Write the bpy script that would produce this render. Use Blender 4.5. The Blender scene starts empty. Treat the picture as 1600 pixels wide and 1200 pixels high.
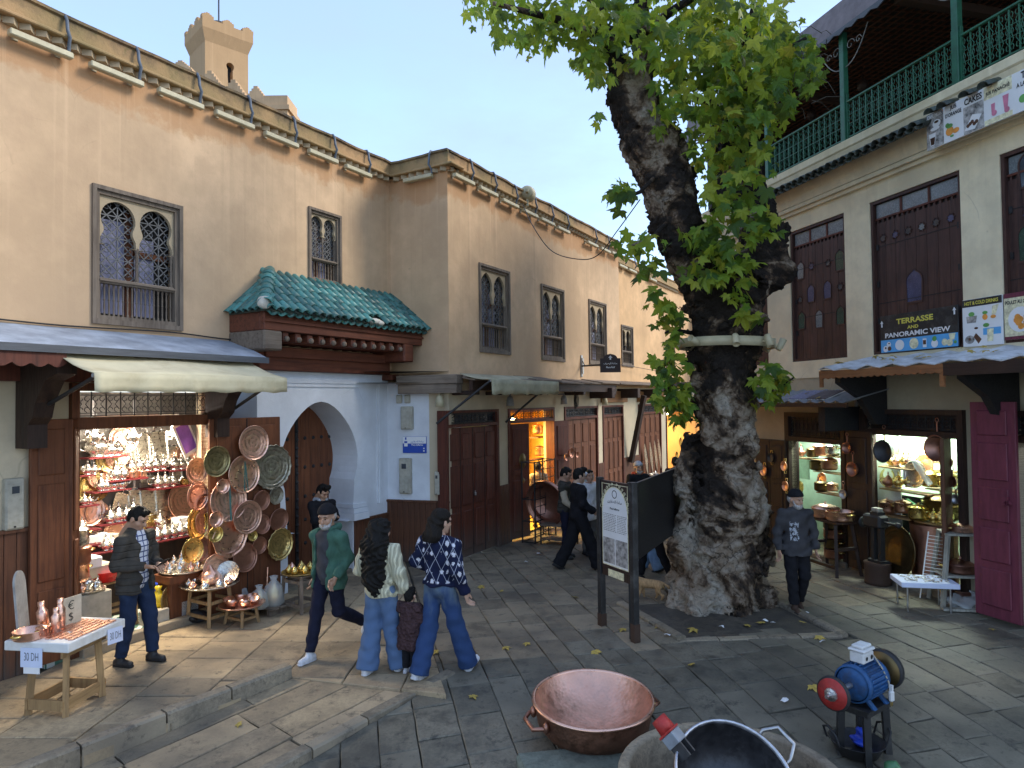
import bpy,math,random
import numpy as np
from mathutils import Vector,Matrix,noise,Euler
random.seed(7);np.random.seed(7)
scene=bpy.context.scene
COL=scene.collection
R=math.radians;PI=math.pi
# ---------------------------------------------------------------- camera
FPX,PITCH,ROLL,HC=1060.0,R(1.4),R(.75),2.95
cd=bpy.data.cameras.new('camera');cam=bpy.data.objects.new('camera',cd);COL.objects.link(cam)
cd.sensor_width=36;cd.lens=36*FPX/1600;cd.clip_start=.05;cd.clip_end=2000
_U=Vector((0,-math.sin(PITCH),math.cos(PITCH)));_F=Vector((0,math.cos(PITCH),math.sin(PITCH)));_X=Vector((1,0,0))
_r=_X*math.cos(ROLL)-_U*math.sin(ROLL);_u=_X*math.sin(ROLL)+_U*math.cos(ROLL)
cam.matrix_world=Matrix(((_r.x,_u.x,-_F.x,0),(_r.y,_u.y,-_F.y,0),(_r.z,_u.z,-_F.z,HC),(0,0,0,1)))
scene.camera=cam
# ---------------------------------------------------------------- sky, sun, exposure
SUN_EL,SUN_AZ=R(36),R(84)
w=bpy.data.worlds.new('World');scene.world=w;w.use_nodes=True
wn,wl=w.node_tree.nodes,w.node_tree.links;wn.clear()
sky=wn.new('ShaderNodeTexSky');sky.sky_type='NISHITA';sky.sun_disc=False
sky.sun_elevation=SUN_EL;sky.sun_rotation=SUN_AZ;sky.air_density=1.0;sky.dust_density=.5;sky.ozone_density=1.6
tc=wn.new('ShaderNodeTexCoord');mp=wn.new('ShaderNodeMapping');mp.inputs['Scale'].default_value=(1.2,.7,3.2)
nz=wn.new('ShaderNodeTexNoise');nz.inputs['Scale'].default_value=1.6;nz.inputs['Detail'].default_value=6;nz.inputs['Roughness'].default_value=.62
cr=wn.new('ShaderNodeValToRGB');cr.color_ramp.elements[0].position=.36;cr.color_ramp.elements[1].position=.72
cr.color_ramp.elements[0].color=(.80,.80,.80,1);cr.color_ramp.elements[1].color=(.30,.30,.30,1)
mx=wn.new('ShaderNodeMixRGB');mx.inputs['Color2'].default_value=(1.2,1.55,2.3,1)
bg=wn.new('ShaderNodeBackground');bg.inputs['Strength'].default_value=.15
wo=wn.new('ShaderNodeOutputWorld')
wl.new(tc.outputs['Generated'],mp.inputs['Vector']);wl.new(mp.outputs['Vector'],nz.inputs['Vector']);wl.new(nz.outputs['Fac'],cr.inputs['Fac'])
wl.new(cr.outputs['Color'],mx.inputs['Fac']);wl.new(sky.outputs['Color'],mx.inputs['Color1']);wl.new(mx.outputs['Color'],bg.inputs['Color']);wl.new(bg.outputs['Background'],wo.inputs['Surface'])
sl=bpy.data.lights.new('sun','SUN');sun=bpy.data.objects.new('sun',sl);COL.objects.link(sun)
sl.energy=.9;sl.angle=R(18);sl.color=(1,.93,.82)
sd=Vector((math.sin(SUN_AZ)*math.cos(SUN_EL),math.cos(SUN_AZ)*math.cos(SUN_EL),math.sin(SUN_EL)))
sun.rotation_euler=(-sd).to_track_quat('-Z','Y').to_euler()
vs=scene.view_settings;vs.view_transform='Standard';vs.look='None';vs.gamma=1;vs.use_curve_mapping=False;vs.exposure=1.7
# ---------------------------------------------------------------- measuring the place
OC=Vector((0,0,HC))
def ray(px,py):
    a=(px-800)/FPX;b=(600-py)/FPX
    return _F+_r*a+_u*b
def G(px,py,z=0.0):
    r=ray(px,py);h=z if not callable(z) else 0
    for i in range(12 if callable(z) else 1):
        p=OC+r*((h-HC)/r.z)
        if callable(z):h=z(p.x,p.y)
    return p
def AT(px,py,Y):
    r=ray(px,py);return OC+r*(Y/r.y)
class Frame:
    def __init__(s,ox,oy,dx,dy):
        l=math.hypot(dx,dy);s.o=Vector((ox,oy,0));s.x=Vector((dx/l,dy/l,0));s.y=Vector((-dy/l,dx/l,0))
        s.m=Matrix(((s.x.x,s.y.x,0,ox),(s.x.y,s.y.y,0,oy),(0,0,1,0),(0,0,0,1)))
    def px(s,px,py,out=0.0):
        r=ray(px,py);t=s.y.dot(s.o-s.y*out-OC)/s.y.dot(r);p=OC+r*t
        return (p-s.o).dot(s.x),p.z
    def sx(s,px,out=0.0,py=620): return s.px(px,py,out)[0]
    def w(s,a,out,z): return s.o+s.x*a-s.y*out+Vector((0,0,z))
    def at(s,a,out,z,rz=0): return Matrix.Translation(s.w(a,out,z))@s.m.to_3x3().to_4x4()@Matrix.Rotation(rz,4,'Z')
_a=R(29.9);D1=(math.sin(_a),math.cos(_a))
W2=Frame(-1.145,12.35,*D1)
W1=Frame(-2.31,13.023,*D1)
JT=Frame(-2.31,13.023,D1[1],-D1[0])
RB=Frame(5.987,10.906,math.sin(R(15)),-math.cos(R(15)))
# ---------------------------------------------------------------- mesh collector
class MB:
    def __init__(s):s.v=[];s.f=[];s.sm=[]
    def add(s,vs_,fs,smooth=False):
        b=len(s.v);s.v.extend([tuple(p) for p in vs_]);s.f.extend([tuple(b+i for i in q) for q in fs]);s.sm.extend([smooth]*len(fs));return s
    def box(s,x0,x1,y0,y1,z0,z1,m=None,bev=0):
        if bev:
            b=min(bev,(x1-x0)*.45,(y1-y0)*.45,(z1-z0)*.45);V=[]
            idx={}
            for i,X in enumerate((x0,x1)):
                for j,Y in enumerate((y0,y1)):
                    for k,Z in enumerate((z0,z1)):
                        sx,sy,sz=1-2*i,1-2*j,1-2*k
                        idx[i,j,k,0]=len(V);V.append((X,Y+sy*b,Z+sz*b))
                        idx[i,j,k,1]=len(V);V.append((X+sx*b,Y,Z+sz*b))
                        idx[i,j,k,2]=len(V);V.append((X+sx*b,Y+sy*b,Z))
            Fc=[]
            o4=((0,0),(1,0),(1,1),(0,1))
            for i in (0,1):
                for ax in (0,1,2):
                    q=[]
                    for a,c in o4:
                        t=[a,c];t.insert(ax,i);q.append(idx[t[0],t[1],t[2],ax])
                    Fc.append(q if (i==1)==(ax!=1) else q[::-1])
            for ax in (0,1,2):
                o=[a for a in (0,1,2) if a!=ax]
                for a in (0,1):
                    for c in (0,1):
                        def K(e,axf):
                            t=[0,0,0];t[ax]=e;t[o[0]]=a;t[o[1]]=c;return idx[t[0],t[1],t[2],axf]
                        Fc.append([K(0,o[0]),K(1,o[0]),K(1,o[1]),K(0,o[1])])
            for i in (0,1):
                for j in (0,1):
                    for k in (0,1):Fc.append([idx[i,j,k,n] for n in range(3)])
        else:
            V=[(x,y,z) for x in (x0,x1) for y in (y0,y1) for z in (z0,z1)]
            Fc=[(0,1,3,2),(4,6,7,5),(0,4,5,1),(2,3,7,6),(0,2,6,4),(1,5,7,3)]
        if m is not None:V=[m@Vector(p) for p in V]
        return s.add(V,Fc)
    def bar(s,a,b,w,h=None,up=(0,0,1),bev=0):
        a,b=Vector(a),Vector(b);d=b-a;L=d.length;d.normalize();h=h or w
        u=Vector(up);x=d.cross(u)
        if x.length<1e-4:x=d.cross(Vector((1,0,0)))
        x.normalize();z=x.cross(d)
        m=Matrix(((x.x,d.x,z.x,a.x),(x.y,d.y,z.y,a.y),(x.z,d.z,z.z,a.z),(0,0,0,1)))
        return s.box(-w/2,w/2,0,L,-h/2,h/2,m,bev)
    def tube(s,pts,r,n=8,cap=True,smooth=True,closed=False):
        pts=[Vector(p) for p in pts];N=len(pts);rr=r if isinstance(r,(list,tuple)) else [r]*N
        V=[];prev=None
        for i,p in enumerate(pts):
            if closed:t=pts[(i+1)%N]-pts[i-1]
            else:t=pts[min(i+1,N-1)]-pts[max(i-1,0)]
            t.normalize()
            if prev is None:
                x=t.cross(Vector((0,0,1)))
                if x.length<.05:x=t.cross(Vector((1,0,0)))
            else:x=prev-t*prev.dot(t)
            x.normalize();prev=x;y=t.cross(x)
            for k in range(n):
                a=2*PI*k/n;V.append(p+(x*math.cos(a)+y*math.sin(a))*rr[i])
        Fc=[]
        for i in range(N if closed else N-1):
            j=(i+1)%N
            for k in range(n):Fc.append((i*n+k,i*n+(k+1)%n,j*n+(k+1)%n,j*n+k))
        s.add(V,Fc,smooth)
        if cap and not closed:
            s.add(V[:n][::-1],[tuple(range(n))]);s.add(V[-n:],[tuple(range(n))])
        return s
    def lathe(s,prof,n=24,m=None,smooth=True,wob=None):
        V=[];Fc=[]
        for i,(r,z) in enumerate(prof):
            for k in range(n):
                a=2*PI*k/n;q=r*(1+(wob(a,i) if wob else 0));V.append(Vector((q*math.cos(a),q*math.sin(a),z)))
        for i in range(len(prof)-1):
            for k in range(n):Fc.append((i*n+k,i*n+(k+1)%n,(i+1)*n+(k+1)%n,(i+1)*n+k))
        if m is not None:V=[m@p for p in V]
        return s.add(V,Fc,smooth)
    def prism(s,poly,d,m=None,holes=None):
        n=len(poly);V=[Vector((x,0,z)) for x,z in poly]+[Vector((x,d,z)) for x,z in poly]
        Fc=[tuple(range(n)),tuple(range(2*n-1,n-1,-1))]+[(i,i+n,(i+1)%n+n,(i+1)%n) for i in range(n)]
        if m is not None:V=[m@p for p in V]
        return s.add(V,Fc)
    def ring(s,inner,outer,d,m=None):
        n=len(inner);V=[Vector((x,y,z)) for y in (0,d) for o in (inner,outer) for x,z in o];Fc=[]
        for i in range(n):
            j=(i+1)%n
            if all(abs(inner[q][0]-outer[q][0])+abs(inner[q][1]-outer[q][1])<1e-4 for q in (i,j)):continue
            Fc+=[(i,j,n+j,n+i),(2*n+i,3*n+i,3*n+j,2*n+j),(i,2*n+i,2*n+j,j),(n+i,n+j,3*n+j,3*n+i)]
        if m is not None:V=[m@p for p in V]
        return s.add(V,Fc)
    def ball(s,c,r,n=10,sc=(1,1,1)):
        c=Vector(c);pr=[(math.sin(PI*i/n)*r+1e-5,-math.cos(PI*i/n)*r) for i in range(n+1)]
        return s.lathe(pr,n+4,Matrix.Translation(c)@Matrix.Diagonal((*sc,1)))
    def mesh(s,name,m=None):
        me=bpy.data.meshes.new(name);me.from_pydata(s.v,[],s.f);me.polygons.foreach_set('use_smooth',s.sm)
        if m:me.materials.append(m)
        me.update();return me
def obj(name,mb,mat_,parent=None,mw=None):
    me=mb.mesh(name,mat_) if isinstance(mb,MB) else mb
    o=bpy.data.objects.new(name,me);COL.objects.link(o)
    if mat_ and not isinstance(mb,MB) and not me.materials:me.materials.append(mat_)
    if parent is not None:o.parent=parent
    if mw is not None:o.matrix_basis=mw
    return o
def tag(o,label,cat,group=None,kind=None):
    if label:o['label']=label
    if cat:o['category']=cat
    if group:o['group']=group
    if kind:o['kind']=kind
    return o
def thing(name,label,cat,mw=None,group=None):
    o=bpy.data.objects.new(name,None);COL.objects.link(o);o.empty_display_size=.1
    if mw is not None:o.matrix_basis=mw
    return tag(o,label,cat,group)
def kids(o): return [c for c in bpy.data.objects if c.parent==o]
def dup(o,mw=None,label=None,group=None,parent=None):
    c=o.copy();COL.objects.link(c)
    if parent is not None:c.parent=parent
    if mw is not None:c.matrix_basis=mw
    if label:c['label']=label
    if group:c['group']=group
    for k in o.children:dup(k,parent=c)
    return c
T=Matrix.Translation
def RX(a): return Matrix.Rotation(a,4,'X')
def RY(a): return Matrix.Rotation(a,4,'Y')
def RZ(a): return Matrix.Rotation(a,4,'Z')
def SC(x,y=None,z=None): return Matrix.Diagonal((x,x if y is None else y,x if z is None else z,1))
# ---------------------------------------------------------------- signed-distance modelling for bodies and the tree
def surfnet(F,o,h):
    S=F<0;nx,ny,nz_=F.shape
    cs=[(i,j,k) for i in (0,1) for j in (0,1) for k in (0,1)]
    cnt=sum(S[i:nx-1+i,j:ny-1+j,k:nz_-1+k].astype(np.int8) for i,j,k in cs)
    act=(cnt>0)&(cnt<8);A=np.argwhere(act);idx=-np.ones(act.shape,np.int64);idx[act]=np.arange(len(A))
    P=np.zeros((len(A),3));W=np.zeros(len(A))
    for a in cs:
        for ax in range(3):
            if a[ax]:continue
            b=list(a);b[ax]=1
            fa=F[A[:,0]+a[0],A[:,1]+a[1],A[:,2]+a[2]];fb=F[A[:,0]+b[0],A[:,1]+b[1],A[:,2]+b[2]]
            m=(fa<0)!=(fb<0);t=fa[m]/(fa[m]-fb[m]);q=np.tile(np.array(a,float),(m.sum(),1));q[:,ax]+=t
            P[m]+=q;W[m]+=1
    Vt=np.array(o)+h*(A+P/np.maximum(W,1)[:,None]);Q=[]
    for ax in range(3):
        sl0=[slice(1,-1)]*3;sl1=[slice(1,-1)]*3;sl0[ax]=slice(0,-1);sl1[ax]=slice(1,None)
        m=S[tuple(sl0)]!=S[tuple(sl1)];off=np.ones(3,int);off[ax]=0;E=np.argwhere(m)+off
        b,c=[x for x in range(3) if x!=ax]
        def g(db,dc):
            e=E.copy();e[:,b]-=db;e[:,c]-=dc;return idx[e[:,0],e[:,1],e[:,2]]
        q=np.stack([g(1,1),g(0,1),g(0,0),g(1,0)],1);s0=S[E[:,0],E[:,1],E[:,2]]
        fl=s0 if ax!=1 else ~s0
        q[~fl]=q[~fl][:,::-1];Q.append(q)
    Q=np.concatenate(Q);Q=Q[(Q>=0).all(1)]
    return Vt,Q
class SDF:
    def __init__(s,lo,hi,h,k=.03):
        s.lo=np.array(lo,float);s.h=h;n=np.maximum(((np.array(hi)-s.lo)/h).astype(int)+2,3)
        s.ax=[s.lo[i]+h*np.arange(n[i]) for i in range(3)];s.F=np.full(n,.25,np.float32);s.k=k
    def _sl(s,lo,hi):
        r=[]
        for i in range(3):
            a=int(max(0,math.floor((lo[i]-s.lo[i])/s.h)));b=int(min(len(s.ax[i]),math.ceil((hi[i]-s.lo[i])/s.h)+1));r.append(slice(a,max(a,b)))
        return tuple(r)
    def pts(s,sl): return np.meshgrid(*[s.ax[i][sl[i]] for i in range(3)],indexing='ij')
    def cone(s,a,b,r1,r2,k=None,flat=None,sub=False):
        k=s.k if k is None else k;a,b=np.array(a,float),np.array(b,float);m=max(r1,r2)*(1.0 if not flat else max(1,flat[1]))+k+2*s.h+.02
        sl=s._sl(np.minimum(a,b)-m,np.maximum(a,b)+m)
        if s.F[sl].size==0: return s
        X=s.pts(sl);sc=np.ones(3)
        if flat:sc[flat[0]]=1/flat[1]
        d=(b-a)*sc;L=max((d*d).sum(),1e-9);q=[(X[i]-a[i])*sc[i] for i in range(3)]
        t=np.clip((q[0]*d[0]+q[1]*d[1]+q[2]*d[2])/L,0,1)
        D=np.sqrt((q[0]-t*d[0])**2+(q[1]-t*d[1])**2+(q[2]-t*d[2])**2)-(r1+(r2-r1)*t);f=s.F[sl]
        if sub:
            hh=np.clip(k-np.abs(f+D),0,None)/max(k,1e-6);s.F[sl]=np.maximum(f,-D)+hh*hh*k*.25
        else:
            hh=np.clip(k-np.abs(f-D),0,None)/max(k,1e-6);s.F[sl]=np.minimum(f,D)-hh*hh*k*.25
        return s
    def ell(s,c,r,k=None,sub=False):
        k=s.k if k is None else k;c=np.array(c,float);r=np.array(r,float)
        sl=s._sl(c-r-k-2*s.h-.02,c+r+k+2*s.h+.02)
        if s.F[sl].size==0: return s
        X=s.pts(sl);D=(np.sqrt(sum(((X[i]-c[i])/r[i])**2 for i in range(3)))-1)*r.min();f=s.F[sl]
        if sub:
            hh=np.clip(k-np.abs(f+D),0,None)/max(k,1e-6);s.F[sl]=np.maximum(f,-D)+hh*hh*k*.25
        else:
            hh=np.clip(k-np.abs(f-D),0,None)/max(k,1e-6);s.F[sl]=np.minimum(f,D)-hh*hh*k*.25
        return s
    def cut(s,p,n):
        X=s.pts(tuple(slice(0,len(a)) for a in s.ax));n=np.array(n,float)/np.linalg.norm(n)
        s.F=np.maximum(s.F,sum((X[i]-p[i])*n[i] for i in range(3))).astype(np.float32);return s
    def warp(s,fn):
        X=s.pts(tuple(slice(0,len(a)) for a in s.ax));s.F=(s.F+fn(*X)).astype(np.float32);return s
    def mb(s,into=None):
        for ax in range(3):
            for e in (0,-1):
                sl=[slice(None)]*3;sl[ax]=e;s.F[tuple(sl)]=np.maximum(s.F[tuple(sl)],.01)
        v,q=surfnet(s.F,s.lo,s.h);into=into or MB()
        return into.add(v.tolist(),q.tolist(),True)
def wrinkle(amp,seed=0,fz=40,fx=18):
    a,b,c=seed*1.7,seed*2.3,seed*.9
    return lambda X,Y,Z:amp*(np.sin(fz*Z+4*np.sin(7*X+a)+3*np.sin(9*Y+b))*.6+np.sin(fx*X+fx*.7*Y+14*Z+5*np.sin(8*Z+c))*.5+.5*np.sin(23*X-31*Y+19*Z+a*3))
def part(name,mb,mat_,root,mw=None):
    return obj(name,mb,mat_,root,root.matrix_basis.inverted()@mw if mw is not None else None)
def struct(name,mb,mat_,mw=None):
    o=obj(name,mb,mat_,None,mw);o['kind']='structure';return o
# ---------------------------------------------------------------- materials
MATS={}
class NT:
    def __init__(s,name):
        s.m=bpy.data.materials.new(name);s.m.use_nodes=True;s.n=s.m.node_tree.nodes;s.l=s.m.node_tree.links
        s.b=s.n['Principled BSDF'];s.tc=s.n.new('ShaderNodeTexCoord')
    def set(s,**k):
        for a,v in k.items():s.put(a.replace('_',' '),v)
        return s
    def put(s,inp,v):
        i=s.b.inputs[inp]
        if hasattr(v,'is_linked') or hasattr(v,'links'):s.l.new(v,i)
        else:i.default_value=(*v,1) if isinstance(v,tuple) and len(v)==3 and i.type=='RGBA' else v
    def map(s,scale=(1,1,1),src='Object',rot=(0,0,0),loc=(0,0,0)):
        m=s.n.new('ShaderNodeMapping');m.inputs['Scale'].default_value=scale;m.inputs['Rotation'].default_value=rot;m.inputs['Location'].default_value=loc
        s.l.new(s.tc.outputs[src],m.inputs[0]);return m.outputs[0]
    def geo(s,o='Position'): return s.n.new('ShaderNodeNewGeometry').outputs[o]
    def noise(s,vec,scale,detail=4,rough=.55,dist=0):
        t=s.n.new('ShaderNodeTexNoise');t.inputs['Scale'].default_value=scale;t.inputs['Detail'].default_value=detail;t.inputs['Roughness'].default_value=rough;t.inputs['Distortion'].default_value=dist
        if vec is not None:s.l.new(vec,t.inputs['Vector'])
        return t.outputs['Fac']
    def vor(s,vec,scale,feat='F1',out='Distance',rnd=1):
        t=s.n.new('ShaderNodeTexVoronoi');t.feature=feat;t.inputs['Scale'].default_value=scale;t.inputs['Randomness'].default_value=rnd
        s.l.new(vec,t.inputs['Vector']);return t.outputs[out]
    def wave(s,vec,scale,dist=0,detail=2,typ='BANDS',d='X',prof='SIN'):
        t=s.n.new('ShaderNodeTexWave');t.wave_type=typ;t.wave_profile=prof
        if typ=='BANDS':t.bands_direction=d
        else:t.rings_direction=d
        t.inputs['Scale'].default_value=scale;t.inputs['Distortion'].default_value=dist;t.inputs['Detail'].default_value=detail
        s.l.new(vec,t.inputs['Vector']);return t.outputs['Fac']
    def ramp(s,f,*st,const=False):
        r=s.n.new('ShaderNodeValToRGB');e=r.color_ramp.elements
        if const:r.color_ramp.interpolation='CONSTANT'
        while len(e)<len(st):e.new(.5)
        for i,(p,c) in enumerate(st):
            e[i].position=p;e[i].color=(c,c,c,1) if not isinstance(c,tuple) else (*c,1)
        s.l.new(f,r.inputs[0]);return r.outputs[0]
    def mix(s,f,a,b,mode='MIX'):
        m=s.n.new('ShaderNodeMixRGB');m.blend_type=mode
        for i,v in zip(m.inputs,(f,a,b)):
            if hasattr(v,'links'):s.l.new(v,i)
            else:i.default_value=(*v,1) if isinstance(v,tuple) else ((v,v,v,1) if i.type=='RGBA' else v)
        return m.outputs[0]
    def math(s,op,a,b=0.0,c=0.0):
        m=s.n.new('ShaderNodeMath');m.operation=op
        for i,v in zip(m.inputs,(a,b,c)):
            if hasattr(v,'links'):s.l.new(v,i)
            else:i.default_value=v
        return m.outputs[0]
    def sep(s,vec):
        x=s.n.new('ShaderNodeSeparateXYZ');s.l.new(vec,x.inputs[0]);return x.outputs
    def rnd(s): return s.n.new('ShaderNodeObjectInfo').outputs['Random']
    def bump(s,h,strength=.3,dist=.01,prev=None):
        b=s.n.new('ShaderNodeBump');b.inputs['Strength'].default_value=strength;b.inputs['Distance'].default_value=dist
        s.l.new(h,b.inputs['Height'])
        if prev is not None:s.l.new(prev,b.inputs['Normal'])
        s.l.new(b.outputs[0],s.b.inputs['Normal']);return b.outputs[0]
    def done(s,name):MATS[name]=s.m;return s.m
def M(k): return MATS[k]
def plain(name,c,rough=.6,metal=0,var=.25,sc=6,bump=.15,fine=60,spec=.5,stretch=(1,1,1),rv=.12,dirt=None):
    t=NT(name);v=t.map(stretch);n1=t.noise(v,sc,5,.6);n2=t.noise(v,fine,3)
    lo=tuple(x*(1-var) for x in c);hi=tuple(min(1,x*(1+var)) for x in c)
    col=t.ramp(n1,(.3,lo),(.7,hi))
    col=t.mix(t.math('MULTIPLY',t.rnd(),rv),col,tuple(x*.45 for x in c))
    if dirt:col=t.mix(t.ramp(t.noise(v,sc*.6,6,.7),(.5,0.),(.72,.8)),col,dirt)
    t.put('Base Color',col);t.put('Roughness',t.ramp(n2,(.3,max(0,rough-.1)),(.7,min(1,rough+.12))));t.put('Metallic',metal);t.put('Specular IOR Level',spec)
    if bump:t.bump(n2,bump,.004)
    return t.done(name)
def plaster(name,c,stain,stain_z=(6.6,7.25),streak=.35,low=None,patch=.5):
    t=NT(name);g=t.geo();x=t.sep(g)
    big=t.noise(g,.55,5,.6);mid=t.noise(g,2.6,6,.65);fine=t.noise(g,45,4,.6)
    col=t.mix(t.ramp(big,(.38,0.),(.64,1.)),tuple(v*.80 for v in c),tuple(min(1,v*1.10) for v in c))
    col=t.mix(t.ramp(mid,(.42,0.),(.64,patch)),col,(c[0]*.76,c[1]*.75,c[2]*.76))
    h=t.math('ADD',x[2],t.math('MULTIPLY',t.math('SUBTRACT',t.noise(g,1.4,5,.7),.5),.9))
    f=t.math('MULTIPLY',t.math('SUBTRACT',h,stain_z[0]),1/(stain_z[1]-stain_z[0]));f=t.ramp(f,(.28,0.),(.42,.55),(1.,.85))
    col=t.mix(f,col,stain)
    m=t.n.new('ShaderNodeMapping');m.inputs['Scale'].default_value=(7,7,.16);t.l.new(g,m.inputs[0])
    st=t.noise(m.outputs[0],1.3,3,.6);hz=t.ramp(t.math('MULTIPLY',x[2],.1),(.35,.15),(.72,1.))
    col=t.mix(t.math('MULTIPLY',t.math('MULTIPLY',t.ramp(st,(.56,0.),(.76,1.)),streak),hz),col,tuple(min(1,v*1.25+.03) for v in c))
    m2=t.n.new('ShaderNodeMapping');m2.inputs['Scale'].default_value=(5,5,.12);m2.inputs['Location'].default_value=(9,4,0);t.l.new(g,m2.inputs[0])
    s2=t.noise(m2.outputs[0],1.5,4,.65);col=t.mix(t.math('MULTIPLY',t.math('MULTIPLY',t.ramp(s2,(.54,0.),(.78,1.)),streak),hz),col,tuple(v*.5 for v in c))
    if low:col=t.mix(t.math('MULTIPLY',t.ramp(t.math('ADD',x[2],t.math('MULTIPLY',t.math('SUBTRACT',mid,.5),.8)),(.0,0.),(1.,1.)),0.0),col,low)
    chips=t.ramp(t.noise(g,5.5,3,.5),(.76,0.),(.80,.6));col=t.mix(chips,col,tuple(v*.7 for v in c))
    t.put('Base Color',col);t.put('Roughness',.93);t.put('Specular IOR Level',.2)
    cr_=t.vor(t.mix(.3,g,t.n.new('ShaderNodeTexNoise').outputs['Color']),.8,'DISTANCE_TO_EDGE');col=t.mix(t.math('MULTIPLY',t.ramp(cr_,(.0,.5),(.004,0.)),t.ramp(t.noise(g,1.1,3),(.52,0.),(.62,.8))),col,tuple(v*.5 for v in c));t.put('Base Color',col)
    b=t.bump(mid,.45,.025);t.bump(fine,.3,.005,b)
    return t.done(name)
plaster('plaster',(.64,.445,.275),(.45,.23,.10),(6.45,7.3))
plaster('plaster_far',(.70,.45,.24),(.50,.27,.11),(6.7,7.4),.25)
plaster('plaster_low',(.60,.51,.36),(.40,.31,.20),(2.9,3.9),.1)
plaster('plaster_white',(.70,.73,.77),(.52,.53,.55),(3.4,4.4),.06,patch=.25)
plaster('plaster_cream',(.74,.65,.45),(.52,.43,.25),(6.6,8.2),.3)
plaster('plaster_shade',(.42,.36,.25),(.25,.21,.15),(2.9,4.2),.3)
def mossy(name,c):
    t=NT(name);g=t.geo();x=t.sep(g);n=t.noise(g,3,6,.7)
    h=t.math('ADD',x[2],t.math('MULTIPLY',t.math('SUBTRACT',n,.5),.55));f=t.math('SUBTRACT',h,7.22)
    col=t.mix(t.ramp(t.noise(g,.8,4),(.4,0.),(.65,.8)),c,(.20,.165,.07))
    col=t.mix(t.ramp(f,(.17,0.),(.40,.93)),col,(.045,.040,.035));col=t.mix(t.ramp(t.noise(g,9,4,.7),(.58,0.),(.72,.6)),col,(.13,.12,.04))
    t.put('Base Color',col);t.put('Roughness',.95);t.bump(t.noise(g,20,5,.65),.5,.015);return t.done(name)
mossy('parapet',(.44,.27,.13))
def wood(name,c,c2,rough=.55,along='Z',grey=None,gz=(0.,1.),rv=.35):
    t=NT(name);sc={'Z':(18,18,1.1),'X':(1.1,18,18),'Y':(18,1.1,18)}[along]
    v=t.map(sc);n=t.noise(v,1.2,6,.65,.4);n2=t.noise(v,6,4,.6);wv=t.noise(t.map(),2.2,4,.6)
    col=t.ramp(n,(.28,c2),(.5,c),(.75,tuple(min(1,x*1.35) for x in c)))
    col=t.mix(t.ramp(wv,(.45,0.),(.75,.55)),col,c2);col=t.mix(t.math('MULTIPLY',t.rnd(),rv),col,tuple(x*.5 for x in c))
    if grey:
        x=t.sep(t.geo());h=t.math('ADD',x[2],t.math('MULTIPLY',t.math('SUBTRACT',n,.5),.7))
        f=t.math('MULTIPLY',t.math('SUBTRACT',gz[1],h),1/(gz[1]-gz[0]));col=t.mix(t.ramp(f,(.1,0.),(.9,.85)),col,grey)
    t.put('Base Color',col);t.put('Roughness',t.ramp(n2,(.3,rough-.1),(.7,rough+.2)));t.put('Specular IOR Level',.35)
    t.bump(t.math('ADD',n,n2),.35,.004);return t.done(name)
wood('wood_door',(.125,.035,.020),(.045,.016,.012),grey=(.10,.09,.08),gz=(-.15,.75))
wood('wood_warm',(.165,.058,.024),(.075,.024,.012))
wood('wood_plank',(.13,.052,.026),(.05,.022,.014),grey=(.07,.06,.055),gz=(-.1,.45))
wood('wood_beam',(.17,.055,.030),(.06,.022,.015),along='X')
wood('wood_dark',(.045,.025,.018),(.018,.012,.010))
wood('wood_dark_x',(.050,.026,.018),(.02,.013,.010),along='X')
wood('wood_shutter',(.078,.037,.029),(.022,.013,.013),rough=.5)
wood('wood_grey',(.21,.165,.125),(.075,.055,.042),rough=.8)
wood('wood_grey_x',(.21,.165,.125),(.075,.055,.042),rough=.8,along='X')
wood('wood_pine',(.38,.24,.11),(.20,.12,.055),rough=.6)
wood('wood_pine_x',(.38,.24,.11),(.20,.12,.055),rough=.6,along='X')
wood('wood_pale',(.34,.33,.28),(.17,.16,.13),rough=.8)
wood('wood_lit',(.26,.12,.04),(.13,.05,.02),along='X')
wood('wood_orange',(.30,.13,.05),(.15,.06,.03),along='X',rough=.8)
def stone(name,c,c2,dark,wet=0,sc=2.2,rv=.5):
    t=NT(name);g=t.geo();n=t.noise(g,sc*1.5,8,.72,.3);f=t.noise(g,34,6,.7);big=t.noise(g,.45,4,.6);oi=t.rnd()
    col=t.ramp(n,(.36,tuple(x*.8 for x in c2)),(.5,c),(.66,tuple(min(1,x*1.25) for x in c)))
    col=t.mix(t.ramp(f,(.40,.45),(.55,0.)),col,c2)
    col=t.mix(t.math('MULTIPLY',oi,rv),col,tuple(x*.62 for x in c2));col=t.mix(t.ramp(t.math('FRACT',t.math('MULTIPLY',oi,7.3)),(.7,0.),(.75,.5)),col,tuple(min(1,x*1.3) for x in c))
    col=t.mix(t.ramp(big,(.47,0.),(.66,.8)),col,dark);col=t.mix(t.ramp(t.noise(g,6,7,.78),(.54,0.),(.66,.75)),col,tuple(x*.7 for x in dark))
    t.put('Base Color',col);t.put('Roughness',t.ramp(t.math('ADD',t.math('MULTIPLY',n,.6),t.math('MULTIPLY',big,.4)),(.3,.80-wet),(.7,.92)));t.put('Specular IOR Level',.4)
    b=t.bump(n,.5,.012);t.bump(f,.45,.004,b);return t.done(name)
stone('stone_warm',(.43,.325,.195),(.29,.222,.14),(.14,.115,.085),.1)
stone('stone_strip',(.38,.29,.18),(.25,.19,.125),(.12,.105,.08),.1)
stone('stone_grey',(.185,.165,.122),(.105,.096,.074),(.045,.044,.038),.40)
stone('stone_kerb',(.34,.28,.195),(.21,.175,.125),(.09,.08,.07),.0,4)
stone('stone_block',(.20,.225,.185),(.13,.15,.125),(.08,.09,.075),0,5)
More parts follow.
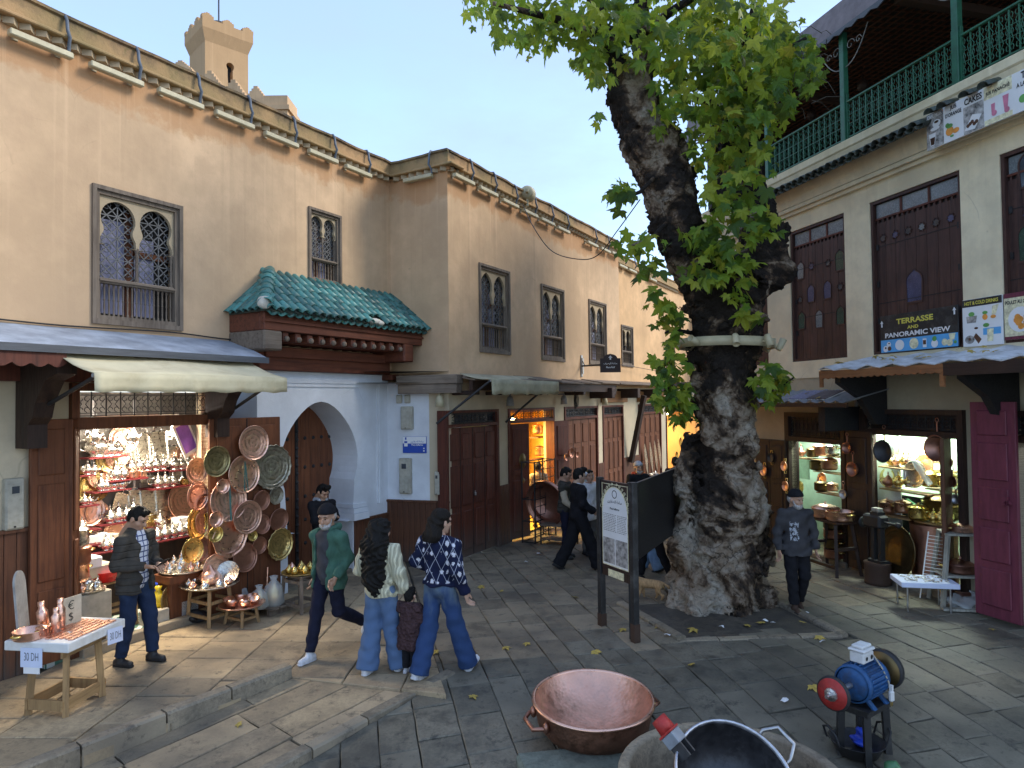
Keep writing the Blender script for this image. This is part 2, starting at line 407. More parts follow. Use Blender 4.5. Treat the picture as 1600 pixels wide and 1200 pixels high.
stone('grout',(.095,.085,.066),(.06,.055,.044),(.03,.03,.028),.2,6)
stone('earth',(.10,.085,.065),(.055,.048,.04),(.03,.028,.025),.25,6)
def metal(name,c,rough,metal_=1.0,var=.3,ham=0,sc=14,dark=None,aniso=None,engr=0):
    t=NT(name);v=t.map();n=t.noise(v,sc,5,.6)
    col=t.ramp(n,(.3,tuple(x*(1-var) for x in c)),(.7,tuple(min(1,x*(1+var*.6)) for x in c)))
    col=t.mix(t.math('MULTIPLY',t.rnd(),.2),col,tuple(x*.6 for x in c))
    if dark:col=t.mix(t.ramp(t.noise(v,3.5,6,.7),(.48,0.),(.72,.85)),col,dark)
    t.put('Metallic',metal_);t.put('Roughness',t.ramp(n,(.3,max(.02,rough-.08)),(.7,rough+.12)))
    h=t.noise(v,30,3);b=t.bump(h,.12,.003)
    if ham:b=t.bump(t.vor(v,ham,'SMOOTH_F1'),.55,.006,b)
    if engr:
        ra=t.wave(v,engr,3.5,3,'RINGS','Y');e=t.vor(v,engr*6,'F1');col=t.mix(t.ramp(t.math('ADD',t.math('MULTIPLY',ra,.6),t.math('MULTIPLY',e,.7)),(.40,.5),(.5,0.)),col,tuple(x*.45 for x in c));t.bump(t.math('ADD',ra,e),.35,.004,b)
    t.put('Base Color',col);return t.done(name)
metal('copper',(.93,.56,.42),.30,var=.15);metal('copper_engraved',(.92,.57,.44),.36,var=.15,engr=5)
metal('copper_dark',(.50,.26,.19),.40,dark=(.22,.11,.08));metal('copper_bowl_in',(.84,.50,.38),.46,ham=34,dark=(.62,.36,.27));metal('copper_bowl_out',(.32,.165,.11),.55,dark=(.13,.075,.055),ham=40)
metal('brass',(.78,.58,.20),.28);metal('brass_engraved',(.72,.56,.24),.33,engr=6);metal('brass_old',(.42,.36,.19),.38,engr=5);metal('brass_dark',(.22,.16,.075),.42,dark=(.08,.06,.035))
metal('silver',(.92,.89,.82),.24);metal('silver_engraved',(.84,.79,.68),.30,engr=7);metal('tin_engraved',(.46,.44,.36),.4,engr=5)
metal('steel',(.50,.50,.50),.35);metal('steel_dark',(.085,.085,.09),.5,.7);metal('iron',(.030,.030,.032),.55,.3);metal('pan_inside',(.060,.060,.066),.50,.75,dark=(.12,.12,.125));metal('pan_rim',(.55,.57,.62),.42)
metal('rusty',(.085,.050,.034),.8,.3,dark=(.07,.04,.03));metal('zinc',(.30,.33,.37),.55,.35,dark=(.18,.2,.23));metal('gilt',(.62,.40,.10),.4)
plain('black_paint',(.018,.018,.019),.45,spec=.5,dirt=(.10,.10,.095));plain('black_panel',(.008,.008,.009),.5,bump=.03);plain('black',(.012,.012,.013),.7)
plain('black_rubber',(.02,.02,.022),.6);plain('grey_plastic',(.42,.40,.33),.55,dirt=(.25,.22,.16));plain('white_plastic',(.68,.68,.67),.5,var=.12,dirt=(.45,.44,.40))
plain('lamp_paint',(.50,.44,.28),.5,var=.12,dirt=(.35,.31,.2));plain('conduit',(.10,.12,.15),.6);plain('cable',(.012,.012,.013),.6)
plain('canvas',(.62,.55,.36),.95,var=.12,sc=3,bump=.25,fine=140,dirt=(.42,.35,.2));plain('canvas_dirty',(.44,.41,.28),.95,var=.25,sc=3,bump=.25,fine=140,dirt=(.22,.19,.12))
plain('paper_white',(.80,.80,.80),.8,var=.05);plain('paper_blue',(.62,.68,.85),.8,var=.05);plain('cardboard',(.50,.44,.34),.9);plain('white_paint',(.74,.74,.72),.5,var=.06,dirt=(.5,.48,.42))
plain('red_cloth',(.12,.005,.010),.8,var=.2);plain('red_paint',(.42,.030,.025),.55,sc=12,bump=.4,dirt=(.16,.03,.03));plain('blue_paint',(.014,.080,.22),.6,var=.35,sc=14,bump=.4,dirt=(.03,.035,.045));plain('pink_paint',(.15,.028,.050),.55,var=.25,stretch=(4,4,.6),dirt=(.11,.02,.035))
plain('green_paint',(.018,.115,.062),.45,dirt=(.015,.055,.035));plain('turq_paint',(.45,.68,.58),.6);plain('blue_sign',(.015,.07,.40),.35,var=.05);plain('brown_sign',(.030,.014,.013),.45,var=.1)
plain('white_sign',(.78,.79,.80),.4,var=.04);plain('grey_paint',(.28,.28,.27),.6,dirt=(.1,.09,.08));plain('yellow_plastic',(.75,.55,.02),.4);plain('yellow_print',(.70,.62,.10),.5,var=.05);plain('blue_print',(.10,.38,.72),.5,var=.08)
plain('blue_plastic',(.02,.06,.5),.4);plain('red_plastic',(.7,.02,.02),.35);plain('green_plastic',(.07,.20,.09),.35,bump=.6,fine=14);plain('purple_print',(.25,.10,.5),.6,var=.5,sc=3)
plain('dark_room',(.035,.030,.026),.9);plain('shop_wall',(.30,.28,.25),.8);plain('shop_dark',(.16,.145,.13),.6);plain('shop_yellow',(.75,.50,.12),.8,var=.15);plain('shop_green',(.55,.68,.55),.7,var=.12)
plain('roof_grey',(.075,.082,.095),.6,var=.25,stretch=(.4,4,4));plain('roof_felt',(.30,.34,.40),.75,var=.35,sc=3,dirt=(.20,.22,.25));plain('mauve_roof',(.17,.14,.145),.8);plain('curtain',(.28,.28,.40),.8,stretch=(9,9,.4),sc=2,var=.3)
plain('photo_grey',(.30,.29,.28),.5,var=.9,sc=14);plain('fruit_orange',(.75,.30,.05),.5);plain('fruit_green',(.12,.33,.08),.5);plain('cup_brown',(.10,.04,.02),.5);plain('dish_cream',(.75,.68,.45),.5,var=.4,sc=20);plain('drink_pink',(.6,.2,.3),.5)
def glass_clear(name,c=(.8,.85,.85),rough=.15,alpha=.35):
    t=NT(name);t.set(Base_Color=c,Roughness=rough,Alpha=alpha,Specular_IOR_Level=.8);t.bump(t.noise(t.map(),25,4,.7),.6,.01);return t.done(name)
glass_clear('plastic_film');plain('glass_dark',(.045,.055,.07),.12,var=.3,bump=.02,spec=.8);plain('glass_blue',(.06,.065,.13),.2,bump=.03,spec=.7);plain('glass_green',(.035,.07,.05),.2,bump=.03,spec=.7);plain('glass_grey',(.16,.18,.19),.25,spec=.7)
def emit(name,c,s):
    t=NT(name);t.set(Base_Color=c,Emission_Color=c);t.put('Emission Strength',s);return t.done(name)
emit('tube_light',(1,.95,.88),14);emit('bulb_warm',(1,.78,.35),30);emit('bulb_cool',(.85,1,.9),12)
def tile(name,c,c2):
    t=NT(name);v=t.map();n=t.noise(v,9,5,.65);oi=t.rnd();col=t.ramp(t.math('ADD',t.math('MULTIPLY',n,.6),t.math('MULTIPLY',oi,.4)),(.25,c2),(.5,c),(.78,tuple(min(1,x*1.9) for x in c)))
    col=t.mix(t.ramp(t.noise(t.geo(),9,6,.75),(.53,0.),(.68,.75)),col,(.16,.17,.13));t.put('Base Color',col);t.put('Roughness',t.ramp(n,(.3,.28),(.7,.6)));t.bump(n,.3,.01);return t.done(name)
tile('tile_green',(.045,.165,.150),(.016,.080,.078));tile('tile_dark',(.035,.05,.04),(.02,.025,.022));plain('mortar',(.62,.58,.50),.95)
def chevron():
    t=NT('chevron');x=t.sep(t.map());z=t.math('PINGPONG',x[0],.16);f=t.math('FRACT',t.math('MULTIPLY',t.math('ADD',x[1],z),6.5))
    t.put('Base Color',t.ramp(f,(0,(.72,.74,.68)),(.55,(.10,.22,.16)),const=True));t.put('Roughness',.4);return t.done('chevron')
chevron()
plain('grille_paint',(.13,.13,.13),.5)
# ---------------------------------------------------------------- lettering, turned into flat meshes (unit height, centred)
_AR1='\uFEB3\uFE8E\uFEA3\uFE94 \uFE8D\uFEDF\uFEBC\uFED4\uFE8E\uFEAD\uFEF3\uFEE6'[::-1]
_AR2='\uFEB3\uFE8E\uFEA3\uFE94 \uFE8D\uFEDF\uFEAE\uFEBB\uFEF4\uFED2'[::-1]
TXT={k:[k,.03] for k in ('TERRASSE','AND','PANORAMIC VIEW','HOT & COLD DRINKS','POULET AU CITRON','CAFE NOIR','JUS',"D'ORANGE",'CAKES','JUS PANACHÈ','THE','A LA MENTHE','Place Seffarine','Place Rcif')}
TXT['ar1']=[_AR1,.015];TXT['ar2']=[_AR2,.015];TXT['30DH']=['30 DH',-.012];TXT['e']=['€',-.01];TXT['d']=['$',-.01]
_tmp=[]
for k,(s,off) in TXT.items():
    cu=bpy.data.curves.new('t','FONT');cu.body=s;cu.offset=off;cu.align_x='CENTER';cu.align_y='CENTER';cu.resolution_u=3
    o=bpy.data.objects.new('t',cu);COL.objects.link(o);_tmp.append((k,o))
_dg=bpy.context.evaluated_depsgraph_get();LET={}
for k,o in _tmp:
    me=bpy.data.meshes.new_from_object(o.evaluated_get(_dg));xs_=[v.co.x for v in me.vertices] or [0];ys_=[v.co.y for v in me.vertices] or [0]
    LET[k]=([(v.co.x-(min(xs_)+max(xs_))/2,v.co.y-(min(ys_)+max(ys_))/2) for v in me.vertices],[tuple(p.vertices) for p in me.polygons],max(xs_)-min(xs_),max(ys_)-min(ys_))
for k,o in _tmp:bpy.data.objects.remove(o)
def letters(mb,key,cx,cz,w=None,h=None,y=0.0):
    v,f,W_,H_=LET[key]
    if not v: return mb
    sx=w/W_ if w else h/H_;sz=h/H_ if h else sx
    return mb.add([(cx+x*sx,y,cz+z*sz) for x,z in v],f)
def disc(mb,cx,cz,r,y,n=18,sz=1.0): return mb.add([(cx+r*math.cos(2*PI*i/n),y,cz+r*sz*math.sin(2*PI*i/n)) for i in range(n)],[tuple(range(n))])
def poly(mb,pts,y): return mb.add([(x,y,z) for x,z in pts],[tuple(range(len(pts)))])
# ---------------------------------------------------------------- ground and paving
K1a,K1b=G(78,1199),G(458,1058);k1d=(K1b-K1a).normalized()
def zs(x,y): return -.067*max(0,7.5-y)
def zp(x,y):t=max(0,7.6-y);return -.14*t*t/(t+.5)
K2a,K2b=G(442,1198,zs),G(690,1064,zs);k2d=Vector((K2b.x-K2a.x,K2b.y-K2a.y,0)).normalized()
B2=G(640,900)
def side(p,a,d): return d.x*(p.y-a.y)-d.y*(p.x-a.x)
bd=Vector((B2.x-K2b.x,B2.y-K2b.y,0)).normalized()
TB=[G(972,944),G(1066,1000),G(1314,991),G(1207,938)]
def in_poly(p,P): return all((b.x-a.x)*(p.y-a.y)-(b.y-a.y)*(p.x-a.x)>0 for a,b in zip(P,P[1:]+P[:1]))
def region(x,y):
    p=Vector((x,y,0))
    if y<K2b.y:
        if side(p,K2a,k2d)<0: return 'plaza'
        return 'left' if side(p,K1a,k1d)>0 else 'strip'
    return 'left' if side(p,K2b,bd)>0 else 'plaza'
ZF={'left': lambda x,y:0.0,'strip':zs,'plaza':zp}
def zground(x,y): return ZF[region(x,y)](x,y)
xs=[-400,-60,-20]+[-12+.3*i for i in range(81)]+[20,60,400];ys=[-60,-5,1,3]+[4+.3*i for i in range(60)]+[30,60,400]
g=MB();V=[]
for y in ys:
    for x in xs:V.append((x,y,min(zground(x+a,y+b) for a in (-.35,0,.35) for b in (-.3,0,.3))-.03))
nx=len(xs);g.add(V,[(j*nx+i,j*nx+i+1,(j+1)*nx+i+1,(j+1)*nx+i) for j in range(len(ys)-1) for i in range(nx-1)])
ground=struct('ground',g,M('grout'))
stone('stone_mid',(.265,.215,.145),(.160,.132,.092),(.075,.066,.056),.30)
def clip(P,a,d,keep_left=True):
    out=[];f=[(side(p,a,d))*(1 if keep_left else -1) for p in P]
    for i in range(len(P)):
        j=(i+1)%len(P)
        if f[i]>=0:out.append(P[i])
        if (f[i]>=0)!=(f[j]>=0):out.append(P[i].lerp(P[j],f[i]/(f[i]-f[j])))
    return out
def slab_mb(P,zf,th,mb,ctr=None,ch=.008):
    P=[p for i,p in enumerate(P) if (p-P[i-1]).length>.03]
    if len(P)<3: return False
    Q=[]
    for i,p in enumerate(P):
        q=P[(i+1)%len(P)];d_=q-p;Q.append(p)
        if d_.length>.2:
            for f in (.33,.68):Q.append(p+d_*(f+random.uniform(-.1,.1))+Vector((-d_.y,d_.x,0)).normalized()*random.uniform(-.002,.006))
    P=Q
    c=sum(P,Vector())/len(P);dz=random.uniform(-.005,.005);tx,ty=random.uniform(-.008,.008),random.uniform(-.008,.008)
    o=ctr or Vector()
    def Z(p): return zf(p.x,p.y)+dz+(p.x-c.x)*tx+(p.y-c.y)*ty
    top=[p+(c-p).normalized()*min(ch*1.4,(c-p).length*.3) for p in P]
    V=[Vector((p.x,p.y,Z(p)))-o for p in top]+[Vector((p.x,p.y,Z(p)-ch))-o for p in P]+[Vector((p.x,p.y,Z(p)-th))-o for p in P];n=len(P)
    mb.add(V,[tuple(range(n))]+[(i,i+n,(i+1)%n+n,(i+1)%n)[::-1] for i in range(n)]+[(i+n,i+2*n,(i+1)%n+2*n,(i+1)%n+n)[::-1] for i in range(n)]);return True
def pave(root,pname,org,d,wr,lr,su,sv,filt,zf,mat_fn,gap=.008,th=.1,maxn=295,jit=.02):
    d=d.normalized();e=Vector((d.y,-d.x,0));rs=random.Random(len(pname)*13+int(org.x*7));cells=[]
    u=su[0]
    while u<su[1]:
        wd=rs.uniform(*wr);v=sv[0]-rs.uniform(0,lr[1])
        while v<sv[1]:
            L=rs.uniform(*lr);q=[]
            if rs.random()<.06 and wd>.4:parts_=[(u,u+wd*.5,v,v+L),(u+wd*.5,u+wd,v,v+L)]
            else:parts_=[(u,u+wd,v,v+L)]
            for a,b,c0,c1 in parts_:
                j= lambda:rs.uniform(-jit,jit)*.5
                q=[org+e*(a+gap/2+j()*.3)+d*(c0+gap/2+j()),org+e*(b-gap/2+j()*.3)+d*(c0+gap/2+j()),org+e*(b-gap/2+j()*.3)+d*(c1-gap/2+j()),org+e*(a+gap/2+j()*.3)+d*(c1-gap/2+j())]
                q=filt(q)
                if q and len(q)>=3:
                    c=sum(q,Vector())/len(q);pr=c-OC
                    if pr.y>.5:
                        X=pr.x/pr.y*FPX
                        if abs(X)<900 and c.y<30:cells.append((c.length,c,q))
            v+=L
        u+=wd
    cells.sort(key=lambda t:t[0]);rest={}
    for i,(dist,c,q) in enumerate(cells):
        m=mat_fn(c,rs)
        if i<maxn:
            mb=MB();o=Vector((c.x,c.y,zf(c.x,c.y)))
            if slab_mb(q,zf,th,mb,o):obj('paving_slab',mb,M(m),root,T(o))
        else:slab_mb(q,zf,th,rest.setdefault(m,MB()))
    for m,mb in rest.items():o=obj('distant_paving_slabs',mb,M(m),root);o['kind']='stuff'
def base_patch(name,pts,z,mat_): return struct(name,MB().add([(p.x,p.y,z) for p in pts],[tuple(range(len(pts)))]),M(mat_))
K1e=K1a-k1d*2.5;K2e=K2a-k2d*2
cross=Vector((1.25,-.35,0)).normalized()
lp=base_patch('shop_pavement',[Vector((-11,3,0)),Vector((-6,3,0)),K1b-k1d*1.0+Vector((-.9,0,0)),Vector((K2b.x-1.6,K2b.y+.8,0)),Vector((K2b.x-.6,K2b.y+1.2,0)),B2+Vector((-.1,0,0)),W2.w(0,0,0),W1.w(0,-1.5,0),W1.w(-9,-1.5,0)],-.024,'grout')
def f_left(q):
    c=sum(q,Vector())/4
    if W1.y.dot(c-W1.o)>.25 and not side(c,Vector((-2.3,12.2,0)),Vector((1,.1,0)))>0: return None
    if side(c,K1a,k1d)<0:q=clip(q,K1b,cross)
    elif side(c,K1b,cross)<0:q=clip(q,K1a,k1d)
    q=clip(q,K2b,bd) if q else None
    return q
pave(lp,'left',Vector((-11,3,0)),Vector((.04,1,0)),(.62,.80),(.42,.62),(0,12),(0,10),f_left,ZF['left'],lambda c,r:'stone_warm' if r.random()<.85 else 'stone_strip')
sp=base_patch('stepped_pavement',[K1e,K2e,K2b,K1b],-.19,'grout')
def f_strip(q):
    q=clip(q,K1a,k1d,False);q=clip(q,K2a,k2d) if q else q
    q=clip(q,K1b,cross,False) if q else q
    return q
pave(sp,'strip',K1e,k1d,(.30,.40),(.9,1.25),(-.1,3.0),(0,6.5),f_strip,zs,lambda c,r:'stone_strip' if r.random()<.8 else 'stone_warm',th=.16,gap=.014)
pz=base_patch('plaza',[Vector((1.5,9.6,0)),Vector((6,9.6,0)),Vector((6,12,0)),Vector((1.5,14,0))],-.034,'grout')
eR=Vector((-.24,1,0))
def f_plaza(q):
    c=sum(q,Vector())/4
    if in_poly(c,TB): return None
    if RB.y.dot(c-RB.o)>.35 or W2.y.dot(c-W2.o)>.3: return None
    if c.y<K2b.y:q=clip(q,K2a+Vector((.0,0,0)),k2d,False)
    else:q=clip(q,K2b,bd,False)
    return q
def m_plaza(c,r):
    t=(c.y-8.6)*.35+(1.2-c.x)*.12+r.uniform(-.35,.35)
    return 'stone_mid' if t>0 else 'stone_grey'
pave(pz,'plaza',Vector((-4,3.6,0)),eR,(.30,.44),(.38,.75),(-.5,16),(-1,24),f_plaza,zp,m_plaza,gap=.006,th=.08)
def kerb(root,a,d,L,zt0,zt1,w,dep,n,mat_='stone_kerb'):
    e=Vector((-d.y,d.x,0));t=0
    for i in range(n):
        l=L/n*random.uniform(.93,1.07);c0=a+d*(t+.008);c1=a+d*(t+l-.010);z0=zt0+(zt1-zt0)*t/L;z1=zt0+(zt1-zt0)*(t+l)/L;t+=l
        mb=MB();mid=(c0+c1)/2;b=.018;V=[]
        for c,z,sg in ((c0,z0,1),(c1,z1,-1)):
            for off,zz in ((0,z-dep),(0,z-b),(b,z),(w-b,z),(w,z-b),(w,z-dep)):V.append(Vector((c.x,c.y,0))+e*off+Vector((0,0,zz+random.uniform(-.004,.004)))-Vector((mid.x,mid.y,z0)))
        mb.add(V,[(0,1,2,3,4,5),(11,10,9,8,7,6)]+[(i2,i2+6,(i2+1)%6+6,(i2+1)%6) for i2 in range(6)])
        obj('kerb_stone',mb,M(mat_),root,T((mid.x,mid.y,z0)))
L1=(K1b-K1e).length;kerb(lp,K1e,k1d,L1,.015,.13,.15,.34,7)
L2=(K2b-K2e).length;kerb(sp,Vector((K2e.x,K2e.y,0)),k2d,L2+.2,zs(0,K2e.y)+.02,.012,.15,.4,7)
bed=struct('tree_bed',MB().add([(p.x,p.y,-.012) for p in TB],[(0,1,2,3)]),M('earth'))
for (a,b),n in zip(((TB[0],TB[1]),(TB[1],TB[2]),(TB[2],TB[3])),(3,4,3)):
    d=(b-a).normalized();kerb(bed,a-d*.05+Vector((d.y,-d.x,0))*.07,d,(b-a).length+.05,.035 if n==3 else .012,.05 if n==3 else .012,.13,.2,n)
# ---------------------------------------------------------------- left building
PZ,CZ=7.56,7.20
def wall_grid(mb,s0,s1,z0,z1,holes,y0=0.0,th=.4):
    xs_=sorted({s0,s1,*[h[0] for h in holes],*[h[1] for h in holes]});zs_=sorted({z0,z1,*[h[2] for h in holes],*[h[3] for h in holes]})
    xs_=[x for x in xs_ if s0<=x<=s1];zs_=[z for z in zs_ if z0<=z<=z1]
    for a,b in zip(xs_,xs_[1:]):
        run=None
        for c,d in zip(zs_,zs_[1:]):
            hole=any(h[0]<(a+b)/2<h[1] and h[2]<(c+d)/2<h[3] for h in holes)
            if hole:
                if run:mb.box(a,b,y0,y0+th,run[0],run[1]);run=None
            else:run=(run[0],d) if run else (c,d)
        if run:mb.box(a,b,y0,y0+th,run[0],run[1])
    return mb
building=thing('medina_building','long peach plaster building with carved wooden windows and shop doors','building',T(W1.w(0,0,0)))
def polar(poly,c,ang):
    dx,dz=math.cos(ang),math.sin(ang);best=None
    for (x0,z0),(x1,z1) in zip(poly,poly[1:]+poly[:1]):
        ex,ez=x1-x0,z1-z0;den=dx*ez-dz*ex
        if abs(den)<1e-9:continue
        t=((x0-c[0])*ez-(z0-c[1])*ex)/den;u=((x0-c[0])*dz-(z0-c[1])*dx)/den
        if t>1e-6 and -1e-6<=u<=1+1e-6:best=t if best is None else max(best,t)
    return (c[0]+dx*(best or 0),c[1]+dz*(best or 0))
def holed(mb,poly,rect,y,d,n=44,m=None):
    x0,x1,z0,z1=rect;c=(sum(p[0] for p in poly)/len(poly),sum(p[1] for p in poly)/len(poly));R4=[(x0,z0),(x1,z0),(x1,z1),(x0,z1)]
    an=sorted([2*PI*i/n-PI for i in range(n)]+[math.atan2(z-c[1],x-c[0]) for x,z in R4])
    I=[polar(poly,c,a) for a in an];O=[polar(R4,c,a) for a in an]
    mb.ring(I,O,d,(m or Matrix())@T((0,y,0)))
    return I
def horseshoe(cx,zc,r,zb,w=None,point=0.0,n=14,a0=-32):
    w=w or r*.86;P=[(cx+w,zb)];A=R(a0)
    for i in range(n+1):
        a=A+(PI-2*A)*i/n;z=zc+r*math.sin(a)+(point*max(0,math.sin(a))**6)
        P.append((cx+r*math.cos(a),z))
    if abs(P[1][0]-(cx+w))>.004:P.insert(1,(cx+w,P[1][1]-.06));P.append((cx-w,P[-1][1]-.06))
    P.append((cx-w,zb));return P
def window(fr,x0,x1,z0,z1,nb,curtain=True,out=0.0,arch_pt=0.0,far=False):
    W_,H_=x1-x0,z1-z0;m=fr.at(x0,out,z0);f=min(.09,W_*.1)
    fm=MB()
    for k,(wd,yy) in enumerate(((f*.55,-.035),(f,.0))):
        o=f*.0 if k==0 else f*.55
        a,b,c,d=o,W_-o,o*1.0,H_-o;t=f*.55 if k==0 else f*.55
        fm.box(a,b,yy,.12,c,c+t*1.3);fm.box(a,b,yy,.12,d-t,d);fm.box(a,a+t,yy+.001,.119,c+t*1.3,d-t);fm.box(b-t,b,yy+.001,.119,c+t*1.3,d-t)
    win=part('window',fm,M('wood_grey'),building,m)
    i0,i1,zi0,zi1=f*1.1,W_-f*1.1,f*1.26,H_-f*1.1;rail=zi0+(zi1-zi0)*(.29 if not far else .33);rh=f*.75
    obj('rail',MB().box(i0,i1,.01,.10,rail-rh*.5,rail+rh*.5,bev=.01).box(i0,i1,-.012,.09,rail-rh*.12,rail+rh*.16),M('wood_grey_x'),win)
    ap=MB();cx=(i0+i1)/2;hw=(i1-i0)/2
    for sgn in (0,1):
        a,b=(i0,cx) if sgn==0 else (cx,i1);r=hw*.445;zc=zi1-r-hw*.09-arch_pt;zz=zc-r*1.55
        P=[((a+b)/2+r*.78,zz),((a+b)/2+r*.95,zz+.0),((a+b)/2+r*.95,zz+r*.30),((a+b)/2+r*.8,zz+r*.42)]
        P=[(b-.022,zz),(b-.022,zz+r*.1),((a+b)/2+r*1.02,zz+r*.22),((a+b)/2+r*1.0,zz+r*.5),((a+b)/2+r*.82,zz+r*.72)]
        A=R(-34)
        for i in range(15):
            t=A+(PI-2*A)*i/14;P.append(((a+b)/2+r*math.cos(t),zc+r*math.sin(t)+arch_pt*max(0,math.sin(t))**8))
        P+=[((a+b)/2-r*.82,zz+r*.72),((a+b)/2-r*1.0,zz+r*.5),((a+b)/2-r*1.02,zz+r*.22),(a+.022,zz+r*.1),(a+.022,zz)]
        holed(ap,P,(a,b,zz,zi1),.035,.05,36)
    obj('arch_panel',ap,M('plaster_low'),win)
    cols=[cx] if far else [cx,i1-.02]
    for c in cols:
        rr=.016 if W_>.8 else .012
        obj('column',MB().lathe([(rr*1.5,rail+rh*.5),(rr*1.5,rail+rh*.5+.05),(rr,rail+rh*.5+.07),(rr*.9,zz-.1),(rr*1.4,zz-.07),(rr,zz-.05),(rr*1.9,zz),(rr*1.9,zz+.02)],10,T((c,.06,0))),M('wood_grey'),win)
    gm=MB();st=W_*.115 if not far else W_*.16;zt=zi1-.03;zb=rail+rh*.3;t=.006 if not far else .005
    def seg(ax,az,bx,bz):
        dx,dz=bx-ax,bz-az;t0,t1=0.,1.
        for p,q in ((-dx,ax-i0),(dx,i1-ax),(-dz,az-zb),(dz,zt-az)):
            if abs(p)<1e-9:
                if q<0: return
            elif p<0:t0=max(t0,q/p)
            else:t1=min(t1,q/p)
        if t1-t0>.01:gm.bar((ax+dx*t0,.105,az+dz*t0),(ax+dx*t1,.105,az+dz*t1),t*2,t*2,(0,1,0))
    k=-30
    while k<60:
        o=i0+k*st
        seg(o,zb,o+3,zb+3);seg(o,zb,o-3,zb+3)
        if k%2==0 and k>=0 and o<i1:seg(o,zb,o,zt)
        if k>=0 and k%2==0:seg(i0,zb+k*st,i1,zb+k*st)
        k+=1
    if not far:
        z=zb+st
        while z<zt:
            x=i0+st
            while x<i1:gm.tube([(x+st*.42*math.cos(q*PI/4),.108,z+st*.42*math.sin(q*PI/4)) for q in range(8)],t*.9,4,closed=True,smooth=False);x+=st*2
            z+=st*2
    obj('grille',gm,M('iron' if far else 'grille_paint'),win)
    br=min(.016,(i1-i0)/nb*.30);bh=rail-rh*.5-zi0
    bm=MB().lathe([(br*.9,0),(br*.9,bh*.08),(br*.5,bh*.12),(br*.75,bh*.3),(br*.55,bh*.46),(br*1.0,bh*.5),(br*.55,bh*.54),(br*.75,bh*.7),(br*.5,bh*.88),(br*.9,bh*.92),(br*.9,bh)],8).mesh('baluster',M('wood_grey'))
    for i in range(nb):obj('baluster',bm,None,win,T((i0+(i1-i0)*(i+.5)/nb,.06,zi0)))
    bk=MB().box(0.02,W_-.02,.26,.28,.02,H_-.02);obj('recess',bk,M('dark_room'),win)
    if curtain:
        obj('curtain',MB().box(i0+(i1-i0)*.12,i0+(i1-i0)*.42,.20,.21,zi0+.05,zi1-.25).box(i0+(i1-i0)*.55,i0+(i1-i0)*.82,.20,.21,zi0+.05,zi1-.42),M('curtain'),win)
        obj('inner_post',MB().box(i0+(i1-i0)*.42,i0+(i1-i0)*.52,.17,.22,zi0,zi1-.1).box(i0+(i1-i0)*.54,i1,.165,.2,zi0+bh+.42,zi0+bh+.50),M('wood_warm'),win)
    return win
def hole_of(x0,x1,z0,z1): return (x0+.03,x1-.03,z0+.03,z1-.03)
wa0,zt=W1.px(143,286);wa1,_=W1.px(284,322);_,zb=W1.px(142.5,505)
winA=(wa0,wa1,zb,zt)
wb0,zt=W1.px(481,322);wb1,_=W1.px(532,339);_,zb=W1.px(483,440);winB=(wb0,wb1,zb,zt)
def w2(p0,p1,pt,pb):a,z1=W2.px(p0,pt);b,_=W2.px(p1,pt);_,z0=W2.px(p0,pb);return (a,b,z0,z1)
winC=[w2(747.5,795,410,550),w2(844.5,880,443,562),w2(919,946,467,569),]
W3S=W2.px(966,400)[0]
def w3(p0,p1,pt,pb):a,z1=W2.px(p0,pt,-.12);b,_=W2.px(p1,pt,-.12);_,z0=W2.px(p0,pb,-.12);return (a,b,z0,z1)
winD=[w3(970,988,507,572),w3(1040,1053,531,582)]
FZ=3.30
up1=wall_grid(MB(),-9.5,0,FZ,CZ,[hole_of(*winA),hole_of(*winB)])
part('wall',up1,M('plaster'),building,W1.m)
part('wall',MB().box(0,1.352,0,.4,FZ,CZ),M('plaster'),building,JT.m)
part('wall',wall_grid(MB(),0,W3S,FZ,CZ,[hole_of(*q) for q in winC]),M('plaster'),building,W2.m)
part('wall',wall_grid(MB(),W3S,24,FZ,6.92,[hole_of(*q) for q in winD],.12),M('plaster_far'),building,W2.m)
window(W1,*winA,17);window(W1,*winB,9)
for q in winC:window(W2,*q,13,arch_pt=.05)
for q in winD:window(W2,*q,9,curtain=False,out=-.12,far=True)
def parapet(fr,s0,s1,y0=0.0,dz=0.0,c0=0,c1=0):
    mb=MB();n=max(2,int((s1-s0)/.25));V=[]
    for i in range(n+1):
        s=s0+(s1-s0)*i/n;zt=PZ+dz+.03*noise.noise(Vector((s*1.3,fr.o.x,0)))+.015*noise.noise(Vector((s*5,3,1)))
        f0=-.055;V+=[(s,f0+y0,CZ+.10+dz),(s,f0+y0,zt-.05),(s,f0+y0-.03,zt-.035),(s,f0+y0-.03,zt),(s,y0+.32,zt+.01),(s,y0+.32,CZ+.10+dz)]
    Fc=[]
    for i in range(n):
        for k in range(6):Fc.append((i*6+k,(i+1)*6+k,(i+1)*6+(k+1)%6,i*6+(k+1)%6)[::-1])
    mb.add(V,Fc);mb.add(V[:6],[(0,1,2,3,4,5)]);mb.add(V[-6:],[(5,4,3,2,1,0)])
    p=part('parapet',mb,M('parapet'),building,fr.m)
    part('ledge',MB().box(s0-c0,s1+c1,y0-.13,y0+.30,CZ+.055+dz,CZ+.10+dz,bev=.012),M('parapet'),building,fr.m)
    part('wall_plate',MB().box(s0,s1,y0-.02,y0+.3,CZ+dz,CZ+.055+dz),M('plaster'),building,fr.m)
    return p
tooth=MB().box(-.055,.055,-.055,.055,-.036,.036,RZ(PI/4)).mesh('cornice_brick',M('plaster_low'))
tooth_obj=0
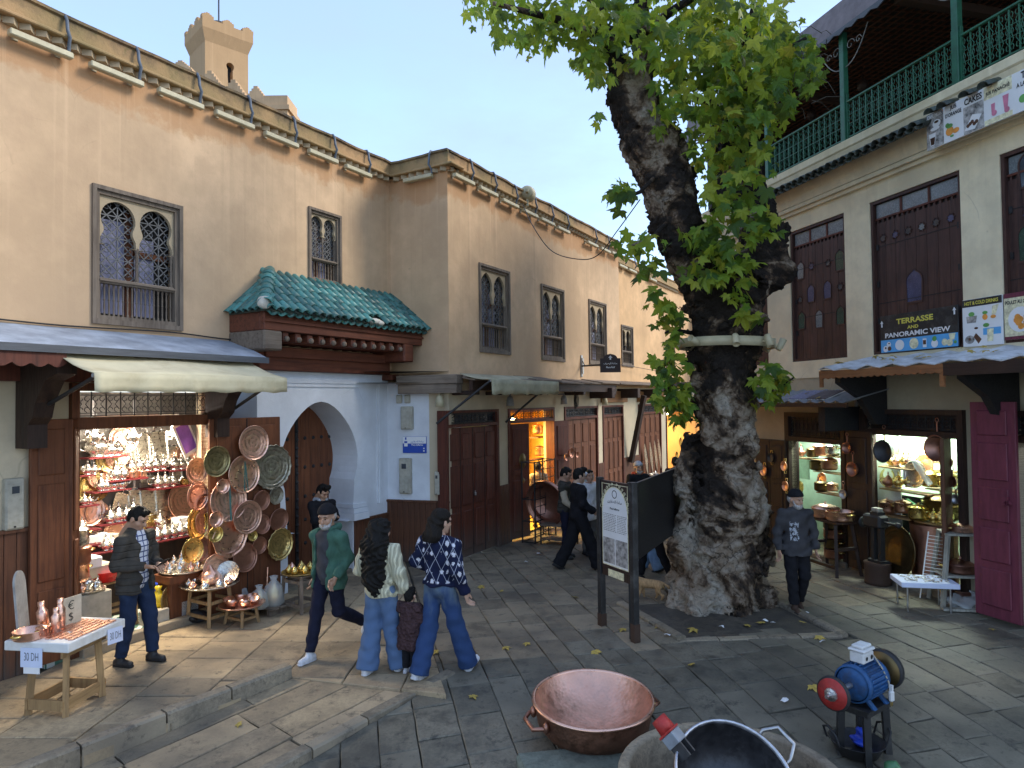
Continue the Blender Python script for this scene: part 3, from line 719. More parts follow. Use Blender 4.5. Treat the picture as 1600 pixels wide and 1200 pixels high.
def teeth(fr,s0,s1,y0=0.0,dz=0.0,st=.165):
    n=int((s1-s0)/st)
    for i in range(n):
        part('cornice_brick',tooth,None,building,fr.m@T((s0+(i+.5)*(s1-s0)/n,y0-.02,CZ+.017+dz))@RX(random.uniform(-.05,.05)))
parapet(W1,-9.5,0,c1=0);parapet(JT,0,1.352+.055,c1=.13);parapet(W2,0,W3S,c0=.0);parapet(W2,W3S,24,.12,-.28)
teeth(W1,-7.2,-.06);teeth(JT,.08,1.36);teeth(W2,.0,W3S-.02);teeth(W2,W3S+.02,15,.12,-.28)
# ---- linear lamps with conduit loops
def lamp_proto():
    t=thing('wall_lamp','x','lamp')
    obj('housing',MB().box(-.33,.33,-.16,-.07,-.045,.03,bev=.012),M('lamp_paint'),t)
    for x in (-.22,.22):obj('bracket',MB().box(x-.03,x+.03,-.11,0,.03,.045).box(x-.03,x+.03,-.012,.0,-.03,.10),M('lamp_paint'),t)
    obj('conduit',MB().tube([(.30,-.09,.03),(.30,-.10,.12),(.28,-.16,.19),(.27,-.13,.28),(.27,-.115,.40),(.27,-.08,.46),(.27,.05,.475)],.020,8),M('conduit'),t)
    return t
lp0=lamp_proto();ords=['first','second','third','fourth','fifth','sixth','seventh','eighth','ninth','tenth','eleventh','twelfth','thirteenth','fourteenth']
used=[False]
def put_lamp(m,label):
    if not used[0]:used[0]=True;lp0.matrix_basis=m;lp0['label']=label;lp0['group']='lamp bars under the parapet';return
    dup(lp0,m,label,'lamp bars under the parapet')
for i,p in enumerate(((65,70),(183,117),(283,155),(367,188),(440,219),(505,245),(560,268))):
    s,z=W1.px(*p,.115);put_lamp(W1.at(s,0,z+.01),ords[i]+' cream lamp bar from the left under the left wing parapet')
s,z=JT.px(653,278,.115);put_lamp(JT.at(s,0,z),'single cream lamp bar on the short return wall under the parapet')
for i,p in enumerate(((725,280),(763,299),(797,317.5),(828,333),(855,346),(880,359),(925,381),(945.6,390.5),(962,397))):
    s,z=W2.px(*p,.115);put_lamp(W2.at(s,0,z),ords[i]+' cream lamp bar from the corner under the forward wing parapet')
for i,p in enumerate(((973,416),(988,423),(1004,430),(1020,437))):
    s,z=W2.px(*p,0);put_lamp(W2.at(s,-.12,z),ords[i]+' small lamp bar under the lower far parapet beside the leaves')
s,z=W2.px(824,302,.1)
fl=thing('floodlight','round cream floodlight standing on the parapet','floodlight',W2.at(s,.1,z)@RZ(R(25)))
obj('housing',MB().lathe([(.01,-.12),(.12,-.12),(.15,-.08),(.17,.06),(.185,.07),(.185,.10),(.16,.10)],20,RY(PI/2)),M('lamp_paint'),fl)
obj('lens',MB().lathe([(.001,.085),(.16,.085)],20,RY(PI/2)),M('white_plastic'),fl)
obj('stand',MB().bar((-.05,0,-.3),(-.05,0,-.1),.05).bar((-.3,0,-.02),(-.1,0,0),.06),M('lamp_paint'),fl)
def cable(pts,label,r=.012,n=18,sag=0):
    mb=MB();P=[]
    pts=[Vector(p) for p in pts]
    for i in range(len(pts)-1):
        p0,p1,p2,p3=pts[max(i-1,0)],pts[i],pts[i+1],pts[min(i+2,len(pts)-1)]
        for k in range(n):
            t=k/n;P.append(.5*((2*p1)+(p2-p0)*t+(2*p0-5*p1+4*p2-p3)*t*t+(3*p1-p0-3*p2+p3)*t**3))
    P.append(pts[-1]);mb.tube(P,r,5)
    return tag(obj('cable',mb,M('cable')),label,'cable')
cable([W2.w(*[W2.px(815,318,.1)[0],.12,W2.px(815,318,.1)[1]]),AT(832,352,12.9),AT(862,392,12.5),AT(905,405,12),AT(935,398,11.6),AT(965,360,11),AT(1000,312,10.2)],'black cable sagging from the round floodlight to the tree',.009)
# ---- ground-floor walls
sh0,sh1=W1.sx(121,0,800),W1.sx(329,0,800);lin=W1.px(225,655)[1];trz=W1.px(225,611)[1]
part('wall',wall_grid(MB(),-9.5,sh1+.05,0,FZ,[(sh0,sh1,-.1,trz)],.02,.3),M('plaster_low'),building,W1.m)
def planks(fr,s0,s1,z0,z1,y0,name='plank',w=.115,m='wood_plank',root=None,th=.03):
    n=max(1,round((s1-s0)/w));ww=(s1-s0)/n;me=MB().box(-ww/2+.002,ww/2-.002,-th,.0,0,z1-z0,bev=.005).mesh(name,M(m))
    for i in range(n):part(name,me,None,root or building,fr.at(s0+(i+.5)*ww,-y0,z0))
wz=W1.px(20,832)[1]
planks(W1,-7.1,W1.sx(49,.06,800),.0,wz,.018)
part('trim',MB().box(-7.1,W1.sx(49,.06,800),-.045,.01,wz,wz+.04),M('wood_plank'),building,W1.m)
fm=MB().box(sh0-.09,sh0,-.05,.2,0,trz).box(sh1,sh1+.07,-.05,.2,0,trz).box(sh0-.09,sh1+.07,-.05,.2,lin-.1,lin+.04).box(sh0-.09,sh1+.07,-.05,.2,trz,trz+.09)
part('shop_frame',fm,M('wood_warm'),building,W1.m)
def scroll_grille(mb,x0,x1,z0,z1,y,n,t=.006):
    st=(x1-x0)/n;h=z1-z0
    for i in range(n+1):mb.bar((x0+i*st,y,z0),(x0+i*st,y,z1),t*2)
    for z in (z0+.012,z0+h*.14,z1-h*.14,z1-.012):mb.bar((x0,y,z),(x1,y,z),t*1.6,t*1.6)
    for i in range(n):
        c=x0+(i+.5)*st
        for zc,sg in ((z0+h*.28,1),(z1-h*.28,-1)):
            for sx in (-1,1):mb.tube([(c+sx*st*.22+st*.17*math.cos(q),y,zc+sg*h*.10*math.sin(q)) for q in [k*PI/4 for k in range(7)]],t*.8,4,smooth=False)
        for sx in (-1,1):mb.tube([(c+sx*st*.4,y,z0+h*.3),(c+sx*st*.12,y,z0+h*.5),(c+sx*st*.4,y,z1-h*.3)],t*.8,4,smooth=False)
    return mb
part('transom_grille',scroll_grille(MB(),sh0,sh1,lin+.05,trz-.01,.04,10),M('iron'),building,W1.m)
# ---- white arched portal
ps0,ps1=W1.sx(402,.12,700),W1.sx(606,.12,620);pz1=W1.px(520,583,.12)[1]
ax0,ax1=W1.sx(438,.12,740),W1.sx(559,.12,740);azc=W1.px(500,722,.12)[1];ar=(ax1-ax0)/2;acx=(ax0+ax1)/2
P=[(acx+ar*.84,0.9),(acx+ar*.90,azc-ar*.48)]
A=R(-28)
for i in range(25):
    t=A+(PI-2*A)*i/24;P.append((acx+ar*math.cos(t),azc+ar*math.sin(t)+.14*max(0,math.sin(t))**5))
P+=[(acx-ar*.90,azc-ar*.48),(acx-ar*.84,0.9)]
pm=MB();holed(pm,P,(ps0,ps1,.9,pz1),-.12,.62,60)
pm.box(ps0,acx-ar*.84,-.12,.5,0,.9);pm.box(acx+ar*.84,ps1,-.12,.5,0,.9)
portal=part('portal',pm,M('plaster_white'),building,W1.m)
fr_=MB();mx0,mx1,mz=ps0+.12,ps1-.28,pz1-.12
fr_.box(mx0,mx1+.06,-.155,-.118,mz-.06,mz);fr_.box(mx0,mx1+.02,-.14,-.117,mz-.12,mz-.06);fr_.box(mx1,mx1+.06,-.155,-.118,1.1,mz-.06);fr_.box(mx1-.04,mx1,-.138,-.117,1.1,mz-.12)
obj('moulding',fr_,M('plaster_white'),portal)
imp=MB()
for k,(o,h0,h1) in enumerate(((.10,.90,1.02),(.07,1.02,1.10),(.045,1.10,1.17))):
    imp.box(acx+ar*.84-o*.6,acx+ar*.84+.32,-.12-o,.3,h0+.003*k,h1)
obj('impost',imp,M('plaster_white'),portal)
dm=MB().box(acx-ar*1.15,acx+ar*1.15,.50,.58,0,azc+ar*1.25)
door=part('portal_door',dm,M('wood_warm'),building,W1.m)
npl=9;pw=ar*2.2/npl
for i in range(npl):obj('plank',MB().box(acx-ar*1.1+i*pw+.003,acx-ar*1.1+(i+1)*pw-.003,.475,.50,.05,azc+ar*1.2,bev=.004),M('wood_warm'),door)
obj('iron_strap',MB().box(acx-.03,acx+.03,.455,.476,.05,azc+ar*1.1),M('iron'),door)
st_me=MB().lathe([(.034,0),(.030,.012),(.018,.024),(.001,.03)],10,RX(PI/2)).mesh('stud',M('iron'))
for z in (.55,.95,1.35,1.85,2.35):
    for k in range(9):
        x=acx-ar*.9+k*ar*.225
        if abs(x-acx)>.05 and z<azc+ar*.75:obj('stud',st_me,None,door,T((x,.474,z)))
for k in range(16):obj('stud',st_me,None,door,T((acx,.456,.3+k*.145)))
part('threshold',MB().box(acx-ar,acx+ar,-.1,.5,-.02,.06,bev=.015),M('stone_kerb'),building,W1.m)
# ---- splayed white wall between portal and forward wing
a_,b_=W1.w(ps1-.02,.10,0),W2.w(.02,-.02,0);SP=Frame(a_.x,a_.y,b_.x-a_.x,b_.y-a_.y);sL=(b_-a_).length
wpx=SP.sx(671,0,700)
part('wall',MB().box(0,wpx,0,.3,0,FZ),M('plaster_white'),building,SP.m)
part('wall',MB().box(wpx,sL,.0,.3,0,FZ),M('plaster_low'),building,SP.m)
wz2=SP.px(620,784)[1]
planks(SP,.0,sL-.02,0,wz2,-.001);part('trim',MB().box(0,sL,-.05,-.001,wz2,wz2+.045,bev=.008),M('wood_plank'),building,SP.m)
planks(W1,acx+ar*.84+.02,ps1-.02,0,.88,-.121);part('trim',MB().box(acx+ar*.84+.02,ps1-.02,-.17,-.1215,.86,.9),M('wood_plank'),building,W1.m)
part('overhang_soffit',MB().add([(W1.w(-.02,0,FZ)),(W1.w(-1.3,.02,FZ)),SP.w(sL,.02,FZ),W2.w(.0,.0,FZ)],[(0,1,2,3)]).add([(W1.w(-.02,0,FZ+.2)),(W1.w(-1.3,.02,FZ+.2)),SP.w(sL,.02,FZ+.2),W2.w(.0,.0,FZ+.2)],[(0,3,2,1)]),M('wood_dark'),building,Matrix())
bz1,bz0=SP.px(660,586,.25)[1],SP.px(660,615,.25)[1];bx0,bx1=SP.sx(621,.25,600),SP.sx(713,.25,600)
part('beam',MB().box(bx0,bx1,-.25,.05,bz0,(bz0+bz1)/2,bev=.01).box(bx0-.02,bx1+.02,-.27,.05,(bz0+bz1)/2+.003,bz1,bev=.01),M('wood_grey_x'),building,SP.m)
# ---- shop fronts of the forward wing
def door_front(fr,p0,p1,ptop,ytr,y0,leaves=4,grille=True,depth=.10,mat_='wood_door',zbot=0.0,rows=(.30,.66,1.0)):
    pass
def panel_door(root,mw,w,h,cols,rows,mat_,name='door',th=.05,knob=None):
    d=part(name,MB().box(0,w,0,th,0,h,bev=.006),M(mat_),root,mw)
    cw=w/cols
    for c in range(cols):
        zz=.10
        for hh in rows:
            H2=hh*(h-.16);obj('door_panel',MB().box(c*cw+cw*.17,(c+1)*cw-cw*.17,-.022,.0,zz+.05,zz+H2-.05,bev=.016),M(mat_),d);zz+=H2
        if c:obj('door_seam',MB().box(c*cw-.006,c*cw+.006,-.007,.0,.01,h-.01),M('black'),d)
    if knob:obj('padlock',MB().box(knob[0]-.02,knob[0]+.02,-.05,-.01,knob[1]-.03,knob[1]+.03,bev=.006).tube([(knob[0]-.012,-.03,knob[1]+.03),(knob[0]-.012,-.03,knob[1]+.06),(knob[0]+.012,-.03,knob[1]+.06),(knob[0]+.012,-.03,knob[1]+.03)],.005,6),M('steel'),d)
    return d
shopz=3.30;W2doors=[]
def wS(p,y=760): return W2.sx(p,0,y)
fronts=[(wS(698),wS(780.5)),(wS(796),wS(868)),(wS(884),wS(936)),(wS(944),wS(976)),(wS(1000),wS(1035)),(wS(1043),wS(1090))]
dtop=W2.px(740,667)[1];ttop=W2.px(740,642)[1]
part('wall',wall_grid(MB(),.0,24,0,FZ,[(a,b,-.1,ttop+.02) for a,b in fronts],.02,.28),M('plaster_low'),building,W2.m)
for i,(a,b) in enumerate(fronts):
    f=MB().box(a,a+.07,-.01,.2,0,ttop+.02).box(b-.07,b,-.01,.2,0,ttop+.02).box(a+.07,b-.07,-.01,.2,dtop+.01,dtop+.07).box(a+.07,b-.07,-.01,.2,ttop-.03,ttop+.02)
    part('door_frame',f,M('wood_door'),building,W2.m)
    part('transom_grille',scroll_grille(MB(),a+.07,b-.07,dtop+.07,ttop-.03,.05,6,.008),M('iron'),building,W2.m)
    if i not in (1,5):
        part('transom_pane',MB().box(a+.07,b-.07,.10,.11,dtop+.07,ttop-.03),M('glass_dark'),building,W2.m)
        panel_door(building,W2.at(a+.07,-.04,.02),b-a-.14,dtop-.02,4,(.36,.38,.26),'wood_door' if i==0 else 'wood_warm',knob=((b-a)*.48,1.15) if i==0 else None)
lf=panel_door(building,W2.at(fronts[1][0]-.02,.02,.05)@RZ(R(-14)),.62,dtop-.05,1,(.52,.10,.38),'wood_door','door_leaf')
obj('knocker',MB().lathe([(.001,.02),(.09,.018),(.11,.0)],18,T((.38,-.02,1.62))@SC(1,1,1.5)@RX(PI/2)),M('brass_dark'),lf)
obj('knocker',MB().lathe([(.001,.02),(.05,.018),(.06,.0)],16,T((.38,-.02,1.2))@RX(PI/2)),M('brass_dark'),lf)
panel_door(building,W2.at(fronts[1][1]-.12,.05,.05)@RZ(R(-8)),.62,dtop-.05,1,(.40,.24,.36),'wood_door','door_leaf')
for i in (0,1,2,3):
    a,b=fronts[i][1],fronts[i+1][0]
    if b-a>.1:planks(W2,a+.01,b-.01,0,W2.px(790,757)[1],.018,w=.12)
for i in (3,4):
    a,b=fronts[i];part('lintel_board',MB().box(a-.12,b+.12,-.10,.018,ttop+.1,ttop+.42,bev=.01),M('wood_lit'),building,W2.m)
for p in (958,998,1032):
    s,z=W2.px(p,635,.6);part('bracket',MB().box(s-.1,s+.1,-.62,.018,2.98,3.25,bev=.015),M('wood_dark_x'),building,W2.m)
s,z0=W2.px(986,722,.08);s1,z1=W2.px(1010,630,.6)
part('strut',MB().bar((s,-.08,z0),(s1-.05,-.55,3.05),.13,.13),M('wood_dark'),building,W2.m)
# ---------------------------------------------------------------- porch roof of green tiles over the portal
OE=.85
ze=W1.px(540,497,OE)[1];sf=W1.sx(414,OE,478);sa,zt_=W1.px(424,430,.06);sl0=W1.sx(358,.0,478);sR=0.05
porch=thing('porch_roof','green glazed tile porch roof on red brown beams over the white archway','canopy',W1.at((sf+sR)/2,0,ze-.5))
def P1(name,mb,mt): return part(name,mb,M(mt),porch,W1.m)
slope=math.atan2(zt_-ze,OE);Ls=math.hypot(zt_-ze,OE)
P1('roof_bed',MB().add([(sf,-OE,ze-.05),(sR,-OE,ze-.05),(sR,0,zt_-.05),(sa,0,zt_-.05),(sl0,0,ze-.05),(sf,-OE,ze-.02),(sR,-OE,ze-.02),(sR,0,zt_-.02),(sa,0,zt_-.02),(sl0,0,ze-.02)],
   [(0,1,2,3),(0,3,4),(8,7,6,5),(9,8,5),(0,5,6,1),(4,9,5,0),(2,1,6,7)]),'tile_dark')
def tile_me(r0,r1,L,n=7):
    mb=MB();V=[]
    for t,r in ((0,r0),(1,r1)):
        for rr in (r,r-.012):
            for k in range(n):a=PI*k/(n-1);V.append((rr*math.cos(a),-L/2+L*t,rr*.85*math.sin(a)))
    Fc=[(k,k+1,2*n+k+1,2*n+k) for k in range(n-1)]+[(n+k,3*n+k,3*n+k+1,n+k+1) for k in range(n-1)]+[(k,n+k,n+k+1,k+1) for k in range(n-1)]+[(2*n+k,2*n+k+1,3*n+k+1,3*n+k) for k in range(n-1)]
    return mb.add(V,Fc,True).mesh('tile',M('tile_green'))
TM=tile_me(.072,.056,.34);TP=tile_me(.070,.070,.34);RT=tile_me(.105,.09,.34)
cw=.158;nc=int((sR-sf)/cw);rows=5;step=Ls/rows
def put_tile(me,s,y,z,rx,rz=0,name='tile'):part(name,me,None,porch,W1.m@T((s,y,z))@RZ(rz+random.uniform(-.03,.03))@RX(rx+random.uniform(-.03,.02)))
for c in range(nc+1):
    s=sf+.05+c*cw
    if s>sR-.02:break
    for r in range(rows):
        d=(r+.5)*step+random.uniform(-.015,.015);y=-OE+d*math.cos(slope);z=ze+d*math.sin(slope)
        if s<sa:
            if (y+OE)/OE>(s-sf)/max(sa-sf,.01)+.06:continue
        if r==0 and c in (14,15):continue
        put_tile(TM,s,y-.02,z+.015+.006*r,slope+.03)
        put_tile(TP,s+cw/2,y-.035,z+.045,slope,PI) if False else None
sl2=math.atan2(zt_-ze,sa-sl0);ny=6
for c in range(ny):
    y=-OE+.06+c*.15;t=(y+OE)/OE;x_e=sf+(sl0-sf)*t;x_h=sf+(sa-sf)*t
    n=max(1,int((x_h-x_e)/math.cos(sl2)/step+.6))
    for r in range(n):
        d=(r+.4)*step;s=x_e+d*math.cos(sl2);z=ze+d*math.sin(sl2)+.02
        put_tile(TM,s,y,z,sl2+.02,-PI/2)
for r in range(6):
    t=(r+.5)/6;s=sf+(sa-sf)*t;y=-OE+OE*t;z=ze+(zt_-ze)*t+.07;put_tile(RT,s,y,z,math.atan2(zt_-ze,math.hypot(OE,sa-sf)),-math.atan2(sa-sf,OE),'ridge_tile')
P1('ridge_cap',MB().lathe([(.001,0),(.085,0),(.09,.03),(.09,.09)],16,T((sf-.02,-OE-.06,ze+.06))@RX(-PI/2)),'mortar')
P1('broken_mortar',MB().ball((sf+14.5*cw+.05,-OE+.08,ze+.02),.12,8,(1.5,.8,.5)).ball((sf+15.4*cw,-OE+.04,ze),.08,7,(1.3,.8,.6)),'mortar')
for c in range(nc):
    s=sf+.05+(c+.5)*cw
    if s<sR-.05:put_tile(TP,s,-OE+.10,ze+.02,slope,0,'eave_tile') if False else part('eave_tile',TP,None,porch,W1.m@T((s,-OE+.10,ze+.045))@RX(slope)@RY(PI))
f0=sf+.07
P1('fascia',MB().box(f0,sR-.06,-OE+.10,-OE+.19,ze-.30,ze-.03,bev=.01).box(f0-.02,sR-.06,-OE+.07,-OE+.10,ze-.18,ze-.14),'wood_beam')
P1('side_fascia',MB().box(f0,f0+.08,-OE+.19,.0,ze-.30,ze-.04,bev=.01),'wood_beam')
c1,z1=W1.px(441,520,OE-.1);P1('console',MB().box(f0-.01,c1,-OE+.09,0,ze-.58,ze-.302,bev=.02),'wood_grey_x')
c2=W1.sx(633,OE-.1,540);P1('console',MB().box(-.55,-.28,-OE+.09,0,ze-.62,ze-.302,bev=.02),'wood_beam')
for k in range(12):
    s=c1+.06+k*(-.60-c1)/11.5;P1('rafter',MB().box(s,s+.10,-OE+.14,-.02,ze-.44,ze-.302,bev=.015),'wood_beam')
    P1('rafter_end',MB().ball((s+.05,-OE+.13,ze-.40),.055,6,(.8,.7,.8)),'wood_grey')
P1('soffit',MB().box(f0+.08,sR-.06,-OE+.19,0,ze-.30,ze-.27),'wood_dark_x')
P1('lintel',MB().box(W1.sx(398,.14,560),-.32,-.24,-.001,pz1+.002,pz1+.34,bev=.015).box(W1.sx(405,.14,560),-.4,-.30,-.241,pz1+.20,pz1+.36,bev=.01).box(-.42,-.2,-.36,-.001,pz1-.10,pz1+.001,bev=.01),'wood_beam')
# ---------------------------------------------------------------- shop canopies and awnings on the left
def sheet(mb,q,th):
    V=[(s,-o,z) for s,o,z in q];V+=[(s,-o,z-th) for s,o,z in q]
    return mb.add(V,[(0,1,2,3),(7,6,5,4),(0,4,5,1),(1,5,6,2),(2,6,7,3),(3,7,4,0)])
oc=.95;zc0=W1.px(300,528,.0)[1];zc1=W1.px(300,553,oc)[1];sc1=W1.sx(372,0,532);sc2=W1.sx(419,oc,560);sc0=-9
canopy=thing('shop_canopy','grey sheet roof canopy running along the wall above the lit brass shop','canopy',W1.at((sc1+sc0)/2,0,zc0))
part('roof_sheet',sheet(MB(),[(sc0,0,zc0),(sc1,0,zc0),(sc2,oc,zc1),(sc0,oc,zc1)],.045),M('roof_felt'),canopy,W1.m)
part('edge_trim',MB().box(sc0,sc2,-oc-.02,-oc-.001,zc1-.07,zc1+.01),M('roof_grey'),canopy,W1.m)
part('rear_board',MB().box(-7.4,sh0+.55,-.10,-.0,trz+.10,zc0-.06),M('wood_door'),canopy,W1.m)
vb=MB();n=40;top=zc1-.075;s0,s1=-7.5,W1.sx(105,oc,560)
vb.prism([(s0,top),(s1,top)]+[(s1-(s1-s0)*i/n,top-.10-.045*abs(math.sin(i/n*PI*7))) for i in range(n+1)],.03,T((0,-oc+.01,0)))
part('scalloped_board',vb,M('wood_door'),canopy,W1.m)
for p in (62,352):
    s,_=W1.px(p,620,.3)
    bm=MB();pr=[(0,0),(.0,.95),(-.85,.95),(-.85,.80),(-.62,.74),(-.5,.6),(-.42,.5),(-.36,.34),(-.26,.26),(-.26,0)]
    V=[(0,y,z) for y,z in pr];bm.prism([(y,z) for y,z in pr],.2,Matrix(((0,1,0,s-.1),(1,0,0,0),(0,0,1,zc1-1.08),(0,0,0,1))))
    part('bracket',bm,M('wood_dark'),canopy,W1.m)
def awning(fr,name,label,s0,s1,zb,ob,zf,of,val,mt,arms,sag=.06):
    root=thing(name,label,'awning',fr.at((s0+s1)/2,0,zf));n=16;V=[]
    for j in range(5):
        t=j/4
        for i in range(n+1):
            u=i/n;V.append((s0+(s1-s0)*u,-(ob+(of-ob)*t),zb+(zf-zb)*t-sag*math.sin(PI*t)*(.6+.4*math.sin(u*PI*3))))
    cl=MB().add(V,[(j*(n+1)+i,j*(n+1)+i+1,(j+1)*(n+1)+i+1,(j+1)*(n+1)+i)[::-1] for j in range(4) for i in range(n)],True)
    o=part('canvas',cl,M(mt),root,fr.m);md=o.modifiers.new('t','SOLIDIFY');md.thickness=.008;md.offset=-1
    V=[]
    for j in range(4):
        for i in range(n*2+1):
            u=i/n/2;V.append((s0+(s1-s0)*u,-of-.012-.02*math.sin(u*31)*(j/3)-.012*math.sin(u*57+1)*(j/3),zf-.005-val*j/3*(1+.05*math.sin(u*43))))
    k=n*2+1
    o=part('valance',MB().add(V,[(j*k+i,j*k+i+1,(j+1)*k+i+1,(j+1)*k+i)[::-1] for j in range(3) for i in range(n*2)],True),M(mt),root,fr.m);md=o.modifiers.new('t','SOLIDIFY');md.thickness=.006;md.offset=1
    part('front_bar',MB().tube([(s0,-of+.02,zf-.03),(s1,-of+.02,zf-.03)],.022,8),M('grey_paint'),root,fr.m)
    for (a,oa,za),(b,obb,zb2) in arms:part('arm',MB().tube([(a,-oa,za),(b,-obb,zb2)],.022,8),M('iron'),root,fr.m)
    return root
of=1.5;zf=W1.px(300,586,of)[1];a0,a1=W1.sx(146,of,585),W1.sx(447,of,588);zb=W1.px(260,556,.75)[1]
awning(W1,'awning','faded cream canvas awning over the lit brass shop',a0,a1,zb,.75,zf,of,W1.px(300,586,of)[1]-W1.px(300,612,of)[1],'canvas',
       [((W1.sx(57,.1,643),.1,W1.px(57,643,.1)[1]),(a0+.05,of-.02,zf-.03)),((W1.sx(354,.1,647),.1,W1.px(354,647,.1)[1]),(a1-.15,of-.02,zf-.03))])
of2=.9;z2f=W2.px(818,594,of2)[1];b0,b1=W2.sx(767,of2,600),W2.sx(872,of2,600)
awning(W2,'awning','small dirty canvas awning over the yellow lit shop',b0,b1,z2f+.12,.25,z2f,of2,z2f-W2.px(818,616,of2)[1],'canvas_dirty',
       [((W2.sx(682,.05,662),.05,W2.px(682,662,.05)[1]),(b0+.02,of2-.02,z2f-.03)),((W2.sx(790,.05,660),.05,W2.px(790,660,.05)[1]),(b1-.3,of2-.02,z2f-.03))])
zk=W2.px(730,590,.55)[1];cs=thing('sheet_canopy','thin weathered sheet canopy above the closed brown shop doors','canopy',W2.at(3,0,zk))
sm=MB();s_e=W2.sx(966,.55,610)
for i in range(6):s0_=.02+i*(s_e-.02)/6;s1_=.02+(i+1)*(s_e-.02)/6;dz=.02*((i*7)%3-1);sheet(sm,[(s0_,0,zk+.10+dz),(s1_+.03,0,zk+.10+dz),(s1_+.03,.55+.04*(i%2),zk+dz),(s0_,.55+.04*(i%2),zk+dz)],.025)
part('roof_sheet',sm,M('wood_grey_x'),cs,W2.m)
part('rail',MB().box(.02,s_e,-.5,-.42,zk-.22,zk-.04),M('wood_dark_x'),cs,W2.m)
for s in (.15,1.3,2.9,4.9,6.6,s_e-.15):part('bracket',MB().box(s-.07,s+.07,-.52,-.0,zk-.30,zk-.222,bev=.01),M('wood_dark'),cs,W2.m)
k3=W2.sx(1035,.5,610);part('roof_sheet',sheet(MB(),[(s_e+.05,-.1,zk+.13),(k3+1.5,-.1,zk+.13),(k3+1.5,.62,zk+.02),(s_e+.05,.62,zk+.02)],.03),M('wood_grey_x'),cs,W2.m)
# ---------------------------------------------------------------- boxes, plaques, lamps on the left walls
def meter(fr,p0,p1,y0,y1,label,out=.0,win=True,deep=.09):
    a,z1=fr.px(p0,y0,out+deep);b,_=fr.px(p1,y0,out+deep);_,z0=fr.px((p0+p1)/2,y1,out+deep);w_,h_=b-a,z1-z0
    t=thing('meter_box',label,'meter box',fr.at(a,out,z0))
    obj('case',MB().box(0,w_,-deep,0,0,h_,bev=.012),M('grey_plastic'),t)
    obj('cover',MB().box(w_*.06,w_*.94,-deep-.012,-deep+.001,h_*.03,h_*.9,bev=.008),M('grey_plastic'),t)
    if win:obj('window',MB().box(w_*.2,w_*.75,-deep-.02,-deep-.011,h_*.68,h_*.88,bev=.006),M('grey_plastic'),t);obj('pane',MB().box(w_*.28,w_*.67,-deep-.023,-deep-.019,h_*.71,h_*.85),M('glass_dark'),t)
    obj('latch',MB().box(w_*.4,w_*.5,-deep-.02,-deep-.011,h_*.05,h_*.08),M('black'),t);return t
meter(W1,9,39,749,828,'beige meter box on the plaster left of the shop door',-.02)
meter(SP,623,641,716,772,'beige meter box with small window under the blue plaque')
meter(SP,625.5,643.5,635,671,'plain beige junction cover above the blue plaque',win=False)
meter(SP,678.5,687,737,774,'narrow beige meter box on the pillar beside the panelled door')
def plaque(fr,p0,p1,y0,y1,out=.02):
    a,z1=fr.px(p0,y0,out);b,_=fr.px(p1,y0,out);_,z0=fr.px((p0+p1)/2,y1,out);return a,b-a,z0,z1-z0
a,w_,z0,h_=plaque(SP,629,666,682,708)
t=thing('wall_plaque','blue and white place name plaque on the white wall','sign',SP.at(a,.0,z0))
obj('plate',MB().box(0,w_,-.02,0,0,h_,bev=.004),M('blue_sign'),t)
obj('white_band',MB().box(0.004,w_-.004,-.0235,-.019,h_*.58,h_-.004),M('white_sign'),t)
obj('lettering',letters(letters(MB(),'ar1',w_*.62,h_*.70,h=h_*.13,y=-.0245),'Place Seffarine',w_*.62,h_*.50,h=h_*.10,y=-.0245),M('white_sign'),t)
obj('arabic_lettering',letters(MB(),'ar1',w_*.62,h_*.69,h=h_*.14,y=-.0255),M('blue_sign'),t)
obj('emblem',MB().box(w_*.11,w_*.17,-.026,-.0236,h_*.80,h_*.95).box(w_*.08,w_*.2,-.026,-.0236,h_*.60,h_*.72),M('blue_sign'),t)
obj('marks',disc(disc(MB(),w_*.9,h_*.14,h_*.05,-.0245),w_*.9,h_*.29,h_*.045,-.0245).box(w_*.07,w_*.21,-.0245,-.02,h_*.40,h_*.62),M('white_sign'),t)
pA=W2.w(W2.px(908,570,.0)[0],0,W2.px(908,572)[1]);pB=AT(938,570,pA.y-.75)
t=thing('direction_sign','dark brown arch topped direction sign with white arrow on a wall bracket','sign',T(pA))
obj('wall_plate',MB().box(-.05,.05,-.03,.0,-.28,.28,bev=.01).box(-.035,.035,-.06,-.03,-.2,.2),M('steel'),t,W2.m.to_3x3().to_4x4())
dB=pB-pA;obj('arm',MB().tube([(0,0,0),tuple(dB)],.022,8).tube([(0,0,.2),tuple(dB*.2)],.012,6),M('iron'),t)
sx0=AT(938,582,pB.y);sx1=AT(970,582,pB.y);sw=sx1.x-sx0.x;sh=sw*.86
pr=[(0,0),(sw,0),(sw,sh*.80),(sw*.84,sh*.80)]+[(sw*.5+sw*.34*math.cos(q*PI/12),sh*.80+sh*.24*math.sin(q*PI/12)) for q in range(1,6)]+[(sw*.5,sh*1.06)]+[(sw*.5+sw*.34*math.cos(q*PI/12),sh*.80+sh*.24*math.sin(q*PI/12)) for q in range(7,12)]+[(sw*.16,sh*.80),(0,sh*.80)]
ms=T(sx0-pA)
obj('plate',MB().prism(pr,.03),M('brown_sign'),t,ms)
ar_=MB();x,z=sw*.5,sh*.72;ar_.box(x-.018*sw/.5,x+.018*sw/.5,-.004,-.001,z,z+sh*.14);poly(ar_,[(x-sw*.10,z+sh*.11),(x+sw*.10,z+sh*.11),(x,z+sh*.24)],-.004)
letters(ar_,'ar2',sw*.5,sh*.50,w=sw*.66,y=-.004);letters(ar_,'Place Rcif',sw*.5,sh*.29,w=sw*.42,y=-.004)
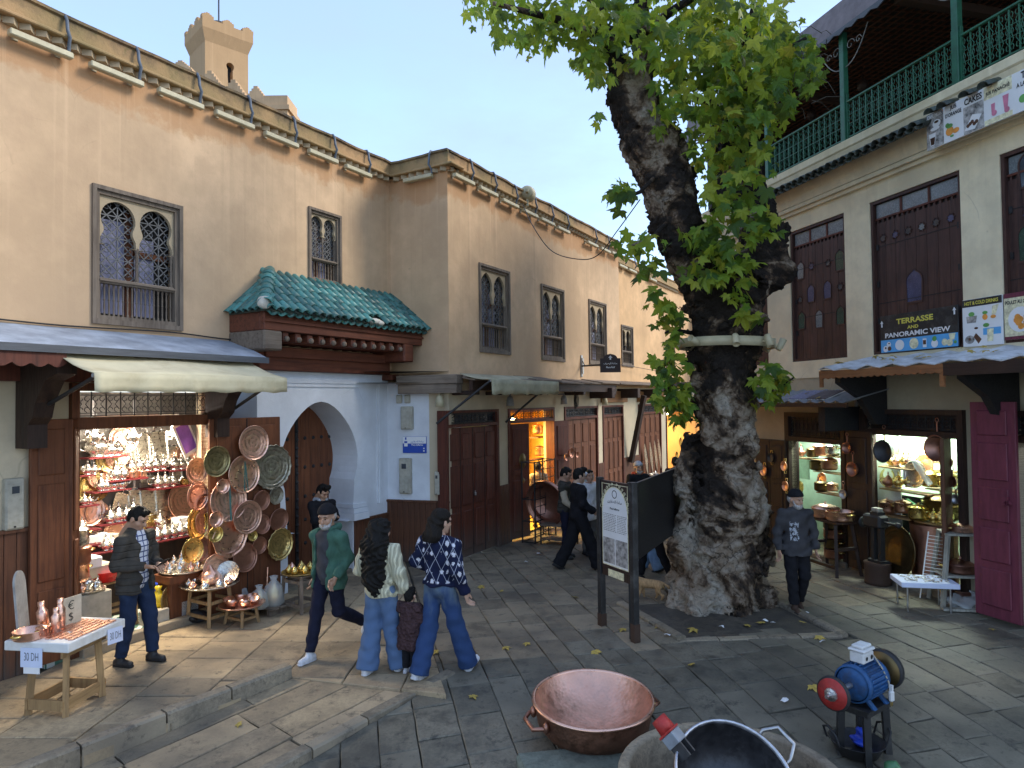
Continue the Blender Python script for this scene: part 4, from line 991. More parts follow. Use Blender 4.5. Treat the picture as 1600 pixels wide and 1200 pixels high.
obj('lettering',ar_,M('white_sign'),t,ms)
for i,(p,y,l) in enumerate(((687,627,'cream wall lamp beside the beam end by the white wall'),(797,627,'small dark wall lamp left of the yellow transom'),(881,625,'small wall lamp between the yellow shop and the next door'),(945,627,'small wall lamp beside the far lintel board'))):
    fr=SP if i==0 else W2;s,z=fr.px(p,y,.15);t=thing('wall_lamp',l,'lamp',fr.at(s,0,z),'small wall lamps')
    m=M('lamp_paint' if i in (0,3) else 'grey_paint');obj('shade',MB().lathe([(.001,.11),(.05,.10),(.075,.02),(.082,-.10),(.07,-.10),(.06,.0),(.001,.06)],16,T((0,-.15,0))),m,t);obj('stem',MB().bar((0,0,.14),(0,-.15,.14),.03).bar((0,-.15,.10),(0,-.15,.15),.03),m,t)
s,z=W2.px(898,622,.1)
mb=MB()
for k in range(6):mb.tube([(.05*math.sin(q)*(1+.1*k)+.01*k,-.1-.01*k,.22*math.cos(q)*(1-.05*k)) for q in [j*PI/8 for j in range(16)]],.006,4,closed=True)
tag(obj('cable_coil',mb,M('cable'),None,W2.at(s,0,z-.05)),'coil of black cable hanging under the sheet canopy','cable')
for i in range(2):meter(SP,618.5+i*13,627+i*13,617,630,('left' if i==0 else 'right')+' of two small white junction boxes above the beige cover',win=False,deep=.05)
cable([W1.w(-7.4,.03,zc0+.06),W1.w(-6,.03,zc0+.02),W1.w(-4.6,.03,zc0+.05),W1.w(-3.6,.05,zc0+.02),W1.w(-3.1,.04,zc0+.12)],'thin black cable running along the top of the grey sheet canopy',.010)
cable([W2.w(7.2,.02,3.92),W2.w(9,.03,3.95),W2.w(12,.1,3.86)],'thin wire under the far window beside the direction sign',.008)
# ---------------------------------------------------------------- tower and battlements behind
tp=AT(342,100,26);TW=1.62
tower=thing('tower','square peach tower with battlements, keyhole window and flagpole','tower',T((tp.x,tp.y,0))@RZ(R(44)))
def tz(py): return AT(342,py,26-.8).z
z0,z1,z2,z3=5,tz(70),tz(52),tz(29)
plaster('plaster_tower',(.60,.40,.23),(.46,.29,.15),(12,17),.25)
kh=horseshoe(.12,tz(98),.15,tz(132),.10,n=10);tm=MB()
holed(tm,kh,(-TW/2,TW/2,tz(134),tz(88)),-TW/2,.3,30);tm.box(-TW/2,TW/2,-TW/2,-TW/2+.3,z0,tz(134));tm.box(-TW/2,TW/2,-TW/2,-TW/2+.3,tz(88),z1)
tm.box(-TW/2,TW/2,-TW/2+.3,TW/2,z0,z1)
obj('shaft',tm,M('plaster_tower'),tower)
obj('window_recess',MB().box(-.1,.4,-TW/2+.28,-TW/2+.299,tz(134),tz(88)),M('black'),tower)
b=.14
obj('collar',MB().add([(sx*(TW/2+o),sy*(TW/2+o),z) for z,o in ((z1,0.001),(z2,b),(z2+.35,b)) for sx,sy in ((-1,-1),(1,-1),(1,1),(-1,1))],[(j*4+i,j*4+(i+1)%4,j*4+4+(i+1)%4,j*4+4+i) for j in (0,1) for i in range(4)]+[(8,9,10,11)]),M('plaster_tower'),tower)
mer=MB()
mz0=z2+.35;hw=TW/2+b
def merlon(x,y,w_,d_,h_):mb=MB().box(-w_/2,w_/2,-d_/2,d_/2,0,h_*.6).box(-w_*.33,w_*.33,-d_/2+.002,d_/2-.002,h_*.6,h_*.8).box(-w_*.15,w_*.15,-d_/2+.004,d_/2-.004,h_*.8,h_);return obj('merlon',mb,M('plaster_tower'),tower,T((x,y,mz0)))
H_=z3-mz0
for x in (-hw+.2,0,hw-.2):
    merlon(x,-hw+.1,.42,.2,H_);merlon(x,hw-.1,.42,.2,H_)
for y in (-.3,.35):
    for x in (-hw+.1,hw-.1):obj('merlon',MB().box(-.1,.1,-.2,.2,0,H_*.7).box(-.098,.098,-.1,.1,H_*.7,H_),M('plaster_tower'),tower,T((x,y,mz0)))
obj('dome',MB().lathe([(.6,0),(.58,.18),(.45,.40),(.25,.52),(.001,.58)],16,T((0,0,mz0-.05))),M('parapet'),tower)
obj('flagpole',MB().tube([(0,0,mz0),(.0,0,mz0+4)],.03,6),M('steel_dark'),tower)
bt=thing('battlement_wall','row of stepped peach merlons showing above the parapet beside the tower','wall',T(AT(360,160,18).xy.to_3d()))
def stepm(p0,p1,ytop,ybase,Y):
    a=AT(p0,ybase,Y);b_=AT(p1,ybase,Y);zt=AT((p0+p1)/2,ytop,Y).z;W_=b_.x-a.x;zb_=a.z-.6;h=zt-a.z;mb=MB();mb.box(0,W_,0,.35,zb_,a.z)
    for k in range(5):mb.box(W_*.09*(k+.5),W_-W_*.09*(k+.5),.0+.002*k,.35-.002*k,a.z+h*k/5+.001,a.z+h*(k+1)/5)
    part('merlon',mb,M('plaster_tower'),bt,T((a.x,a.y,0)))
for q in ((262,300,94,108,18),(308,346,110,134,18),(344,384,124,150,18),(382,416,134,154,17.5)):stepm(*q)
a=AT(412,178,17);b_=AT(449,178,17)
part('pier',MB().box(0,b_.x-a.x,0,.8,4,AT(430,149,17).z).box(-.06,b_.x-a.x+.06,-.06,.86,AT(430,172,17).z,AT(430,165,17).z),M('plaster_tower'),bt,T((a.x,a.y,0)))
part('base_wall',MB().box(-1.0,(b_.x-a.x)+.4,1.0,1.4,4,AT(430,176,18).z),M('plaster_tower'),bt,T((a.x-2.2,a.y,0)))
# ---------------------------------------------------------------- right building with the terrace
def rs(px,py=620,out=0.0): return RB.px(px,py,out)[0]
cafe=thing('cafe_building','cream building with dark carved shutters and a covered roof terrace','building',T(RB.w(0,0,0)))
def rp(name,mb,mt,root=None): return part(name,mb,M(mt),root or cafe,RB.m)
R0=(rs(1238,800),rs(1319,800));R1=(rs(1358,800),rs(1502,800));R2=(rs(1592,800),rs(1592,800)+1.8)
sh_t,sh_b=6.13,3.62
shut=[(rs(1233,360),rs(1318.5,340)),(rs(1358,318),rs(1499,267)),(rs(1561,250),rs(1561,250)+1.6),(-5.0,rs(1201,560))]
sR0,sR1=-5.6,6.5;TERR=7.12;r1top=RB.px(1430,680)[1];r1tr=RB.px(1430,646)[1];r0top=RB.px(1275,690)[1];r0tr=RB.px(1275,650)[1]
rp('wall',wall_grid(MB(),sR0,sR1,3.3,TERR-.05,[(a,b,sh_b,sh_t) for a,b in shut]),'plaster_cream')
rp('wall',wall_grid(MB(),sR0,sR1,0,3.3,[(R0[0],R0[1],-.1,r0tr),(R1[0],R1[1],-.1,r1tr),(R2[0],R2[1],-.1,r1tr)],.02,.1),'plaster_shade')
rp('moulding',MB().box(sR0,sR1,-.07,.0,6.42,6.48).box(sR0,sR1,-.13,.0,6.483,6.55),'plaster_cream')
rp('terrace_slab',MB().box(sR0,sR1,-.30,5.0,TERR-.05,TERR+.10,bev=.02),'plaster_cream')
rp('cornice',MB().add([(sR0,-.13,6.56),(sR1,-.13,6.56),(sR1,-.29,TERR-.06),(sR0,-.29,TERR-.06),(sR0,0,6.56),(sR1,0,6.56),(sR1,0,TERR-.06),(sR0,0,TERR-.06)],[(0,1,2,3),(4,7,6,5),(0,3,7,4),(1,5,6,2),(3,2,6,7),(0,4,5,1)]),'plaster_cream')
dtile=tile_me(.085,.075,.34);dm_=dtile.copy();dm_.materials.clear();dm_.materials.append(M('tile_dark'))
k=0;s=rs(1200,300,.4)-.6
while s<rs(1445,200,.4):
    part('roof_tile',dm_,None,cafe,RB.m@T((s,-.36,6.86))@RX(R(24)+random.uniform(-.06,.06))@RZ(random.uniform(-.05,.05)))
    part('roof_tile',dm_,None,cafe,RB.m@T((s+.085,-.34,6.87))@RX(R(24))@RY(PI));s+=.17;k+=1
for i,s in enumerate((rs(1460,190,.4),rs(1480,185,.4),rs(1515,160,.4),rs(1545,150,.4))):part('roof_tile',dm_,None,cafe,RB.m@T((s,-.34,6.95))@RX(R(20)))
def star(cx,cz,r,n=8): return [(cx+(r if i%2==0 else r*.62)*math.cos(PI*i/n+.2),cz+(r if i%2==0 else r*.62)*math.sin(PI*i/n+.2)) for i in range(2*n)]
def archp(cx,zb,w_,h_): return [(cx-w_/2,zb),(cx+w_/2,zb)]+[(cx+w_*.55*math.cos(q*PI/10),zb+h_-w_*.55+w_*.55*math.sin(q*PI/10)+(w_*.12 if q==5 else 0)) for q in range(0,11)]
def shutter(a,b,lay):
    W_,H_=b-a,sh_t-sh_b;o=part('shutter',MB().box(.03,W_-.03,.11,.14,.03,H_-.03),M('black'),cafe,RB.at(a,0,sh_b))
    obj('frame',MB().box(0,.05,.02,.16,0,H_).box(W_-.05,W_,.02,.16,0,H_).box(.05,W_-.05,.02,.16,0,.05).box(.05,W_-.05,.02,.16,H_-.05,H_),M('wood_shutter'),o)
    n=max(4,round(W_/.2));top=H_*.875
    for i in range(n):
        x0,x1=.05+(W_-.1)*i/n,.05+(W_-.1)*(i+1)/n;m=(x0+x1)/2;q=(x1-x0)*.22
        mb=MB().prism([(x0+.003,.05),(x1-.003,.05),(x1-.003,top-.05),(x0+(x1-x0)*.75+q*.4,top-.05),(x0+(x1-x0)*.75+q*.4,top+.02),(x0+(x1-x0)*.75-q*.4,top+.02),(x0+(x1-x0)*.75-q*.4,top-.05),(x0+(x1-x0)*.25+q*.4,top-.05),(x0+(x1-x0)*.25+q*.4,top+.02),(x0+(x1-x0)*.25-q*.4,top+.02),(x0+(x1-x0)*.25-q*.4,top-.05),(x0+.003,top-.05)],.035,T((0,.07,0)))
        obj('plank',mb,M('wood_shutter'),o)
    for f in (.33,.70):obj('batten_joint',MB().box(.05,W_-.05,.064,.07,H_*f-.006,H_*f+.006),M('black'),o)
    for k in range(1,4):obj('pane',MB().box(.05+(W_-.1)*(k-1)/3+.02,.05+(W_-.1)*k/3-.02,.075,.085,top+.03,H_-.06),M('glass_grey'),o)
    obj('glazing_bars',MB().box(.05,W_-.05,.06,.10,top,top+.03).box(.05+(W_-.1)/3-.02,.05+(W_-.1)/3+.02,.06,.1,top+.03,H_-.05).box(.05+(W_-.1)*2/3-.02,.05+(W_-.1)*2/3+.02,.06,.1,top+.03,H_-.05),M('wood_door'),o)
    for kind,fx,fz,sz,gl in lay:
        P_=star(W_*fx,H_*fz,sz*.5) if kind=='s' else archp(W_*fx,H_*fz,sz,sz*1.75)
        big=[(W_*fx+(x-W_*fx)*1.16,(z-sum(p[1] for p in P_)/len(P_))*1.10+sum(p[1] for p in P_)/len(P_)) for x,z in P_]
        obj('opening_trim',MB().ring(P_,big,.012,T((0,.056,0))),M('wood_shutter'),o);obj('pane',MB().prism(P_,.004,T((0,.0665,0))),M(gl),o)
    for z in (.25,.55,.85):
        for x in (.09,W_-.09):obj('hinge',MB().box(x-.02,x+.02,.05,.07,H_*z*.8,H_*z*.8+.09),M('iron'),o)
    return o
shutter(*shut[0],[('a',.15,.63,.17,'glass_grey'),('s',.36,.70,.16,'glass_blue'),('s',.66,.69,.14,'glass_dark'),('a',.86,.62,.19,'glass_green'),('s',.13,.47,.14,'glass_dark'),('a',.34,.44,.17,'glass_blue'),('a',.64,.44,.17,'glass_blue'),('s',.86,.50,.15,'glass_dark'),('a',.15,.25,.17,'glass_green'),('a',.48,.24,.17,'glass_grey'),('a',.85,.24,.17,'glass_green')])
shutter(*shut[1],[('s',.12+.15*i,.75,.14,('glass_dark','glass_blue','glass_dark','glass_grey','glass_dark','glass_blue')[i]) for i in range(6)]+[('a',.47,.31,.26,'glass_blue')])
shutter(*shut[2],[('a',.22,.80,.24,'glass_dark'),('s',.22,.66,.24,'glass_blue'),('a',.2,.42,.26,'glass_green'),('s',.7,.66,.24,'glass_blue')])
shutter(*shut[3],[('a',.8,.63,.17,'glass_grey'),('a',.8,.25,.17,'glass_green')])
rt=thing('terrace_railing','green wrought iron railing of scrolled balusters along the roof terrace','railing',RB.at(0,.2,TERR+.1))
posts=[rs(1202,300,.2),rs(1320,180,.2),rs(1496,80,.2)];posts=[*posts,posts[2]+1.75,posts[2]+3.5]
zr0,zr1=TERR+.17,RB.px(1350,146,.2)[1]
bal=MB();h=zr1-zr0
bal.bar((0,0,0),(0,0,h),.016)
for sg in (-1,1):
    for z in (.14,.5,.86):
        bal.tube([(sg*(.028+.024*math.cos(q)),0,h*z+sg*.03*math.sin(q)*1.3) for q in [j*PI/3+PI for j in range(6)]],.006,4,smooth=False)
    bal.tube([(sg*.012,0,h*.18),(sg*.05,0,h*.3),(sg*.02,0,h*.5),(sg*.05,0,h*.7),(sg*.012,0,h*.82)],.006,4,smooth=False)
bal=bal.mesh('baluster',M('green_paint'))
for a,b in zip(posts,posts[1:]):
    rp('top_rail',MB().box(a+.03,b-.03,-.225,-.175,zr1,zr1+.035,bev=.008),'green_paint',rt);rp('bottom_rail',MB().box(a+.03,b-.03,-.21,-.19,zr0-.02,zr0),'green_paint',rt)
    rp('mid_rail',MB().box(a+.03,b-.03,-.206,-.194,zr0+h*.62,zr0+h*.635).box(a+.03,b-.03,-.206,-.194,zr0+h*.35,zr0+h*.365),'green_paint',rt)
    n=max(2,round((b-a)/.135))
    for i in range(n):part('baluster',bal,None,rt,RB.at(a+(b-a)*(i+.5)/n,.2,zr0))
RZf=RB.px(1290,66,.35)[1]
for s in posts:rp('post',MB().box(s-.05,s+.05,-.25,-.15,TERR+.1,RZf+.1,bev=.008).box(s-.08,s-.055,-.22,-.18,TERR+.1,zr1+.15).box(s+.055,s+.08,-.22,-.18,TERR+.1,zr1+.15),'green_paint',rt)
for s in posts:
    sc_=MB()
    for sg in (-1,1):
        sc_.tube([(s+sg*(.05+.5*t),-.2,RZf-.55+.5*t*t) for t in [j/8 for j in range(9)]],.009,5)
        for c,r_ in ((.16,.10),(.34,.07)):sc_.tube([(s+sg*c+r_*(1-j/14)*math.cos(j*.6),-.2,RZf-.22+r_*(1-j/14)*math.sin(j*.6)) for j in range(12)],.007,4)
    rp('scroll_bracket',sc_,'grey_paint',rt)
roof=thing('terrace_roof','dark pitched terrace roof with lattice ceiling and mauve fascia','roof',RB.at(0,0,RZf))
rp('fascia',MB().add([(sR0,-.36,RZf),(sR1,-.36,RZf),(sR1,-.20,RZf+.62),(sR0,-.20,RZf+.62),(sR0,-.33,RZf),(sR1,-.33,RZf),(sR1,-.1,RZf+.62),(sR0,-.1,RZf+.62)],[(0,1,2,3),(4,7,6,5),(0,3,7,4),(1,5,6,2),(3,2,6,7),(0,4,5,1)]),'mauve_roof',roof)
rp('ceiling',MB().box(sR0,sR1,-.1,5.2,RZf+.40,RZf+.45),'dark_room',roof)
lt=MB()
s=sR0+.05
while s<5.5:
    lt.bar((s,-.32,RZf+.06),(s,3.6,RZf+.36),.022,.02);s+=.16
y=-.2
while y<3.4:lt.box(sR0,5.5,y,y+.022,RZf+.04+.075*(y+.2),RZf+.062+.075*(y+.2));y+=.16
rp('lattice',lt,'wood_plank',roof);se=MB();n=90
se.prism([(sR0+i*(sR1-sR0)/n,RZf-.02-.05*abs(math.sin(i*PI/2))) for i in range(n+1)]+[(sR1,RZf+.03),(sR0,RZf+.03)],.02,T((0,-.385,0)))
rp('scalloped_edge',se,'roof_grey',roof)
rp('beam',MB().box(-2.6,-2.48,-.2,3.5,RZf-.1,RZf+.05),'rusty',roof);rp('beam',MB().box(.6,.74,-.2,3.5,RZf-.08,RZf+.05),'rusty',roof)
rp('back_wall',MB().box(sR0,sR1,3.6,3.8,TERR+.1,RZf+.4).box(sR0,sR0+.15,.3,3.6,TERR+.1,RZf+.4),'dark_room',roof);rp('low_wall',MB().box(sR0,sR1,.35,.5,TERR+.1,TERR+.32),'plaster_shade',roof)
for p,yy in ((1348,132),(1268,178)):
    c=RB.w(rs(p,yy,-1.2),-1.2,RB.px(p,yy,-1.2)[1]);tag(obj('hanging_lantern',MB().lathe([(.001,.2),(.02,.19),(.02,.12),(.08,.06),(.10,-.06),(.06,-.12),(.001,-.13)],12).tube([(0,0,.2),(0,0,.8)],.008,5),M('wood_dark'),None,T(c)),'dim round lantern under the terrace roof near the '+('middle' if p>1300 else 'far')+' post','lantern')
# ---------------------------------------------------------------- signs on the right building
def board(name,label,p0,p1,y0,y1,out,mt,cat='sign',th=.02):
    a,z1=RB.px(p0,y0,out);b,_=RB.px(p1,y0,out);_,z0=RB.px(p0,y1,out);t=thing(name,label,cat,RB.at(a,out-th,z0));obj('panel',MB().box(0,b-a,-th,0,0,z1-z0,bev=.003),M(mt),t);return t,b-a,z1-z0
def pc(t,mb,mt,name='print'):obj(name,mb,M(mt),t)
Y1=-.0225
t,w_,h_=board('terrace_sign','black and blue terrace sign with food pictures on the middle shutter',1375,1497,495,552.5,.03,'black_paint')
pc(t,MB().box(.008,w_-.008,Y1,-.019,.008,h_*.345),'blue_print','blue_band')
pc(t,letters(letters(MB(),'TERRASSE',w_*.47,h_*.80,w=w_*.48,h=h_*.145,y=Y1),'AND',w_*.45,h_*.62,w=w_*.145,h=h_*.085,y=Y1),'yellow_print','lettering')
pc(t,letters(MB(),'PANORAMIC VIEW',w_*.49,h_*.46,w=w_*.84,h=h_*.13,y=Y1),'white_sign','lettering')
mb=MB()
for x,z in ((.025,.70),(.96,.78)):mb.box(w_*x-.012,w_*x+.012,Y1,-.019,h_*z,h_*z+h_*.12);poly(mb,[(w_*x-.032,h_*z+h_*.10),(w_*x+.032,h_*z+h_*.10),(w_*x,h_*z+h_*.18)],Y1)
pc(t,mb,'white_sign','arrows');Y2=-.0245
mb=MB();disc(mb,w_*.075,h_*.11,h_*.085,Y2);disc(mb,w_*.12,h_*.22,h_*.07,Y2);disc(mb,w_*.27,h_*.18,h_*.145,Y2,sz=.95);mb.box(w_*.575,w_*.62,Y2-.001,Y1,h_*.06,h_*.28);disc(mb,w_*.72,h_*.13,h_*.10,Y2);pc(t,mb,'white_sign','printed_dishes')
mb=MB();disc(mb,w_*.46,h_*.185,h_*.14,Y2);disc(mb,w_*.84,h_*.14,h_*.085,Y2);disc(mb,w_*.90,h_*.12,h_*.085,Y2-.001);poly(mb,[(w_*.905,h_*.18),(w_*.955,h_*.18),(w_*.97,h_*.335),(w_*.89,h_*.335)],Y2-.002);pc(t,mb,'dish_cream','printed_dishes')
mb=MB();disc(mb,w_*.125,h_*.245,h_*.032,Y2-.002,sz=.5);disc(mb,w_*.13,h_*.11,h_*.06,Y2-.002);mb.box(w_*.58,w_*.615,Y2-.003,Y1,h_*.13,h_*.24);disc(mb,w_*.075,h_*.13,h_*.03,Y2-.001);pc(t,mb,'cup_brown','printed_drinks')
mb=MB();disc(mb,w_*.72,h_*.25,h_*.065,Y2-.001);disc(mb,w_*.965,h_*.12,h_*.04,Y2-.003);pc(t,mb,'fruit_green','printed_leaves')
t,w_,h_=board('drinks_poster','white hot and cold drinks poster with black heading on the cream pier',1503,1566,470,543,.03,'white_sign')
pc(t,MB().box(.004,w_-.004,Y1,-.019,h_*.84,h_-.004),'black_paint','heading');pc(t,letters(MB(),'HOT & COLD DRINKS',w_*.49,h_*.915,w=w_*.84,h=h_*.075,y=-.0245),'yellow_print','lettering')
mb=MB();disc(mb,w_*.24,h_*.68,h_*.07,Y1,sz=.7);disc(mb,w_*.58,h_*.68,h_*.06,Y1,sz=.6);disc(mb,w_*.6,h_*.42,h_*.07,Y1,sz=.6);pc(t,mb,'fruit_green','printed_leaves')
mb=MB();poly(mb,[(w_*.12,h_*.5),(w_*.35,h_*.5),(w_*.38,h_*.64),(w_*.10,h_*.64)],Y1);disc(mb,w_*.18,h_*.15,h_*.11,Y1,sz=.8);pc(t,mb,'photo_grey','printed_glasses')
mb=MB();disc(mb,w_*.58,h_*.59,h_*.06,Y2);disc(mb,w_*.78,h_*.58,h_*.06,Y2,sz=.6);pc(t,mb,'fruit_orange','printed_fruit')
mb=MB();poly(mb,[(w_*.74,h_*.62),(w_*.84,h_*.62),(w_*.92,h_*.82),(w_*.76,h_*.8)],Y1);poly(mb,[(w_*.62,h_*.08),(w_*.76,h_*.08),(w_*.78,h_*.34),(w_*.62,h_*.34)],Y1);pc(t,mb,'dish_cream','printed_drinks')
mb=MB();disc(mb,w_*.35,h_*.38,h_*.045,Y1,sz=.5);poly(mb,[(w_*.28,h_*.2),(w_*.40,h_*.05),(w_*.48,h_*.14),(w_*.34,h_*.28)],Y1);disc(mb,w_*.18,h_*.16,h_*.03,Y2);pc(t,mb,'cup_brown','printed_cups')
mb=MB().box(w_*.52,w_*.95,Y1+.001,-.019,h_*.22,h_*.36);pc(t,mb,'blue_print','printed_sky')
t,w_,h_=board('menu_poster','cream and maroon menu poster with chicken dish beside the drinks poster',1568,1620,460,532,.03,'dish_cream')
pc(t,MB().box(.0,w_,Y1,-.019,h_*.90,h_).box(0,w_,Y1,-.019,0,h_*.07),'pink_paint','bands');pc(t,letters(MB(),'POULET AU CITRON',w_*.5,h_*.80,w=w_*.9,h=h_*.08,y=Y1),'black','lettering')
pc(t,disc(MB(),w_*.5,h_*.42,h_*.27,Y1),'white_sign','printed_plate');mb=MB()
for i in range(9):disc(mb,w_*.5+w_*.22*math.cos(i*2.4)*(i%3)/2,h_*.42+h_*.15*math.sin(i*2.4)*(i%3)/2,h_*.07,Y2-.0005*i,9)
pc(t,mb,'fruit_orange','printed_food')
t,w_,h_=board('menu_banner','long white menu banner with coffee, juice and cake pictures under the green railing',1447,1640,181,237,.34,'white_sign')
q=w_/5.0
pc(t,MB().box(.005,q*.82,Y1,-.019,.005,h_-.005),'photo_grey','photo_panel');pc(t,MB().box(q*1.72,q*2.58,Y1,-.019,.005,h_*.72),'photo_grey','photo_panel')
pc(t,MB().box(q*2.6,q*3.7,Y1,-.019,h_*.66,h_-.005),'dish_cream','yellow_band');pc(t,MB().box(q*2.6,q*3.7,Y1,-.019,.005,h_*.14),'dish_cream','yellow_band')
mb=MB();letters(mb,'JUS',q*1.28,h_*.88,w=q*.3,h=h_*.13,y=Y2);letters(mb,"D'ORANGE",q*1.28,h_*.72,w=q*.72,h=h_*.11,y=Y2);letters(mb,'CAKES',q*2.15,h_*.85,w=q*.75,h=h_*.17,y=Y2);letters(mb,'JUS PANACHÈ',q*3.15,h_*.80,w=q*.95,h=h_*.14,y=Y2);letters(mb,'THE',q*4.3,h_*.87,w=q*.5,h=h_*.17,y=Y2);letters(mb,'A LA MENTHE',q*4.35,h_*.66,w=q*.95,h=h_*.11,y=Y2);pc(t,mb,'black','lettering')
mb=MB();letters(mb,'CAFE NOIR',q*.41,h_*.90,w=q*.7,h=h_*.11,y=Y2);disc(mb,q*.5,h_*.66,h_*.13,Y2,sz=.8);disc(mb,q*.42,h_*.53,h_*.15,Y2,sz=.35);poly(mb,[(q*.2,h_*.08),(q*.4,h_*.08),(q*.46,h_*.42),(q*.12,h_*.42)],Y2);poly(mb,[(q*1.75,h_*.1),(q*2.2,h_*.06),(q*2.5,h_*.38),(q*2.1,h_*.46)],Y2);pc(t,mb,'white_sign','printed_cups')
mb=MB();disc(mb,q*.5,h_*.70,h_*.07,Y2-.002,sz=.5);poly(mb,[(q*.22,h_*.1),(q*.38,h_*.1),(q*.42,h_*.3),(q*.18,h_*.3)],Y2-.002);pc(t,mb,'cup_brown','printed_coffee')
for i in range(5):disc(mb,q*(1.92+.09*i),h_*(.2+.035*(i%3)),h_*.05,Y2-.003)
pc(t,mb,'cup_brown','printed_cakes')
mb=MB();disc(mb,q*1.10,h_*.28,h_*.12,Y2);disc(mb,q*1.38,h_*.24,h_*.10,Y2,sz=.7);pc(t,mb,'fruit_orange','printed_oranges')
mb=MB();disc(mb,q*1.1,h_*.42,h_*.10,Y2-.001,sz=.6);disc(mb,q*1.0,h_*.46,h_*.06,Y2-.001);disc(mb,q*1.2,h_*.13,h_*.06,Y2-.001,sz=.5);disc(mb,q*4.1,h_*.3,h_*.1,Y2);pc(t,mb,'fruit_green','printed_leaves')
mb=MB();poly(mb,[(q*3.4,h_*.2),(q*3.52,h_*.2),(q*3.58,h_*.58),(q*3.34,h_*.58)],Y2);disc(mb,q*3.0,h_*.25,h_*.07,Y2);poly(mb,[(q*2.9,h_*.22),(q*3.02,h_*.22),(q*3.04,h_*.5),(q*2.88,h_*.5)],Y2+.0005);disc(mb,q*3.5,h_*.2,h_*.07,Y2-.001);pc(t,mb,'drink_pink','printed_juice')
# ---------------------------------------------------------------- shop fronts on the right
def rframe(a,b,top,tr,nm,mt='wood_dark'):
    rp('shop_frame',MB().box(a-.12,a,-.05,.18,0,tr+.06).box(b,b+.10,-.05,.18,0,tr+.06).box(a,b,-.05,.18,top-.02,top+.07).box(a,b,-.05,.18,tr-.02,tr+.06),mt)
    rp('transom_grille',scroll_grille(MB(),a,b,top+.08,tr-.03,.02,12,.008),'iron');rp('transom_board',MB().box(a,b,.08,.1,top+.07,tr-.02),'wood_dark')
rframe(R1[0],R1[1],r1top,r1tr,'R1');rframe(R0[0],R0[1],r0top,r0tr,'R0');rframe(R2[0],R2[1],r1top,r1tr,'R2')
def rcanopy(name,label,s0,s1,zw,zf_,out,mt,leaves=True):
    t=thing(name,label,'canopy',RB.at((s0+s1)/2,0,zf_));n=48;V=[]
    for j,(o,z) in enumerate(((-.02,zw),(out,zf_))):
        for i in range(n+1):V.append((s0+(s1-s0)*i/n,-o,z+.022*math.sin(i*PI*.5)+.03*noise.noise(Vector((i*.3,j,s0)))))
    o=rp('roof_sheet',MB().add(V,[(i,i+1,n+2+i,n+1+i)[::-1] for i in range(n)]),mt,t);md=o.modifiers.new('t','SOLIDIFY');md.thickness=.015
    return t
zcf=RB.px(1380,574,.95)[1];s_l,s_r=rs(1281,578,.95),rs(1281,578,.95)+5.5
plain('sheet_white',(.55,.57,.60),.7,var=.3,sc=5,dirt=(.25,.22,.17));
c1_=rcanopy('shop_canopy','corrugated sheet canopy with orange scalloped board over the copper shop',s_l,s_r,zcf+.22,zcf+.03,.98,'sheet_white')
s_m=rs(1475,568,.95);n=60;L=s_m-s_l
rp('scalloped_board',MB().prism([(s_l,zcf),(s_m,zcf)]+[(s_m-L*i/n,zcf-.10-.03*abs(math.sin(i*PI*18/n))) for i in range(n+1)],.025,T((0,-.97,0))),'wood_orange',c1_)
rp('side_board',MB().box(s_l,s_l+.03,-.94,-.0,zcf-.1,zcf+.02),'wood_orange',c1_);rp('edge_board',MB().box(s_m,s_r,-.97,-.93,zcf-.16,zcf),'wood_dark_x',c1_);rp('drop_board',MB().box(s_l,s_l+.06,-.965,-.93,zcf-.26,zcf-.10),'wood_orange',c1_);rp('drop_board',MB().box(s_m-.06,s_m,-.965,-.93,zcf-.30,zcf-.10),'wood_orange',c1_)
for s in (s_l+.25,rs(1560,600,.2),s_r-1.2):rp('bracket',MB().prism([(0,0),(0,.80),(-.88,.80),(-.88,.66),(-.5,.42),(-.22,.0)],.12,Matrix(((0,1,0,s),(1,0,0,0),(0,0,1,zcf-.86),(0,0,0,1)))),'black',c1_)
zc2=RB.px(1260,627,.8)[1];c2_=rcanopy('shop_canopy','low rusty sheet canopy behind the tree trunk',max(sR0,rs(1322,620,.8)-3.6),rs(1322,620,.8),zc2+.18,zc2,.8,'zinc')
rp('edge_board',MB().box(max(sR0,rs(1322,620,.8)-3.6),rs(1322,620,.8),-.80,-.76,zc2-.1,zc2-.03),'wood_dark_x',c2_);rp('bracket',MB().box(rs(1322,620,.4)-.3,rs(1322,620,.4)-.15,-.7,0,zc2-.5,zc2-.1),'black',c2_)
for i,(p,q_) in enumerate(((1256,1285),(1286,1318))):
    a,z1=RB.px(p,616,.35);b,_=RB.px(q_,616,.35);t=thing('corrugated_sheet',('blue' if i==0 else 'mauve')+' corrugated offcut lying on the low rusty canopy','sheet',RB.at(a,.5,zc2+.10));mb=MB()
    for k in range(7):mb.box((b-a)*k/7,(b-a)*(k+.55)/7,-.2,.2,.0,.02,RX(R(20)))
    obj('ribs',mb,M('curtain' if i==0 else 'mauve_roof'),t);obj('sheet',MB().box(0,b-a,-.2,.2,-.012,-.001,RX(R(20))),M('white_paint'),t)
rp('downpipe',MB().tube([(rs(1342,700),-.04,r1tr-.1),(rs(1342,600),-.04,zcf-.1)],.03,8),'grey_paint')
def room(pts,z0,z1,wall_m,floor_m,name,label):
    t=thing(name,label,'room',RB.at(pts[0][0],-pts[0][1],0)) if False else None
